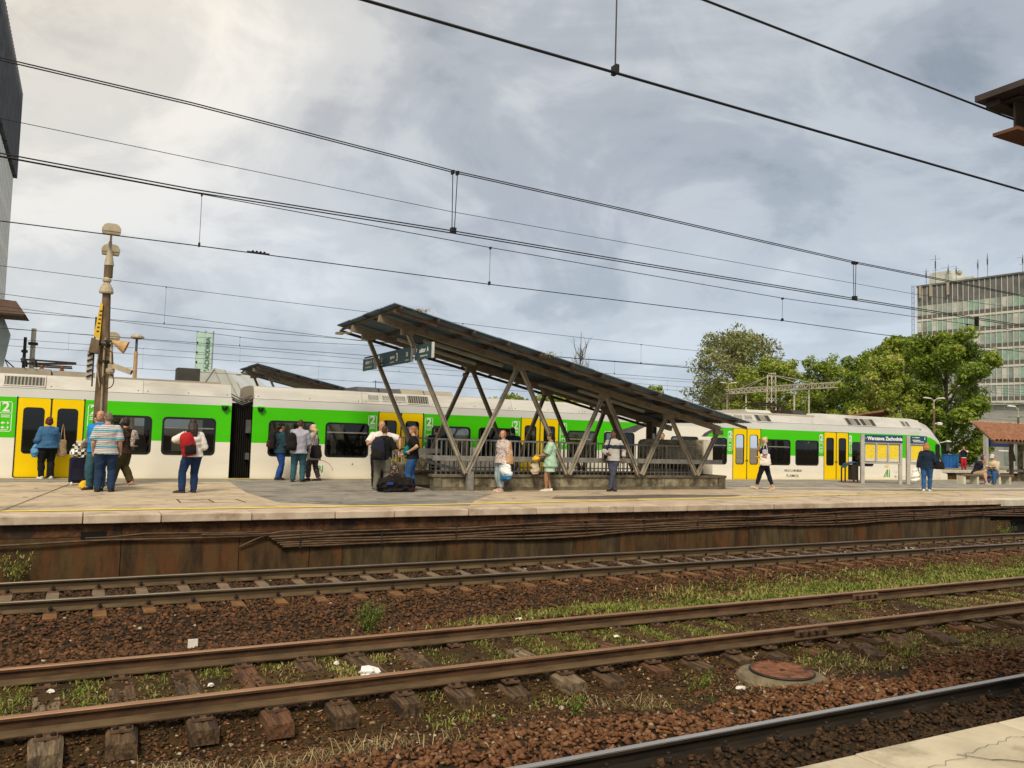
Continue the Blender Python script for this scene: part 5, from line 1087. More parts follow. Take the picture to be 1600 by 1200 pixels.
w6 = cline('contact_line', 13.4, 'contact wire of the platform track with thin droppers and a clumped fitting', [(ln((-14, 5.55), (-1.26, 5.22), (1.41, 5.13), (6.44, 4.96), (13.82, 4.79), (22, 4.8), (50, 5.4)), .0075, (0,)), (ln((-14, 4.31), (-1.21, 4.31), (1.45, 4.31), (6.47, 4.275), (13.82, 4.28), (16.98, 4.24), (50, 4.25)), .0085, (0,))], [(1.43, 0, 1, False), (6.46, 0, 1, False), (13.83, 0, 1, False), (-4, 0, 1, False), (20.5, 0, 1, False)])
mb = MB(); mb.bar((2.15, 0, 4.318), (2.5, 0, 4.316), .03, .022); [mb.lathe([(.012, 0), (.022, .012), (.012, .025)], 7, (2.24 + k * .06, 0, 4.325)) for k in range(4)]; mb.build('section_insulator', 'wire', w6)
for y, wl, dr, lab in (
    (27.0, [(ln((-20, 6.3), (-2.36, 5.88), (5.09, 5.67), (15.69, 5.45), (21.93, 5.35), (60, 5.3)), .008, (0,)), (ln((-20, 4.62), (60, 4.58)), .0085, (0,))], [(12, 0, 1, False), (20, 0, 1, False), (27, 0, 1, False), (2, 0, 1, False)], 'wires over the train passing behind the lamp post lanterns'),
    (27.4, [(ln((-20, 6.0), (-2.32, 5.14), (3.5, 4.86), (8.13, 4.64), (30, 4.62), (60, 5.2)), .008, (0,))], [], 'single wire sloping behind the canopy at mid height'),
    (31.75, [(ln((-20, 6.2), (-1.9, 5.26), (5.92, 4.85), (14, 5.1), (40, 5.3), (80, 5.3)), .008, (0,)), (ln((-20, 4.58), (80, 4.5)), .009, (0,))], [(-6, 0, 1, False), (5, 0, 1, False), (12, 0, 1, False), (22, 0, 1, False), (32, 0, 1, False), (42, 0, 1, False)], 'wires over the empty track beyond the train'),
    (50.5, [(ln((-20, 6.6), (4, 6.3), (22, 6.0), (50, 6.2), (110, 6.4)), .011, (0,)), (ln((-20, 5.5), (110, 5.3)), .011, (0,))], [(-1, 0, 1, False), (8, 0, 1, False), (18, 0, 1, False), (28, 0, 1, False), (40, 0, 1, False)], 'faint wires low in the sky beyond the far platform'),
    (55.5, [(ln((-20, 6.3), (110, 6.0)), .012, (0,)), (ln((-20, 5.0), (110, 4.9)), .012, (0,))], [(3, 0, 1, False), (14, 0, 1, False), (26, 0, 1, False), (45, 0, 1, False)], 'lowest and farthest faint wires just above the train roof')):
    cline('contact_line', y, lab, wl, dr)

# ------------------------------------------------------------------ lattice mast with cross arms
pm('lattice_paint', (.44, .41, .33), (.55, .52, .43), .6, scale=3)
gm = empty('catenary_gantry', (61.75, 61.2, -1.4), 0, 'pale lattice catenary mast with long truss arms in front of the trees', 'catenary mast')
mb = MB(); a_ = .42; H_ = 10.0; wv = lambda z: a_ * (1 - .35 * z / H_)
for sx in (-1, 1):
    for sy in (-1, 1): mb.bar((sx * a_, sy * a_, 0), (sx * wv(H_), sy * wv(H_), H_), .09, .09)
k = 0; z = .2
while z < H_ - .3:
    z2 = z + .62; s = 1 if k % 2 else -1
    for sy in (-1, 1): mb.bar((-s * wv(z), sy * wv(z), z), (s * wv(z2), sy * wv(z2), z2), .05, .05); mb.bar((sy * wv(z), -s * wv(z), z), (sy * wv(z2), s * wv(z2), z2), .05, .05)
    z = z2; k += 1
for z in (H_, 8.5, 5.6): 
    for sy in (-1, 1): mb.bar((-wv(z), sy * wv(z), z), (wv(z), sy * wv(z), z), .06, .06); mb.bar((sy * wv(z), -wv(z), z), (sy * wv(z), wv(z), z), .06, .06)
mb.build('lattice_tower', 'lattice_paint', gm)
def arm(p, q, n, name='truss_arm'):
    p, q = Vector(p), Vector(q); mb = MB(); d = (q - p).normalized(); sd = d.cross(Vector((0, 0, 1))).normalized() * .28; up = Vector((0, 0, .5))
    for s in (-1, 1):
        mb.bar(p + sd * s, q + sd * s, .07, .07); mb.bar(p + sd * s + up, q + sd * s + up * .9, .07, .07)
        for k in range(n): a, b = p.lerp(q, k / n), p.lerp(q, (k + 1) / n); mb.bar(a + sd * s, b + sd * s + up * .95, .045, .045); mb.bar(a + sd * s, a + sd * s + up * .95, .04, .04)
    mb.bar(q - sd, q + sd, .07, .07); return mb.build(name, 'lattice_paint', gm)
arm((0.0, -.4, 8.2), (-.9, -8.8, 8.2), 9); arm((0, .4, 8.2), (1.0, 7.6, 8.2), 8)
mb = MB(); mb.bar((0, 0, H_ - .1), (-.7, -6.0, 8.75), .05, .05); mb.bar((0, 0, H_ - .1), (-.4, -4, 8.75), .05, .05); mb.bar((0, 0, H_ - .1), (.7, 5.2, 8.75), .05, .05); mb.bar((0, 0, H_ - .1), (.5, 4, 8.75), .05, .05); mb.build('stay_rods', 'lattice_paint', gm)
for dx, dy in ((1.0, 7.5), (.4, 4.0), (-.4, -3.4), (-.6, -5.4)): MB().tube([(dx, dy, 3.0), (dx, dy, 8.2)], .09, 6).build('hanger_post', 'lattice_paint', gm)
def mast(x, y, h, rad, label, m_='lattice_paint', arm_=None):
    e = empty('catenary_mast', (x, y, -1.2), 0, label, 'catenary mast'); MB().tube([(0, 0, 0), (0, 0, h)], [rad, rad * .8], 8).build('pole', m_, e); MB().box(-rad * 1.5, rad * 1.5, -rad * 1.5, rad * 1.5, h * .88, h * .88 + .15).build('collar', 'iron_dark', e)
    if arm_: mb = MB(); mb.bar((0, 0, h * .70), (-arm_, 0, h * .82), .07, .07); mb.bar((-arm_, 0, h * .82), (-arm_ * .2, 0, h * .6), .05, .05); mb.build('cantilever', 'iron_dark', e)
    return e
mast(-3.05, 57.8, 8.4, .17, 'grey catenary mast at the far left behind the train roof'); mast(-3.45, 57.4, 7.8, .11, 'dark slimmer catenary mast beside the grey one at the far left', 'iron_dark', 1.0)
mast(36.6, 66.0, 8.2, .07, 'thin dark mast behind the middle of the canopy', 'iron_dark')

# ------------------------------------------------------------------ lamps on the next platform
def street_lamp(x, y, ztop, heads, label, rz=0, s=1., zb=0., col='lamp_cream'):
    e = empty('street_lamp', (x, y, zb), rz, label, 'street lamp', 'slim street lamps'); h = ztop - zb
    MB().tube([(0, 0, 0), (0, 0, h - .9 * s)], [.11 * s, .09 * s], 8).build('pole', 'pole_concrete', e); MB().tube([(0, 0, h - .92 * s), (0, 0, h - .8 * s), (0, 0, h - .1 * s)], [.10 * s, .05 * s, .04 * s], 8).build('sleeve', col, e)
    for d in heads:
        MB().tube([(0, 0, h - .35 * s), (d * .12 * s, 0, h - .12 * s), (d * .35 * s, 0, h - .02 * s)], .04 * s, 6).build('arm', col, e)
        q = MB().prism([(d * .25 * s, -.05 * s), (d * .95 * s, -.01 * s), (d * .98 * s, .05 * s), (d * .8 * s, .11 * s), (d * .3 * s, .06 * s)], 'y', -.11 * s, .11 * s).build('lantern', 'print_white', e, loc=(0, 0, h), bevel=.015)
    return e
lamp_w = street_lamp(46.1, 32.3, 4.55, (-1, 1), 'white twin headed lamp in front of the largest tree', -R(27), .68, -1.2)
mb = MB(); mb.lathe([(.05, 0), (.16, .08), (.18, .2), (.06, .24)], 10, (.28, -.1, 4.05)); mb.bar((0, 0, 4.2), (.28, -.1, 4.25), .06, .06); mb.build('camera_dome', 'print_white', lamp_w)
street_lamp(63.6, 51.2, 6.3, (-1, 1), 'white twin headed lamp further back above the brown far roof', -R(27), .72, -1.2)
street_lamp(59.2, 64.7, 7.65, (-1, 1), 'white twin headed lamp at the left end of the lattice gantry', -R(27), .9, -1.2)
street_lamp(52.7, 31.1, 4.3, (-1,), 'white single headed lamp at the right edge above the tiled shelter', -R(27), .72, -1.2)
l2 = empty('street_lamp', (1.78, 38, 0), 0, 'thin pale lamp with a flat disc head right of the loudspeaker post', 'street lamp', 'slim street lamps')
MB().tube([(0, 0, 0), (0, 0, 4.6)], [.10, .075], 8).build('pole', 'speaker_tan', l2); MB().tube([(0, 0, 4.58), (0, 0, 5.15)], .05, 8).build('sleeve', 'train_grey', l2); MB().lathe([(.07, 5.12), (.27, 5.18), (.27, 5.24), (.12, 5.34)], 12, (.02, 0, 0)).build('lantern', 'lamp_cream', l2)
l3 = empty('street_lamp', (.84, 38, 0), 0, 'shorter lamp post seen directly behind the horn loudspeaker', 'street lamp', 'slim street lamps')
MB().tube([(0, 0, 0), (0, 0, 4.05)], .14, 8).build('pole', 'pole_concrete', l3); MB().tube([(0, 0, 4.05), (0, 0, 4.95)], [.07, .05], 8).build('sleeve', 'lamp_cream', l3); lantern(0, -.12, 5.05, 0, l3, .95)
MB().box(-.34, -.12, -.05, .0, 2.6, 3.55).build('amber_plate', 'sign_amber', l3)

# ------------------------------------------------------------------ glass stele and pale hall, left background
pm('stele_glass', (.42, .64, .56), (.50, .70, .62), .25, scale=.8, spec=.6); pm('stele_letter', (.10, .19, .16), rough=.6)
gs = empty('glass_stele', (10.0, 84.6, -1.4), -R(27.5), 'tall pale green glass stele with vertical lettering', 'sign'); MB().box(-.78, .78, 0, .25, 0, 12.1).build('glass', 'stele_glass', gs)
for z in np.arange(.6, 12.2, .85): MB().box(-.79, .79, -.03, .28, z, z + .03).build('joint', 'sign_edge', gs)
for xq in (-.80, .0, .76): MB().box(xq, xq + .04, -.05, .3, 0, 12.3).build('mullion', 'sign_edge', gs)
t_ = text('lettering', 'WARSZAWA ZACHODNIA', .62, 'stele_letter', gs, (.38, -.06, 8.1), (R(90), R(-90), 0), bold=.012, sx=.95)
for k in range(5): MB().box(-.72, -.62, -.09, -.04, 7.2 + k * .95, 7.4 + k * .95).build('fixing', 'iron_dark', gs)
pm('hall_roof', (.50, .52, .50), (.60, .62, .60), .5, scale=.6)
hl = empty('station_hall', (10.2, 73.6, -1.4), -R(27.5), 'pale faceted hall roof at the foot of the glass stele', 'hall')
mb = MB(); mb.add([(-2.3, 0, 0), (-2.0, 0, 7.4), (-.6, 0, 7.95), (.25, 0, 7.8), (3.0, 0, 5.4), (3.6, 0, 0), (-2.3, 9, 0), (-2.0, 9, 7.4), (-.6, 9, 7.95), (.25, 9, 7.8), (3.0, 9, 5.4), (3.6, 9, 0)], [(0, 1, 2, 3, 4, 5), (6, 11, 10, 9, 8, 7), (1, 7, 8, 2), (2, 8, 9, 3), (3, 9, 10, 4), (0, 6, 7, 1), (4, 10, 11, 5)]); mb.build('shell', 'hall_roof', hl)
for (xa, za), (xb, zb) in (((-1.8, 6.0), (-.6, 7.9)), ((-.6, 7.9), (1.1, 4.3)), ((.3, 7.8), (2.2, 4.3)), ((1.4, 6.8), (2.9, 4.3)), ((-1.8, 6), (.2, 4.3))): MB().bar((xa, -.04, za), (xb, -.04, zb), .08, .06).build('rib', 'board_frame', hl)

# ------------------------------------------------------------------ left edge canopy, right shelter, benches, display
lc = empty('platform_roof', (0, 0, 0), 0, 'dark brown roof tip jutting in at the left edge below the high rise', 'roof'); pm('roof_brown', (.075, .04, .028), (.12, .07, .05), .7, scale=2)
mb = MB(); mb.add([(-2.80, 39.54, 6.50), (-2.42, 39.39, 5.95), (-12, 39.4, 5.95), (-12, 39.54, 6.9), (-2.80, 41.9, 6.5), (-2.42, 42.2, 5.98), (-12, 42.2, 5.98), (-12, 41.9, 6.9)], [(0, 1, 2, 3), (4, 7, 6, 5), (0, 3, 7, 4), (0, 4, 5, 1), (1, 5, 6, 2), (2, 6, 7, 3)]); mb.build('roof_slab', 'roof_brown', lc)
MB().box(-12, -2.5, 39.32, 39.40, 5.86, 5.94).build('edge_beam', 'iron_dark', lc)
for x in (-4.5, -9): MB().box(x - .12, x + .12, 40.5, 40.74, 0, 5.95).build('post', 'iron_dark', lc)
MB().prism([(-3.02, 5.2), (-3.3, 5.9), (-8, 5.9), (-8, 0), (-3.75, 0)], 'y', 41.0, 41.15).build('glass_screen', 'tower_glass_grey', lc)
sh = empty('tiled_shelter', (0, 0, 0), 0, 'shelter with red brown pantile roof on curved timber posts at the right edge', 'shelter')
pm('tile_red', (.17, .075, .040), (.29, .135, .075), .75, scale=6, bump=.2); pm('timber_dark', (.06, .04, .026), (.11, .075, .05), .8, scale=6)
pm('render_white', (.62, .58, .49), (.70, .66, .57), .85, scale=3)
for k in range(26):
    x = 37.0 + k * .3; mb = MB(); nq = 6
    for q in range(nq):
        a0, a1 = math.pi * q / nq, math.pi * (q + 1) / nq; s = .25 * 0 + 0
        p = lambda a, y, z: (x + .15 - .115 * math.cos(a), y, z + .10 * math.sin(a))
        yr = min(26.0, 22.98 + (k + .5) * .285); zr_ = 1.92 + (yr - 22.9) * .30
        mb.quad(p(a0, 22.9, 1.92), p(a1, 22.9, 1.92), p(a1, yr, zr_), p(a0, yr, zr_))
    mb.build('tile_row', 'tile_red', sh)
MB().add([(36.8, 22.85, 1.86), (44.8, 22.85, 1.86), (44.8, 26.0, 2.82), (40.2, 26.0, 2.82), (36.8, 22.85, 1.82), (44.8, 22.85, 1.82), (44.8, 26.0, 2.76), (40.2, 26.0, 2.76)], [(0, 1, 2, 3), (4, 7, 6, 5), (0, 4, 5, 1), (1, 5, 6, 2), (2, 6, 7, 3), (3, 7, 4, 0)]).build('roof_boards', 'timber_dark', sh)
MB().box(36.78, 44.8, 22.80, 22.87, 1.80, 1.92).build('eaves_board', 'timber_dark', sh)
for x in (39.9, 43.6):
    MB().tube([(x, 23.9, 0), (x, 23.9, .9), (x - .12, 23.85, 1.35), (x - .45, 23.6, 1.86)], .10, 8).build('curved_post', 'timber_dark', sh); MB().tube([(x + .25, 23.9, 1.0), (x + .1, 23.9, 1.4), (x - .15, 23.9, 1.95)], .07, 8).build('brace', 'timber_dark', sh)
MB().box(40.9, 44.5, 23.9, 24.2, 0, 1.95).build('kiosk_wall', 'plinth_concrete', sh); MB().box(40.85, 44.5, 23.82, 23.9, .62, 1.50).build('kiosk_panel', 'render_white', sh)
MB().box(39.6, 41, 23.9, 23.96, .46, .58).build('leaning_plank', 'rail_paint', sh)
bench_me = []
be = empty('bench', (33.6, 22.15, 0), -R(8), 'long bench on pale concrete legs with two people seated', 'bench')
MB().box(0, 2.9, -.02, .42, .36, .43).build('seat', 'sleeper_wood_pale', be)
for x in (.06, .82, 2.1, 2.72): MB().box(x - .06, x + .06, .02, .38, 0, .357).build('leg', 'coping_pale', be)
idp = empty('information_display', (0, 0, 0), 0, 'dark blue departure display under a small roof behind the tiled shelter', 'display board')
pm('display_blue', (.008, .012, .055), (.012, .02, .10), .3, scale=.7); pm('display_light', (.35, .38, .55), rough=.4)
for x in (60.3, 63.6): MB().box(x - .14, x + .14, 37.9, 38.15, 0, 3.5).build('post', 'board_frame', idp)
MB().box(59.3, 64.7, 37.5, 38.6, 3.52, 3.66).build('roof', 'coping', idp); db = MB().box(60.6, 63.35, 37.85, 38.0, 1.75, 3.25).build('screen', 'display_blue', idp)
MB().lathe([(.2, 0), (.2, .02)], 14, (62.75, 37.82, 2.95), 0, 'y').build('clock', 'print_white', db); MB().box(60.8, 61.4, 37.83, 37.849, 2.3, 2.5).build('text_line', 'display_light', db); MB().box(61.6, 63.1, 37.83, 37.849, 2.2, 2.55).build('text_band', 'board_blue', db); MB().box(61.6, 62.8, 37.83, 37.849, 1.42, 1.5).build('lamp_strip', 'print_white', idp)
ct = empty('waste_container', (56.0, 38.4, 0), -R(15), 'blue metal container standing beyond the train cab', 'container'); pm('container_blue', (.012, .085, .28), (.02, .12, .36), .5, scale=2)
MB().box(0, 1.2, 0, .8, .08, 1.02).build('body', 'container_blue', ct); MB().box(-.03, 1.23, -.03, .83, 1.02, 1.08).build('lid', 'container_blue', ct)
for k in range(4): MB().box(.1 + .3 * k, .14 + .3 * k, -.03, 0, .1, 1.0).build('rib', 'container_blue', ct)
gb_ = empty('station_annex', (92, 62, -1.4), UA + .12, 'plain grey annex wall behind the display and shelter', 'building'); MB().box(-9, 28, 0, 6, 0, 6.6).build('wall', 'tower_base', gb_)
for x in (1.5, 5.5, 9.5, 13.5): MB().box(x, x + 2.6, -.06, .05, 1.2, 4.2).build('window', 'tower_glass_dark', gb_)
br = empty('brown_roof', (57.2, 46.3, .35), -R(27), 'rusty brown pitched platform roof behind the train cab', 'roof'); MB().add([(-3.4, 0, 3.35), (1.6, 0, 4.20), (2.2, .3, 4.15), (3.4, 3, 3.6), (-3.4, 3.2, 3.2), (-3.4, 0, 3.2), (1.6, 0, 4.05), (3.4, 3, 3.4)], [(0, 1, 2, 3, 4), (0, 5, 6, 1), (5, 4, 3, 7, 6)]).build('roof_slab', 'tile_red', br)
for x in (-3, 0, 1.4): MB().box(x - .1, x + .1, 1.5, 1.7, 0, 3.3).build('post', 'timber_dark', br)

# ------------------------------------------------------------------ corner of the near platform roof, upper right
nr_ = empty('near_canopy', (0, 0, 0), 0, 'dark steel edge of the near platform roof poking in at upper right', 'roof')
pm('near_roof', (.040, .030, .032), (.07, .055, .055), .6, scale=4); pm('near_beam', (.065, .06, .045), (.11, .10, .075), .6, .2, scale=4); pm('near_beam_red', (.11, .05, .03), (.16, .075, .045), .7, scale=4)
MB().box(5.67, 26, -1.6, 3.64, 4.055, 4.10).build('roof_sheet', 'near_roof', nr_); MB().box(5.74, 26, 3.50, 3.60, 4.01, 4.053).build('edge_strip', 'near_roof', nr_)
mb = MB(); mb.box(5.83, 26, 3.44, 3.455, 3.80, 4.03, 0); mb.box(5.80, 26, 3.385, 3.51, 4.031, 4.045, 0); mb.build('beam', 'near_beam', nr_); MB().box(5.72, 26, 3.36, 3.54, 3.775, 3.798).build('beam_flange', 'near_beam_red', nr_)
MB().box(5.98, 6.14, -1.5, 3.40, 3.68, 3.72).build('cross_beam', 'near_beam_red', nr_); MB().box(6.02, 6.10, -1.5, 3.40, 3.722, 3.772).build('cross_beam_web', 'near_beam', nr_)
MB().box(8.9, 9.2, .6, .9, 0, 3.77).build('column', 'near_beam', nr_); MB().box(16.9, 17.2, .6, .9, 0, 3.77).build('column', 'near_beam', nr_)
# ------------------------------------------------------------------ people
TMP = bpy.data.scenes.new('tmp_build')
def fabric(name, c, var=.17, scale=5, bump=.35, rough=.9):
    return pm(name, c, None, rough, var=var, scale=scale, bump=bump, bscale=26, spec=.2, bd=.02)
def balls(mb, c, r, n=10, m=None):
    rx, ry, rz = r if isinstance(r, (tuple, list)) else (r, r, r); k = max(5, n // 2 + 1)
    vs = [(c[0], c[1], c[2] - rz)]; fs = []
    for i in range(1, k):
        a = math.pi * i / k - math.pi / 2
        for j in range(n): b = 2 * math.pi * j / n; vs.append((c[0] + rx * math.cos(a) * math.cos(b), c[1] + ry * math.cos(a) * math.sin(b), c[2] + rz * math.sin(a)))
    vs.append((c[0], c[1], c[2] + rz)); e = len(vs) - 1
    for j in range(n): j2 = (j + 1) % n; fs.append((0, 1 + j2, 1 + j)); fs.append((e, 1 + (k - 2) * n + j, 1 + (k - 2) * n + j2))
    for i in range(k - 2):
        for j in range(n): j2 = (j + 1) % n; fs.append((1 + i * n + j, 1 + i * n + j2, 1 + (i + 1) * n + j2, 1 + (i + 1) * n + j))
    return mb.add(vs, fs, m)
def loft(mb, rings, n=16, m=None):
    """rings: (cx, cy, z, a, b) ellipses in horizontal planes"""
    vs = [(cx + a * math.cos(2 * math.pi * k / n), cy + b * math.sin(2 * math.pi * k / n), z) for cx, cy, z, a, b in rings for k in range(n)]; fs = []
    for i in range(len(rings) - 1):
        for k in range(n): k2 = (k + 1) % n; fs.append((i * n + k, i * n + k2, (i + 1) * n + k2, (i + 1) * n + k))
    fs += [tuple(range(n - 1, -1, -1)), tuple((len(rings) - 1) * n + k for k in range(n))]
    return mb.add(vs, fs, m)
def remesh(mb, name, mat, voxel=.014, smooth=4, fold=0., seed=0, ff=(9, 9, 5)):
    me = bpy.data.meshes.new('tmp'); me.from_pydata(mb.v, [], mb.f)
    bm = bmesh.new(); bm.from_mesh(me); bmesh.ops.recalc_face_normals(bm, faces=bm.faces); bm.to_mesh(me); bm.free()
    o = bpy.data.objects.new('tmp', me); TMP.collection.objects.link(o)
    md = o.modifiers.new('r', 'REMESH'); md.mode = 'VOXEL'; md.voxel_size = voxel
    if smooth: s = o.modifiers.new('s', 'SMOOTH'); s.factor = .5; s.iterations = smooth
    vl = TMP.view_layers[0]; vl.update(); dg = vl.depsgraph; dg.update()
    out_ = bpy.data.meshes.new_from_object(o.evaluated_get(dg)); bpy.data.objects.remove(o); bpy.data.meshes.remove(me)
    if fold:
        n = len(out_.vertices); co = np.empty(n * 3, np.float32); no = np.empty(n * 3, np.float32); out_.vertices.foreach_get('co', co); out_.vertices.foreach_get('normal', no); co = co.reshape(-1, 3); no = no.reshape(-1, 3)
        x, y, z = co.T; a = x * ff[0] + y * 3 + seed * 1.7; b = y * ff[1] - x * 2 + seed; c = z * ff[2]
        d = (vnoise(a * .7 + c * 1.2 + 40, c * 2.6 - a * .6 + b * .6 + 40, 1, seed) - .5) + .8 * (np.abs(vnoise(b * 1.3 + c + 40, c * 4.2 + a * .8 + 40, 1, seed + 3) - .5) - .2)
        co += no * (d * fold * 2)[:, None]; out_.vertices.foreach_set('co', co.ravel())
    out_.materials.clear(); out_.materials.append(MATS[mat]); out_.name = name; out_.polygons.foreach_set('material_index', [0] * len(out_.polygons)); out_.polygons.foreach_set('use_smooth', [True] * len(out_.polygons)); out_.update(); return out_
def ik(A, B, l1, l2, pole):
    A, B = Vector(A), Vector(B); d = B - A; L_ = min(d.length, (l1 + l2) * .999); u = d.normalized(); B = A + u * L_
    a = (l1 * l1 - l2 * l2 + L_ * L_) / (2 * L_); h = math.sqrt(max(0, l1 * l1 - a * a)); p = Vector(pole); p = (p - u * p.dot(u)); p = p.normalized() if p.length > 1e-6 else u.orthogonal().normalized()
    return A + u * a + p * h, B
SKIN = {}
for k_, c_ in (('fair', (.52, .30, .215)), ('ruddy', (.50, .25, .17)), ('tan', (.36, .19, .115)), ('brown', (.17, .085, .05))): SKIN[k_] = 'skin_' + k_; pm('skin_' + k_, c_, rough=.55, var=.06, scale=14, spec=.35)
pm('lip', (.30, .10, .085), rough=.5); pm('eye_white', (.6, .58, .55), rough=.3); pm('eye_dark', (.012, .010, .009), rough=.3)
HAIRC = {'auburn': (.075, .020, .012), 'darkbrown': (.022, .012, .009), 'brown': (.06, .032, .018), 'black': (.008, .007, .007), 'greybrown': (.16, .125, .09), 'grey': (.30, .27, .24), 'blond': (.42, .27, .11), 'ginger': (.36, .155, .05), 'paleblond': (.55, .43, .27), 'copper': (.30, .135, .065)}
for k_, c_ in HAIRC.items(): pm('hair_' + k_, c_, rough=.5, var=.3, scale=24, stretch=(3, 3, .6), bump=.8, bscale=60)
CL = {}
for k_, c_ in {'blue_sweater': (.045, .13, .27), 'black': (.010, .010, .011), 'bright_blue': (.010, .20, .52), 'teal_jeans': (.035, .10, .135), 'navy_jeans': (.016, .035, .085), 'royal_jeans': (.022, .065, .26), 'light_jeans': (.33, .43, .48), 'blue_jeans': (.03, .095, .25), 'white': (.70, .66, .63), 'olive': (.060, .050, .018), 'grey_jacket': (.16, .15, .135), 'light_grey': (.40, .38, .34), 'denim_dark': (.018, .05, .075), 'lavender': (.36, .36, .45), 'cardigan': (.40, .37, .34), 'print_pants': (.07, .05, .05), 'grey_trousers': (.15, .14, .115), 'mint': (.36, .55, .43), 'mint_pale': (.42, .60, .52), 'navy_jacket': (.012, .022, .045), 'slate_jeans': (.06, .065, .10), 'dark_leggings': (.010, .014, .028), 'red': (.38, .018, .03), 'beige': (.50, .42, .30), 'khaki_skirt': (.33, .26, .17), 'jeans_mid': (.012, .032, .095), 'navy_top': (.02, .018, .035), 'grey_knit': (.44, .43, .42), 'shoe_dark': (.03, .027, .025), 'shoe_grey': (.13, .125, .105), 'shoe_white': (.62, .60, .56), 'shoe_pink': (.52, .34, .29), 'shoe_red': (.40, .05, .04), 'shoe_tan': (.48, .38, .26), 'bag_red': (.34, .016, .022), 'bag_black': (.014, .012, .013), 'bag_maroon': (.045, .018, .016), 'bag_navy': (.016, .018, .035), 'bag_tan': (.33, .24, .14), 'bag_peach': (.60, .36, .19), 'cloth_sky': (.10, .28, .50), 'bag_teal': (.0, .16, .17), 'case_navy': (.012, .012, .035), 'case_grey': (.15, .13, .10), 'yellow_bag': (.72, .45, .03), 'paper_bag': (.52, .44, .33), 'brown_top': (.05, .03, .022)}.items(): fabric(k_, c_)
pm('sole', (.55, .54, .50), rough=.7)
def striped(name, stops, freq):
    m, t, b, vec, ob, _ = base_nodes(name); s = N(t, 'ShaderNodeSeparateXYZ'); t.links.new(ob, s.inputs[0])
    f = mth(t, 'FRACT', mth(t, 'ADD', mth(t, 'MULTIPLY', s.outputs[2], freq), mth(t, 'MULTIPLY', nz(t, ob, 6, 2), .10)))
    t.links.new(ramp(t, f, stops, 'CONSTANT'), b.inputs['Base Color']); b.inputs['Roughness'].default_value = .9; return m
striped('striped_polo', [(0, (.36, .33, .37)), (.24, (.62, .60, .58)), (.34, (.02, .025, .05)), (.42, (.62, .60, .58)), (.50, (.06, .26, .36)), (.74, (.55, .62, .64)), (.82, (.03, .03, .06)), (.90, (.62, .60, .58))], 5.6)
striped('banded_knit', [(0, (.44, .43, .42)), (.32, (.025, .027, .05)), (.44, (.46, .45, .44))], 1.05)
def spotted(name, base, spots, scale, thr=.28):
    m, t, b, vec, ob, _ = base_nodes(name); v = N(t, 'ShaderNodeTexVoronoi'); v.inputs['Scale'].default_value = scale; t.links.new(ob, v.inputs['Vector'])
    sp = N(t, 'ShaderNodeSeparateColor'); t.links.new(v.outputs['Color'], sp.inputs[0]); c = ramp(t, sp.outputs[0], spots, 'CONSTANT')
    k = ramp(t, v.outputs['Distance'], [(thr, (1,) * 3), (thr + .08, (0,) * 3)]); t.links.new(mixc(t, k, base, c), b.inputs['Base Color']); b.inputs['Roughness'].default_value = .85; return m
spotted('floral_blouse', (.62, .55, .53), [(0, (.16, .09, .10)), (.4, (.40, .22, .22)), (.7, (.12, .11, .14))], 34, .36); spotted('printed_trousers', (.035, .025, .028), [(0, (.20, .16, .16)), (.5, (.10, .07, .08))], 30, .34)
spotted('floral_bag', (.42, .36, .33), [(0, (.16, .05, .05)), (.5, (.05, .05, .05))], 26, .4); spotted('checked_shirt', (.55, .48, .45), [(0, (.38, .06, .06)), (.6, (.4, .1, .1))], 30, .4); spotted('dark_print_bag', (.03, .022, .02), [(0, (.40, .26, .20)), (.5, (.22, .12, .10))], 22, .4)
def checker_mat():
    m, t, b, vec, ob, _ = base_nodes('checker_flag'); c = N(t, 'ShaderNodeTexChecker'); c.inputs['Scale'].default_value = 14; c.inputs['Color1'].default_value = (.75, .74, .72, 1); c.inputs['Color2'].default_value = (.015, .015, .015, 1); t.links.new(ob, c.inputs['Vector']); t.links.new(c.outputs[0], b.inputs['Base Color']); b.inputs['Roughness'].default_value = .6
checker_mat()
def plastic_grad():
    m, t, b, vec, ob, _ = base_nodes('printed_plastic'); s = N(t, 'ShaderNodeSeparateXYZ'); t.links.new(ob, s.inputs[0]); f = mth(t, 'ADD', mth(t, 'MULTIPLY', s.outputs[2], 2.3), mth(t, 'MULTIPLY', nz(t, ob, 5, 4), .35))
    t.links.new(ramp(t, f, [(.20, (.012, .05, .20)), (.38, (.02, .14, .36)), (.52, (.05, .30, .50)), (.60, (.62, .68, .74)), (1, (.72, .74, .76))]), b.inputs['Base Color']); b.inputs['Roughness'].default_value = .35; bumpn(t, b, nz(t, ob, 18, 4), .6, .02)
plastic_grad()
MALE = [(.475, .060, .078), (.52, .070, .098), (.60, .064, .090), (.68, .068, .096), (.74, .072, .104), (.785, .062, .108), (.808, .050, .094), (.828, .040, .066), (.850, .033, .042)]
FEM = [(.475, .062, .084), (.52, .074, .104), (.57, .068, .096), (.62, .058, .078), (.68, .063, .082), (.735, .074, .090), (.785, .056, .092), (.806, .044, .080), (.828, .036, .056), (.850, .029, .036)]
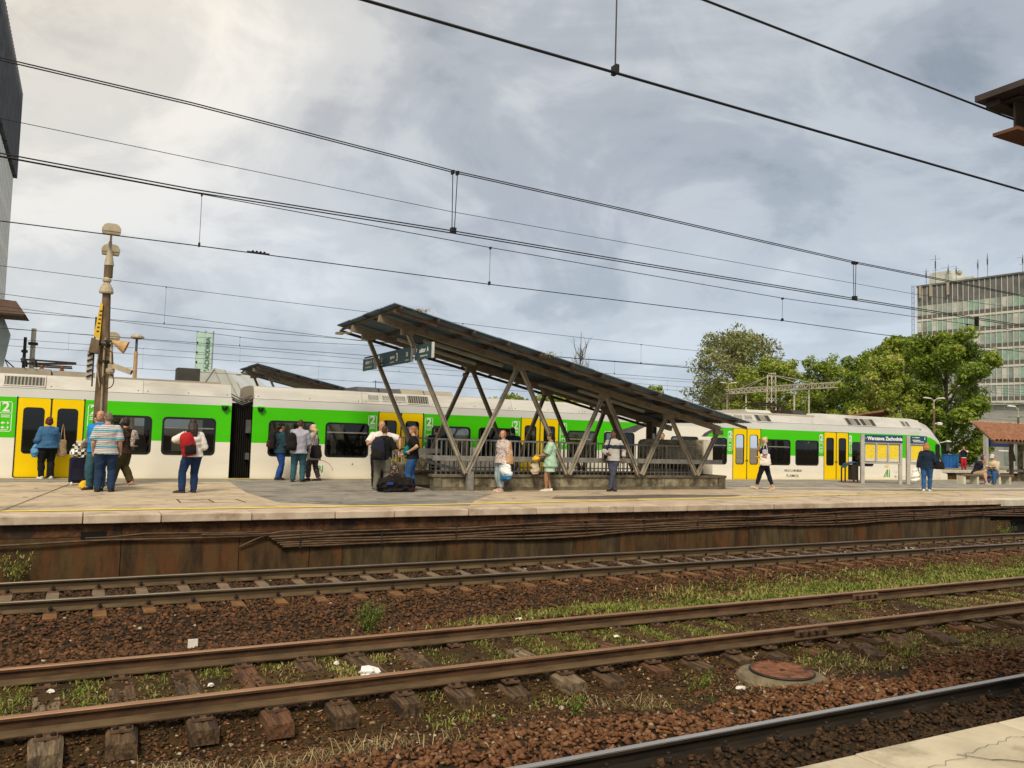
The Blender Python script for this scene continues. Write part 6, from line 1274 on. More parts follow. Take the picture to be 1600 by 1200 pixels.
def person(label, x, y, H, rel, fem=False, fat=1., hipz=None, lean=0., side=0., feet=((.0, .055), (.0, -.055)), footyaw=(10, -10), hands=((.03, .16, .49), (.03, -.16, .49)), epole=None, curl=(.5, .5), head=(0, 0), skin='fair', hair=('short', 'brown'),
           top=('white', .50, .35, .012), bottom=('blue_jeans', 'trousers', .035, .010), shoe='shoe_dark', vox=.015, belly=0., headless=False, over=None, z0=0., fold=.008):
    az = math.degrees(math.atan2(y, x)); root = empty('person', (x, y, z0), R(az + rel), label, 'person'); root['kind'] = 'thing'
    hz_ = .52 if hipz is None else hipz / H; dz = hz_ - .52; prof = FEM if fem else MALE; ff_ = 1 + (fat - 1)
    sh = lambda z: (lean * (z - hz_), side * (z - hz_))
    def tor(zl, ease):
        r = []
        for z, a, b in prof:
            w_ = fat if z < .79 else 1 + (fat - 1) * .35; bell = belly * math.exp(-((z - .60) / .07) ** 2)
            zz_ = z + dz; dx, dy = sh(zz_); r.append((dx + bell * .5, dy, zz_, a * w_ + ease + bell * .5, b * w_ + ease))
        return r
    sw_ = (.092 if fem else .104) * (1 + (fat - 1) * .4); lf = 1 + (fat - 1) * .75
    sx_, sy_ = sh(.80 + dz); S = [Vector((sx_, sy_ + s * sw_, .790 + dz)) for s in (1, -1)]
    hips = [Vector((0, s * .052 * fat ** .5, hz_ - .005)) for s in (1, -1)]
    ank = [Vector((f[0], f[1], .045 + (f[2] if len(f) > 2 else 0))) for f in feet]
    seated = hipz is not None
    K = []
    for i in (0, 1):
        fy = R(footyaw[i]); k, a = ik(hips[i], ank[i], .245, .237, (math.cos(fy), math.sin(fy) * .5, .0) if not seated else (.3, 0, 1)); K.append(k); ank[i] = a
    E_, Wr = [], []
    for i in (0, 1):
        s = 1 if i == 0 else -1; pole = (-.8, s * .22, -.2) if epole is None or epole[i] is None else epole[i]
        e, w_ = ik(S[i], Vector(hands[i]) , .172, .150, pole); E_.append(e); Wr.append(w_)
    V_ = lambda p: Vector(p) * H
    # ---- body (one skin)
    mb = MB(); loft(mb, [(a * H, b * H, c * H, d * H * .90, e * H * .90) for a, b, c, d, e in tor(0, 0)])
    nx_, ny_ = sh(.86 + dz); hc = Vector((sh(.93 + dz)[0] + .012 + .05 * max(0, lean), sh(.93 + dz)[1], .935 + dz))
    mb.tube([V_((nx_ * .9, ny_, .815 + dz)), V_((hc.x - .008, hc.y, .90 + dz))], [.036 * H, .031 * H], 10)
    Rh = Matrix.Rotation(R(head[0]), 3, 'Z') @ Matrix.Rotation(-R(head[1]), 3, 'Y'); hs = 1.0 * H
    hp = lambda p: V_(hc) + Rh @ (Vector(p) * hs)
    hr = [(-.066, .024, .013, .015), (-.052, .019, .030, .029), (-.028, .011, .043, .039), (0, .004, .050, .0435), (.025, 0, .053, .0455), (.046, -.003, .046, .040), (.060, -.004, .028, .025), (.065, -.004, .010, .010)]
    vs = [hp((cx + a * math.cos(2 * math.pi * k / 14), b * math.sin(2 * math.pi * k / 14), z)) for z, cx, a, b in hr for k in range(14)]
    fs = [(i * 14 + k, i * 14 + (k + 1) % 14, (i + 1) * 14 + (k + 1) % 14, (i + 1) * 14 + k) for i in range(len(hr) - 1) for k in range(14)] + [tuple(range(13, -1, -1)), tuple((len(hr) - 1) * 14 + k for k in range(14))]
    mb.add(vs, fs); balls(mb, hp((.053, 0, -.010)), (.012 * H, .010 * H, .016 * H), 8)
    for s in (1, -1): balls(mb, hp((-.004, s * .046, -.004)), (.010 * H, .006 * H, .017 * H), 8)
    for i in (0, 1):
        mb.tube([V_(S[i]), V_(S[i].lerp(E_[i], .5)), V_(E_[i])], [.027 * lf * H, .027 * lf * H, .023 * lf * H], 10); balls(mb, V_(S[i]), .029 * lf * H); balls(mb, V_(E_[i]), .0245 * lf * H)
        mb.tube([V_(E_[i]), V_(E_[i].lerp(Wr[i], .35)), V_(Wr[i])], [.024 * lf * H, .0245 * lf * H, .0155 * H], 10)
        mb.tube([V_(hips[i]), V_(hips[i].lerp(K[i], .5)), V_(K[i])], [.054 * lf * H, .046 * lf * H, .034 * lf * H], 10); balls(mb, V_(K[i]), .035 * lf * H)
        mb.tube([V_(K[i]), V_(K[i].lerp(ank[i], .35)), V_(ank[i])], [.034 * lf * H, .035 * lf * H, .021 * H], 10)
        fd = Vector((math.cos(R(footyaw[i])), math.sin(R(footyaw[i])), 0)); mb.tube([V_(ank[i]) - fd * .012 * H, V_(ank[i] + fd * .07 - Vector((0, 0, .026)))], [.022 * H, .017 * H], 8)
        hd = (Wr[i] - E_[i]).normalized(); s = 1 if i == 0 else -1; inn = Vector((.25, -s, 0)); inn = (inn - hd * inn.dot(hd)).normalized(); wd = hd.cross(inn).normalized()
        p0 = V_(Wr[i]); mb.bar(p0, p0 + hd * .052 * H, .017 * H, .042 * H, up=wd); balls(mb, p0 + hd * .03 * H, (.018 * H,) * 3, 8)
    bme = remesh(mb, 'body', SKIN[skin], vox * 1.12, 2)
    fm = MB()                                             # fingers, thumb and face details join the same mesh
    for i in (0, 1):
        hd = (Wr[i] - E_[i]).normalized(); s = 1 if i == 0 else -1; inn = Vector((.25, -s, 0)); inn = (inn - hd * inn.dot(hd)).normalized(); wd = hd.cross(inn).normalized(); p0 = V_(Wr[i]) + hd * .045 * H; cu = curl[i]
        for k, ln_ in enumerate((.040, .046, .043, .034)):
            q = p0 + wd * (1.5 - k) * .0115 * H; d1 = (hd + inn * cu * .9).normalized(); d2 = (hd * (1 - cu) + inn * (cu * 1.4)).normalized(); fm.tube([q, q + d1 * ln_ * .5 * H, q + d1 * ln_ * .5 * H + d2 * ln_ * .5 * H], [.0058 * H, .0055 * H, .0042 * H], 6, 0)
        th = V_(Wr[i]) + hd * .018 * H + wd * .018 * H; d1 = (hd * .7 + wd * .7 + inn * .3).normalized(); fm.tube([th, th + d1 * .022 * H, th + (d1 * .022 + hd * .02 + inn * .006) * H], [.0075 * H, .0068 * H, .005 * H], 6, 0)
    for s in (1, -1):
        balls(fm, hp((.0475, s * .0195, .006)), (.0045 * H, .0080 * H, .0048 * H), 8, 1); balls(fm, hp((.0505, s * .0195, .006)), (.0030 * H, .0042 * H, .0042 * H), 8, 2)
        fm.bar(hp((.0510, s * .008, .0175)), hp((.0460, s * .030, .0165)), .005 * H, .0045 * H, 3); 
    fm.bar(hp((.0485, .015, -.0365)), hp((.0485, -.015, -.0365)), .006 * H, .006 * H, 4)
    xm = bpy.data.meshes.new('x'); xm.from_pydata(fm.v, [], fm.f); xm.polygons.foreach_set('material_index', fm.m)
    for q in (SKIN[skin], 'eye_white', 'eye_dark', 'hair_' + hair[1], 'lip'): xm.materials.append(MATS[q])
    xm.polygons.foreach_set('use_smooth', [True] * len(xm.polygons))
    bm = bmesh.new(); bm.from_mesh(bme); bm.from_mesh(xm); bm.to_mesh(bme); bm.free(); bpy.data.meshes.remove(xm); bme.materials.clear()
    for q in (SKIN[skin], 'eye_white', 'eye_dark', 'hair_' + hair[1], 'lip'): bme.materials.append(MATS[q])
    obj('body', bme, root)
    # ---- top
    sd = int(abs(x * 97 + y * 31)) % 97
    def upper(nm, mat, hem, sleeve, ease, nf=fold, zt=.852):
        mb = MB(); r = [q for q in tor(0, ease)]; zh = hem + dz; rr_ = []
        lowest = [q for q in r if q[2] >= zh and q[2] <= zt + dz]
        q0 = min(r, key=lambda q: abs(q[2] - zh)); ext = max(0, (r[0][2] - zh)); flare = ease * .6 + ext * .10
        rr_ = [(q0[0], q0[1], zh, q0[3] + flare if zh < r[1][2] else q0[3], q0[4] + flare * .8 if zh < r[1][2] else q0[4])]
        if zh < r[1][2]: hipq = r[1]; rr_ = [(hipq[0], hipq[1], zh, hipq[3] + flare, hipq[4] + flare)]; lowest = [q for q in r[1:] if q[2] > zh + .01 and q[2] <= zt + dz]
        rr_ += lowest; loft(mb, [(a * H, b * H, c * H, d * H, e * H) for a, b, c, d, e in rr_])
        for i in (0, 1):
            A, B, C = S[i], E_[i], Wr[i]; balls(mb, V_(A), (.0325 * lf + ease * .8) * H)
            tot = .322; Ls = sleeve * tot
            if Ls <= 0: continue
            if Ls < .172: e2 = A.lerp(B, Ls / .172); mb.tube([V_(A), V_(e2)], [(.031 * lf + ease * .8) * H, (.034 * lf + ease * 1.1) * H], 12)
            else:
                e2 = B.lerp(C, min(1, (Ls - .172) / .15)); mb.tube([V_(A), V_(A.lerp(B, .5)), V_(B)], [(.031 * lf + ease * .8) * H, (.031 * lf + ease) * H, (.027 * lf + ease) * H], 12); balls(mb, V_(B), (.027 * lf + ease) * H); mb.tube([V_(B), V_(e2)], [(.027 * lf + ease) * H, (.021 * lf + ease) * H], 12)
        return obj(nm, remesh(mb, nm, mat, vox, 3, nf, sd), root)
    upper('top', *top)
    if over: upper('jacket', *over)
    # ---- trousers, shorts or skirt
    mat, kind, hem, ease = bottom; mb = MB()
    wr = [q for q in tor(0, ease * .4) if q[2] <= (.535 if top[1] <= .505 and kind != 'skirt' else .605) + dz]; wr.append((wr[-1][0], wr[-1][1], wr[-1][2] + .02, wr[-1][3] * .9, wr[-1][4] * .9)) if len(wr) < 4 else None
    if kind == 'skirt':
        hq = wr[1]; kx = (K[0].x + K[1].x) / 2
        if seated:
            loft(mb, [(a * H, b * H, c * H, d * H, e * H) for a, b, c, d, e in wr])
            mb.tube([V_((0, .0, hz_ - .01)), V_(((K[0] + K[1]) * .5 + Vector((0, 0, -.02))))], [.10 * H, .085 * H], 14)
            for i in (0, 1): mb.tube([V_(hips[i]), V_(K[i])], [(.058 * lf + ease) * H, (.045 * lf + ease) * H], 12)
        else: loft(mb, [(q[0] * H, q[1] * H, q[2] * H, q[3] * H, q[4] * H) for q in [(hq[0] + .01, 0, hem, hq[3] + .012, hq[4] + .008)] + wr[1:]])
    else:
        loft(mb, [(a * H, b * H, c * H, d * H, e * H) for a, b, c, d, e in wr])
        for i in (0, 1):
            mb.tube([V_(hips[i]), V_(hips[i].lerp(K[i], .5)), V_(K[i])], [(.057 * lf + ease) * H, (.049 * lf + ease) * H, (.037 * lf + ease) * H], 12); balls(mb, V_(K[i]), (.038 * lf + ease) * H)
            t_ = max(0., min(1., (K[i].z - hem) / max(.01, K[i].z - ank[i].z))) if hem < K[i].z else 0
            t_ = min(1.0, t_)
            if t_ > 0: mb.tube([V_(K[i]), V_(K[i].lerp(ank[i], .4 * t_)), V_(K[i].lerp(ank[i], t_)) - (Vector((0, 0, .012 * H)) if t_ > .95 else Vector())], [(.037 * lf + ease) * H, (.036 * lf + ease) * H, (.028 * (lf ** .5) + ease) * H], 12)
    obj('skirt' if kind == 'skirt' else 'trousers', remesh(mb, kind, mat, vox, 3, fold * .9, sd + 5), root)
    # ---- shoes
    for i in (0, 1):
        fd = Vector((math.cos(R(footyaw[i])), math.sin(R(footyaw[i])), 0)); sdv = Vector((-fd.y, fd.x, 0)); a0 = V_(ank[i]); zb = a0.z - .045 * H; L0, W0 = .155 * H, .030 * H
        tilt = feet[i][3] if len(feet[i]) > 3 else 0
        P = lambda u, v, z: Vector((a0.x, a0.y, zb)) + fd * (u * math.cos(tilt) + z * math.sin(tilt) * .0) + sdv * v + Vector((0, 0, z - u * math.sin(tilt)))
        mb = MB(); st_ = [(-.042 * H, .55, .048), (-.03 * H, .85, .052), (.0, .9, .055), (.04 * H, .92, .042), (.08 * H, 1.0, .030), (.105 * H, .8, .022), (.118 * H, .4, .014)]; vs = []; nn = 8
        for u, wf, hgt in st_:
            for k in range(nn):
                a = math.pi * k / (nn - 1); vs.append(P(u, W0 * wf * math.cos(a), .012 + (hgt * H - .012) * math.sin(a) ** .7))
        fs = [(i2 * nn + k, i2 * nn + k + 1, (i2 + 1) * nn + k + 1, (i2 + 1) * nn + k) for i2 in range(len(st_) - 1) for k in range(nn - 1)] + [tuple(range(nn)), tuple((len(st_) - 1) * nn + k for k in range(nn))]
        mb.add(vs, fs, 0); out_ = [P(u, W0 * wf * 1.04 * s, 0) for s in (1, -1) for u, wf, _ in (st_ if s == 1 else st_[::-1])]; m_ = len(out_)
        mb.add(out_ + [p + Vector((0, 0, .018)) for p in out_], [tuple(range(m_)), tuple(range(2 * m_ - 1, m_ - 1, -1))] + [(k, (k + 1) % m_, (k + 1) % m_ + m_, k + m_) for k in range(m_)], 1)
        mb.build('shoe', [shoe, 'sole' if shoe != 'shoe_dark' else 'iron_dark'], root, True)
    # ---- hair
    hst, hcol = hair; mb = MB()
    if hst in ('short', 'crop'):
        k = 1.0 if hst == 'short' else .97; balls(mb, hp((-.006, 0, .021)), (.0560 * H * k, .0495 * H * k, .0500 * H * k), 14); balls(mb, hp((-.028, 0, -.012)), (.034 * H, .043 * H, .036 * H), 12)
    elif hst == 'fringe':
        for s in (1, -1): balls(mb, hp((-.014, s * .040, .006)), (.036 * H, .011 * H, .026 * H), 10)
        balls(mb, hp((-.040, 0, .002)), (.018 * H, .038 * H, .032 * H), 10)
    elif hst == 'bob':
        balls(mb, hp((-.010, 0, .017)), (.058 * H, .052 * H, .056 * H), 14); balls(mb, hp((-.024, 0, -.020)), (.044 * H, .056 * H, .050 * H), 14)
        for s in (1, -1): balls(mb, hp((.012, s * .046, -.018)), (.026 * H, .012 * H, .040 * H), 10)
    elif hst in ('long', 'shoulder'):
        d = .17 if hst == 'long' else .085; balls(mb, hp((-.010, 0, .017)), (.058 * H, .052 * H, .056 * H), 14); base = hp((-.030, 0, -.005)); tipz = Vector((-.030 * H - (.03 * H if hst == 'long' else .012 * H), 0, -d * H))
        for yy, w_ in ((-.028, .030), (0, .034), (.028, .030)): q = base + Rh @ Vector((0, yy * H, 0)); mb.tube([q, q + tipz * .5 + Vector((-.012 * H, 0, 0)), q + tipz], [w_ * H * 1.1, w_ * H * 1.25, w_ * H * .7], 8)
        for s in (1, -1): q = hp((.004, s * .045, -.005)); mb.tube([q, q + Vector((-.01 * H, 0, -d * .55 * H))], [.017 * H, .013 * H], 8)
    elif hst in ('ponytail', 'bun'):
        balls(mb, hp((-.006, 0, .020)), (.0570 * H, .0505 * H, .051 * H), 14); balls(mb, hp((-.028, 0, -.010)), (.034 * H, .044 * H, .038 * H), 12)
        if hst == 'bun': balls(mb, hp((-.040, 0, .052)), .026 * H, 10)
        else: q = hp((-.058, 0, .012)); mb.tube([hp((-.045, 0, .015)), q + Vector((-.012 * H, 0, -.02 * H)), q + Vector((-.006 * H, 0, -.085 * H)), q + Vector((.006 * H, 0, -.14 * H))], [.016 * H, .022 * H, .020 * H, .008 * H], 8)
    obj('hair', remesh(mb, 'hair', 'hair_' + hcol, .012, 3, .004, sd + 9, (22, 22, 10)), root)
    root_info = dict(root=root, H=H, hc=hc, hp=hp, S=S, W=Wr, E=E_, V=V_, K=K)
    return root_info
def cap_hat(p, mat, brim=True):
    mb = MB(); hp, H = p['hp'], p['H']; balls(mb, hp((-.006, 0, .034)), (.060 * H, .054 * H, .042 * H), 14)
    if brim: a = hp((.040, 0, .030)); b = hp((.086, 0, .020)); mb.bar(a, b, .085 * H, .012 * H)
    obj('cap', remesh(mb, 'cap', mat, .010, 2), p['root'])
def glasses(p):
    mb = MB(); hp, H = p['hp'], p['H']
    for s in (1, -1): mb.tube([hp((.056, s * .0195 + .011 * math.cos(a), .006 + .009 * math.sin(a))) for a in [k * math.pi / 4 for k in range(9)]], .0018 * H, 4); mb.bar(hp((.052, s * .034, .009)), hp((-.005, s * .047, .006)), .003 * H, .003 * H)
    mb.build('glasses', 'eye_dark', p['root'])
def at_person(p, name, off, label, cat, rz=0, group=None):
    """a carried thing stays top-level: an Empty at its base beside its carrier (off in metres, carrier's frame)"""
    r = p['root']; a = r.rotation_euler.z; o = Vector(off); w_ = Vector((o.x * math.cos(a) - o.y * math.sin(a), o.x * math.sin(a) + o.y * math.cos(a), o.z)) + r.location
    return empty(name, w_, a + R(rz), label, cat, group)
def soft(mb, name, mat, parent, fold=.008, vox=.014, seed=1, sm=3): return obj(name, remesh(mb, name, mat, vox, sm, fold, seed), parent)
def backpack(p, off, label, mat, mat2, rz=0, h=.46, w_=.30, d=.17, one=0):
    e = at_person(p, 'backpack', off, label, 'backpack', rz, 'backpacks worn by travellers'); mb = MB()
    loft(mb, [(0, 0, 0, d * .36, w_ * .40), (0, 0, .03, d * .5, w_ * .48), (-.01, 0, h * .5, d * .52, w_ * .5), (0, 0, h * .82, d * .44, w_ * .44), (.01, 0, h * .96, d * .28, w_ * .30), (.01, 0, h, d * .12, w_ * .16)]); soft(mb, 'main_bag', mat, e)
    mb = MB(); loft(mb, [(-d * .45, 0, .04, d * .22, w_ * .36), (-d * .48, 0, h * .2, d * .26, w_ * .40), (-d * .46, 0, h * .45, d * .2, w_ * .36), (-d * .42, 0, h * .5, d * .08, w_ * .2)]); soft(mb, 'front_pocket', mat2, e, .005)
    for s in ((1, -1) if not one else (one,)): MB().tube([(.05, s * w_ * .24, h * .92), (.14, s * w_ * .30, h * 1.02), (.24, s * w_ * .33, h * .86), (.24, s * w_ * .36, h * .5), (.06, s * w_ * .42, h * .12)], .017, 6).build('shoulder_strap', mat2, e)
    MB().tube([(-.0, -.03, h * .97), (-.0, -.02, h * 1.05), (-.0, .02, h * 1.05), (0, .03, h * .97)], .008, 6).build('grab_handle', mat2, e); return e
def tote(p, off, label, mat, rz=0, h=.34, w_=.34, d=.09, strap=.36, cat='bag', name='tote_bag', flare=.85, fold=.008):
    e = at_person(p, name, off, label, cat, rz); mb = MB(); loft(mb, [(0, 0, 0, w_ * .42, d * .5), (0, 0, h * .12, w_ * .5, d * .62), (0, 0, h * .6, w_ * .48 * flare ** .5, d * .5), (0, 0, h, w_ * .46 * flare, d * .25)], 18); soft(mb, 'bag_body', mat, e, fold)
    for s in (-.02, .02): MB().tube([(-w_ * .22, s, h * .95), (-w_ * .10, s * .6, h + strap * .7), (0, s * .3, h + strap), (w_ * .10, s * .6, h + strap * .7), (w_ * .22, s, h * .95)], .009, 6).build('handle', mat, e)
    return e
# ------------------------------------------------------------------ travellers, left to right
P1 = person('woman in blue sweater and black trousers facing the yellow train doors', -.82, 25.0, 1.64, 18, True, 1.32, hands=((.15, .13, .60), (.16, -.10, .60)), feet=((0, .075), (0, -.07)), hair=('bob', 'auburn'), top=('blue_sweater', .50, .97, .022), bottom=('black', 'trousers', .04, .012), shoe='shoe_white')
tote(P1, (-.02, -.34, .58), 'tan shoulder bag hanging beside the woman in blue sweater', 'bag_tan', 90, .46, .26, .10, .42)
e = at_person(P1, 'folded_jacket', (.02, .30, .56), 'pale blue jacket carried on the arm of the woman in blue sweater', 'jacket'); mb = MB(); loft(mb, [(0, 0, 0, .05, .06), (.01, 0, .12, .08, .09), (.02, 0, .28, .07, .08), (.02, -.03, .36, .03, .04)]); soft(mb, 'cloth', 'cloth_sky', e, .02)
P2 = person('balding man in bright blue shirt and teal jeans looking left', .33, 20.85, 1.80, 152, False, 1.26, feet=((.03, .07), (-.02, -.10)), footyaw=(25, -20), hands=((-.03, .15, .50), (-.05, -.15, .52)), head=(6, 3), skin='ruddy', hair=('fringe', 'greybrown'), top=('bright_blue', .47, .46, .016), bottom=('teal_jeans', 'trousers', .04, .012), belly=.03)
P3 = person('grey haired man in striped polo shirt seen from behind', .47, 20.3, 1.76, -4, False, 1.22, head=(14, 0), feet=((-.02, .075), (.0, -.075)), hands=((.06, .155, .50), (.06, -.155, .50)), hair=('short', 'greybrown'), top=('striped_polo', .475, .48, .018), bottom=('navy_jeans', 'trousers', .03, .012))
P4 = person('dark haired person in olive clothes half hidden behind the striped man', .92, 22.5, 1.68, 62, True, 1.1, feet=((.14, .04), (-.10, -.05, .02, .5)), hands=((.12, .13, .55), (.1, -.13, .55)), hair=('bob', 'darkbrown'), top=('brown_top', .46, .95, .016), bottom=('olive', 'trousers', .05, .022), shoe='shoe_red')
backpack(P4, (-.24, 0, .95), 'floral backpack of the half hidden dark haired person', 'floral_bag', 'bag_black', 0, .42, .28, .16)
P5 = person('person in grey jacket mostly hidden by the lamp post', .30, 21.8, 1.74, 40, False, 1.1, hands=((.10, .14, .55), (.12, -.13, .55)), hair=('short', 'darkbrown'), top=('grey_jacket', .48, .97, .022), bottom=('light_grey', 'trousers', .04, .012), shoe='shoe_tan')
sc_ = empty('suitcase', (-.02, 22.55, 0), R(100), 'dark navy trolley suitcase standing behind the blue shirted man', 'suitcase', 'trolley suitcases')
MB().box(-.13, .13, -.24, .24, .05, .66).build('shell', 'case_navy', sc_, bevel=.04); MB().box(-.145, -.13, -.19, .19, .12, .40).build('front_pocket', 'bag_navy', sc_, bevel=.006)
for sy in (-1, 1):
    MB().lathe([(.035, -.02), (.045, -.015), (.045, .015), (.035, .02)], 10, (-.10, sy * .2, .045), 0, 'y').build('wheel', 'print_white', sc_); MB().tube([(.05, sy * .09, .64), (.05, sy * .09, 1.04)], .011, 6).build('handle_tube', 'print_white', sc_)
MB().box(.03, .07, -.12, .12, 1.03, 1.07).build('handle_grip', 'print_white', sc_)
e = empty('checkered_bag', (-.04, 22.5, .665), R(95), 'black and white checkered bag on top of the navy suitcase', 'bag'); mb = MB(); loft(mb, [(0, 0, 0, .10, .17), (0, 0, .06, .12, .21), (0, .02, .20, .10, .20), (0, .03, .30, .05, .15), (0, .05, .34, .03, .08)]); soft(mb, 'bag_body', 'checker_flag', e, .025)
e = empty('shopping_bag', (.10, 21.2, 0), R(80), 'small yellow and brown bag on the platform between the two stout men', 'bag'); mb = MB(); loft(mb, [(0, 0, 0, .09, .12), (0, 0, .06, .11, .14), (0, 0, .15, .06, .10), (0, 0, .18, .02, .05)]); soft(mb, 'bag_body', 'yellow_bag', e, .02)
P6 = person('woman with long dark hair, white top and red backpack', 2.22, 19.85, 1.66, 12, True, 1.16, side=.03, feet=((.0, .115), (.03, -.045)), footyaw=(60, 5), hands=((.20, .10, .70), (.13, -.13, .60)), epole=((-.3, 1, -.1), None), head=(-12, -14), hair=('long', 'darkbrown'), top=('white', .49, .96, .018), bottom=('jeans_mid', 'trousers', .035, .012), shoe='shoe_dark')
bk = backpack(P6, (-.23, .10, .84), 'red backpack slung on the back of the long haired woman', 'bag_red', 'bag_black', 8, .54, .34, .20, -1); bk.rotation_euler.x = R(-14)
P7 = person('woman in dark denim jacket and black cap with dark backpack facing right', 5.16, 24.55, 1.68, -68, True, 1.1, hands=((.17, .08, .60), (.17, -.08, .58)), feet=((.03, .05), (-.05, -.04)), skin='tan', hair=('ponytail', 'black'), top=('denim_dark', .47, .96, .018), bottom=('royal_jeans', 'trousers', .04, .012)); cap_hat(P7, 'bag_black', False); glasses(P7)
backpack(P7, (-.27, 0, .92), 'black and maroon backpack of the woman in denim jacket', 'bag_black', 'bag_maroon', 0, .52, .32, .19)
P8 = person('man in lavender shirt and teal jeans seen from behind by the train', 5.50, 23.65, 1.79, -6, False, 1.10, side=-.03, hands=((.14, .12, .58), (.18, -.12, .64)), feet=((0, .075), (0, -.07)), hair=('crop', 'brown'), top=('lavender', .455, .94, .020), bottom=('teal_jeans', 'trousers', .035, .013))
backpack(P8, (-.19, .19, .90), 'black backpack with white piping on the left shoulder of the lavender shirted man', 'bag_black', 'bag_black', 15, .50, .30, .18, -1)
P9 = person('blonde woman in long grey cardigan looking up to the left', 6.08, 24.2, 1.67, 74, True, 1.05, feet=((.08, .035), (-.09, -.035)), footyaw=(0, 0), lean=.06, hands=((.22, .06, .56), (.22, -.05, .55)), head=(-4, 14), hair=('shoulder', 'paleblond'), top=('white', .50, .5, .010), over=('cardigan', .37, .94, .024), bottom=('printed_trousers', 'trousers', .06, .012))
tote(P9, (-.13, .26, .68), 'black tote bag on the arm of the blonde woman', 'bag_black', 12, .38, .36, .09, .40)
P10 = person('young man in black T-shirt with large black backpack and grey trousers', 6.72, 19.85, 1.66, -14, False, 1.04, side=-.06, feet=((-.02, .08), (.02, -.055)), footyaw=(15, -35), hands=((.16, .13, .62), (.14, -.20, .56)), head=(-10, 4), hair=('crop', 'brown'), top=('black', .49, .50, .016), bottom=('grey_trousers', 'trousers', .035, .020), shoe='shoe_grey')
backpack(P10, (-.25, .05, .80), 'large dark backpack of the young man in grey trousers', 'bag_navy', 'bag_black', 0, .56, .36, .20)
e = at_person(P10, 'folded_paper', (.27, -.36, .88), 'folded white paper in the hand of the young man with the backpack', 'paper'); MB().box(-.04, .04, -.004, .004, 0, .13).box(-.03, .05, -.012, -.004, .03, .14).build('sheet', 'paper', e)
P11 = person('bald stout man in white T-shirt reaching for the suitcase handle', 6.98, 20.85, 1.79, 186, False, 1.24, side=.05, hands=((.10, .285, .63), (.17, -.08, .72)), epole=((-.3, .6, .1), (-.5, -.6, -.4)), head=(10, -6), skin='ruddy', hair=('fringe', 'grey'), top=('white', .50, .46, .018), bottom=('black', 'trousers', .04, .014))
P12 = person('ginger haired woman in black T-shirt and ripped jeans with teal bag facing left', 7.54, 19.85, 1.68, 80, True, 1.08, feet=((.03, .035), (-.03, -.045)), hands=((.03, .15, .615), (.16, -.06, .56)), epole=((-1, .6, .1), None), head=(4, 0), hair=('ponytail', 'copper'), top=('black', .50, .44, .016), bottom=('blue_jeans', 'trousers', .075, .012), shoe='shoe_red')
e = at_person(P12, 'sling_bag', (.16, .08, .92), 'teal sling bag across the front of the ginger haired woman', 'bag', 10); mb = MB(); loft(mb, [(0, 0, 0, .05, .05), (0, 0, .06, .08, .15), (-.02, 0, .20, .07, .13), (-.03, 0, .26, .03, .05)]); soft(mb, 'bag_body', 'bag_teal', e, .01); MB().tube([(-.03, -.05, .24), (-.14, -.08, .46), (-.30, -.02, .40), (-.34, .08, .2), (-.2, .14, .08), (0, .1, .06)], .012, 6).build('strap', 'bag_black', e)
for off, mt_, lab in (((7.40, 20.5), 'case_grey', 'grey trolley suitcase beside the bald man, left of the pair'), ((7.66, 20.6), 'case_grey', 'grey trolley suitcase behind the ginger haired woman, right of the pair')):
    e = empty('suitcase', (*off, 0), R(75), lab, 'suitcase', 'trolley suitcases'); MB().box(-.12, .12, -.15, .15, .05, .72).build('shell', mt_, e, bevel=.04)
    for k in range(4): MB().box(-.127, -.12, -.11 + k * .06, -.08 + k * .06, .12, .66).build('rib', mt_, e)
    for sy in (-1, 1): MB().lathe([(.03, -.015), (.04, -.012), (.04, .012), (.03, .015)], 8, (-.08, sy * .11, .04), 0, 'y').build('wheel', 'bag_black', e); MB().tube([(.06, sy * .08, .70), (.06, sy * .08, 1.06)], .010, 6).build('handle_tube', 'board_frame', e)
    MB().box(.04, .08, -.10, .10, 1.05, 1.09).build('handle_grip', 'bag_black', e)
e = empty('duffel_bag', (7.08, 19.72, 0), R(6), 'big black duffel bag slumped on the platform beside the young man', 'duffel bag'); mb = MB(); r_ = np.random.default_rng(3)
mb.tube([(-.50, 0, .15), (-.44, 0, .18), (-.2, 0, .22), (.1, 0, .20), (.38, 0, .19), (.50, 0, .14)], [.08, .16, .215, .20, .185, .08], 14); mb.box(-.42, .42, -.19, .19, .0, .12); soft(mb, 'bag_body', 'bag_black', e, .035, .016, 4)
MB().tube([(-.2, -.16, .30), (-.16, -.12, .44), (.16, -.12, .44), (.2, -.16, .30)], .013, 6).build('handle', 'bag_maroon', e); MB().box(-.36, -.2, -.23, -.20, .2, .26).build('buckle', 'royal_jeans', e)
e = empty('handbag', (7.02, 19.92, .42), R(10), 'dark flower print handbag resting on the black duffel bag', 'handbag'); mb = MB(); loft(mb, [(0, 0, 0, .11, .17), (0, 0, .05, .13, .20), (0, 0, .17, .09, .18), (0, 0, .23, .05, .12)], 16); o = soft(mb, 'bag_body', 'dark_print_bag', e, .012); o.rotation_euler.z = R(90); MB().tube([(-.1, 0, .2), (-.07, 0, .33), (.07, 0, .33), (.1, 0, .2)], .011, 6).build('handle', 'bag_black', e)
P13 = person('dark clad man behind the stair balustrade facing the train, left one', 9.93, 24.1, 1.72, 12, False, 1.2, hands=((.12, .13, .56), (.12, -.13, .56)), hair=('crop', 'brown'), top=('navy_jacket', .46, .97, .026), bottom=('black', 'trousers', .04, .014))
P14 = person('dark haired person in black jacket behind the floral blouse woman', 12.76, 24.3, 1.78, 30, False, 1.2, hands=((.12, .13, .56), (.12, -.13, .56)), hair=('short', 'black'), top=('navy_jacket', .46, .97, .028), bottom=('black', 'trousers', .04, .014))
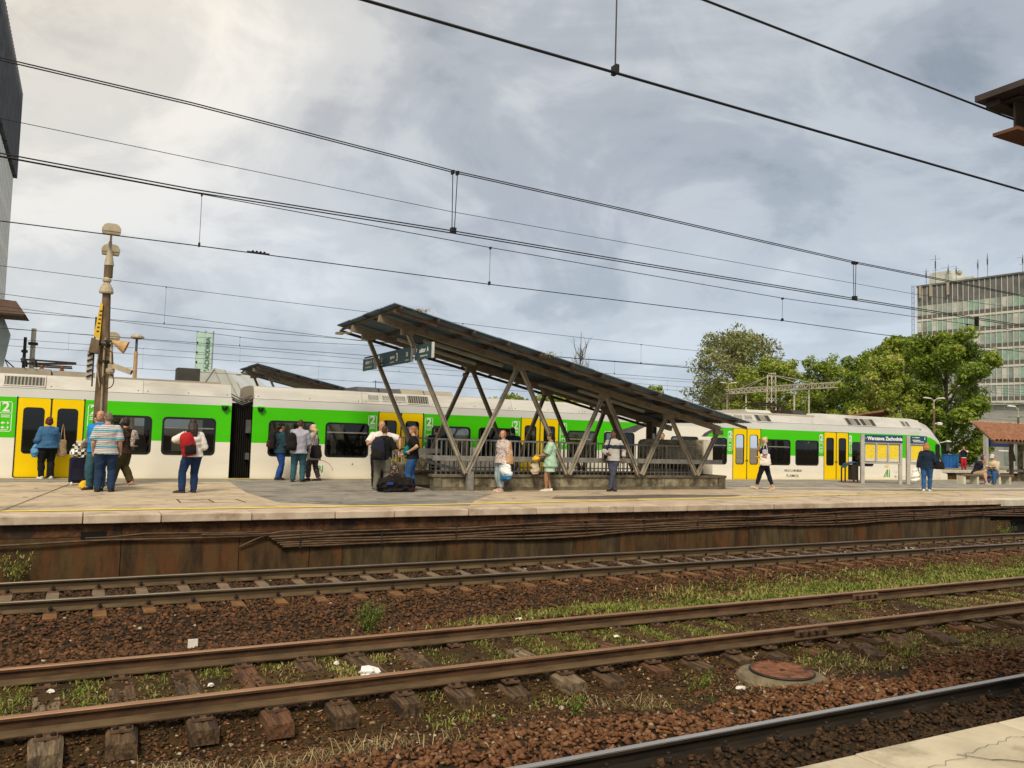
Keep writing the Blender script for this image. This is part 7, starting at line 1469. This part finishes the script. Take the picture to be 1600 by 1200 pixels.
P15 = person('woman in floral blouse and pale jeans leaning at the rail', 10.06, 19.68, 1.64, 122, True, 1.24, hands=((.05, .185, .50), (-.06, -.19, .55)), feet=((.05, .05), (-.0, -.07)), footyaw=(10, -15), head=(28, 0), hair=('bob', 'copper'), top=('floral_blouse', .46, .62, .026), bottom=('light_jeans', 'trousers', .07, .010), shoe='shoe_pink')
tote(P15, (.00, .36, .74), 'peach coloured handbag on the shoulder of the floral blouse woman', 'bag_peach', 20, .26, .30, .11, .36, 'handbag', 'shoulder_bag')
e = at_person(P15, 'carrier_bag', (.10, .33, .30), 'white and blue plastic carrier bag held by the floral blouse woman', 'plastic bag', 25); mb = MB(); loft(mb, [(0, 0, 0, .04, .10), (0, 0, .04, .10, .18), (0, 0, .22, .11, .19), (0, 0, .40, .07, .14), (0, 0, .50, .02, .05), (0, 0, .54, .012, .02)], 18); soft(mb, 'bag_body', 'printed_plastic', e, .03, .013, 6)
P16 = person('woman in mint green tunic and skirt with black ponytail facing left', 11.49, 19.58, 1.61, 92, True, 1.12, feet=((.06, .025), (-.01, -.055)), footyaw=(5, -8), hands=((.21, .07, .60), (.22, -.04, .595)), head=(4, 8), skin='tan', hair=('ponytail', 'black'), top=('mint', .42, .50, .026), bottom=('mint_pale', 'skirt', .335, .018), shoe='shoe_white'); glasses(P16)
e = at_person(P16, 'yellow_bag', (.40, .05, .80), 'yellow plastic bag in the hands of the woman in mint green', 'plastic bag'); mb = MB(); loft(mb, [(0, 0, 0, .05, .05), (0, 0, .05, .12, .10), (-.02, 0, .13, .10, .08), (-.03, 0, .18, .04, .04)]); soft(mb, 'bag_body', 'yellow_bag', e, .025)
e = at_person(P16, 'paper_bag', (.42, .0, .46), 'crumpled beige paper bag hanging below the yellow plastic bag', 'paper bag'); mb = MB(); loft(mb, [(0, 0, 0, .11, .09), (0, 0, .08, .13, .10), (0, 0, .26, .12, .08), (-.02, 0, .36, .07, .04)]); soft(mb, 'bag_body', 'paper_bag', e, .02)
P17 = person('young man in grey banded sweater leaning on the rail with crossed legs', 13.62, 19.62, 1.77, 168, False, .98, feet=((.08, -.03), (.02, .035)), footyaw=(-5, 20), hands=((-.03, .165, .52), (.15, -.06, .60)), epole=(None, (-.6, -.7, -.2)), head=(-34, 3), skin='brown', hair=('crop', 'black'), top=('banded_knit', .49, .88, .014), bottom=('slate_jeans', 'trousers', .04, .006), lean=-.03)
e = at_person(P17, 'sling_bag', (-.02, -.22, .92), 'dark blue sling bag under the arm of the man in grey sweater', 'bag'); mb = MB(); loft(mb, [(0, 0, 0, .09, .04), (0, 0, .1, .11, .06), (0, 0, .26, .08, .05)]); soft(mb, 'bag_body', 'bag_navy', e, .008); MB().tube([(.06, .02, .24), (.15, .09, .34), (.12, .13, .54), (.02, .13, .60), (-.10, .08, .45), (-.08, .02, .24)], .022, 6).build('strap', 'bag_navy', e)
P18 = person('brown haired person whose head shows above the stairhead wall', 18.82, 24.0, 1.76, 160, False, 1.1, hair=('short', 'brown'), skin='ruddy', top=('red', .47, .9, .018), bottom=('black', 'trousers', .04, .012))
P19 = person('blonde woman walking left with white tote bag and phone at her ear', 19.66, 19.75, 1.69, 80, True, 1.08, feet=((.15, .03, 0, -.25), (-.15, -.03, .012, .35)), footyaw=(0, 0), hands=((.10, .12, .62), (.09, .05, .90)), epole=((-1, .3, -.1), (.3, -.2, -1)), head=(0, -6), skin='ruddy', hair=('bun', 'paleblond'), top=('lavender', .50, .45, .014), bottom=('dark_leggings', 'trousers', .10, .006), shoe='shoe_tan', over=('navy_jacket', .52, .12, .018))
tb_ = tote(P19, (-.05, .22, .78), 'white tote bag hanging from the arm of the blonde walking woman', 'white', 6, .38, .38, .10, .40)
text('lettering', 'Biedronka', .07, 'print_dark', tb_, (0, .075, .26), (R(90), 0, R(180)), bold=.002) if False else None
e = at_person(P19, 'phone', (.14, .085, 1.50), 'dark phone held to the ear of the blonde walking woman', 'phone'); MB().box(-.01, .01, -.006, .006, -.02, .13).build('case', 'train_black', e)
P20 = person('woman in dark jacket and blue jeans walking away at the information board', 26.0, 18.5, 1.68, -6, True, 1.10, feet=((-.06, .05, .0, .1), (.07, -.045)), footyaw=(8, -6), hands=((.03, .16, .48), (.16, -.14, .62)), hair=('shoulder', 'ginger'), top=('navy_jacket', .50, .96, .020), bottom=('blue_jeans', 'trousers', .04, .008), shoe='shoe_white')
e = at_person(P20, 'carrier_bag', (.05, .34, .30), 'white plastic carrier bag in the left hand of the woman in dark jacket', 'plastic bag', 20); mb = MB(); loft(mb, [(0, 0, 0, .05, .10), (0, 0, .06, .10, .16), (0, 0, .25, .10, .15), (0, 0, .42, .05, .10), (0, 0, .52, .01, .03)], 16); soft(mb, 'bag_body', 'plastic_white', e, .03, .014, 8)
tote(P20, (.03, -.36, .78), 'black leather handbag on the right shoulder of the woman in dark jacket', 'bag_black', 75, .28, .42, .13, .34, 'handbag', 'shoulder_bag')
P21 = person('man in red trousers standing on the far platform with hands at his face', 56.4, 37.2, 1.70, 176, False, 1.05, hands=((.14, .03, .86), (.14, -.03, .86)), epole=((-.2, .8, -.6), (-.2, -.8, -.6)), hair=('crop', 'brown'), skin='ruddy', top=('white', .50, .6, .014), over=('navy_jacket', .52, .45, .018), bottom=('red', 'trousers', .04, .012), vox=.022)
P22 = person('seated woman in dark top and beige skirt on the bench facing right', 34.62, 22.32, 1.64, -112, True, 1.15, hipz=.47, lean=.42, feet=((.24, .04), (.30, -.03)), hands=((.26, .05, .42), (.24, -.02, .58)), head=(0, -16), hair=('bob', 'auburn'), top=('navy_top', .50, .5, .018), bottom=('khaki_skirt', 'skirt', .3, .02), shoe='shoe_tan', vox=.016)
P23 = person('seated man in white cap and beige jacket reading on the bench', 35.62, 22.12, 1.72, 168, False, 1.18, hipz=.47, lean=.22, feet=((.27, .07), (.27, -.07)), hands=((.24, .06, .44), (.24, -.06, .44)), head=(0, -24), skin='ruddy', hair=('fringe', 'grey'), top=('checked_shirt', .50, .9, .014), over=('beige', .50, .95, .024), bottom=('blue_jeans', 'trousers', .05, .014), vox=.016); cap_hat(P23, 'shoe_white')
e = at_person(P23, 'newspaper', (.42, 0, .78), 'pale newspaper on the lap of the seated man in white cap', 'newspaper'); mb = MB(); mb.add([(-.12, -.2, .02), (.12, -.2, .0), (.12, 0, -.02), (.12, .2, .0), (-.12, .2, .02), (-.12, 0, 0), (-.12, -.2, .03), (.12, -.2, .01), (.12, 0, -.01), (.12, .2, .01), (-.12, .2, .03), (-.12, 0, .01)], [(0, 1, 2, 5), (5, 2, 3, 4), (6, 11, 8, 7), (11, 10, 9, 8), (0, 6, 7, 1), (4, 3, 9, 10)]); mb.build('sheet', 'paper', e)
e = empty('shopping_bag', (35.12, 22.28, .43), R(30), 'cream bag on the bench between the two seated people', 'bag'); mb = MB(); loft(mb, [(0, 0, 0, .12, .16), (0, 0, .1, .14, .18), (0, 0, .26, .10, .13), (0, 0, .34, .04, .06)]); soft(mb, 'bag_body', 'beige', e, .02)
bpy.data.scenes.remove(TMP)
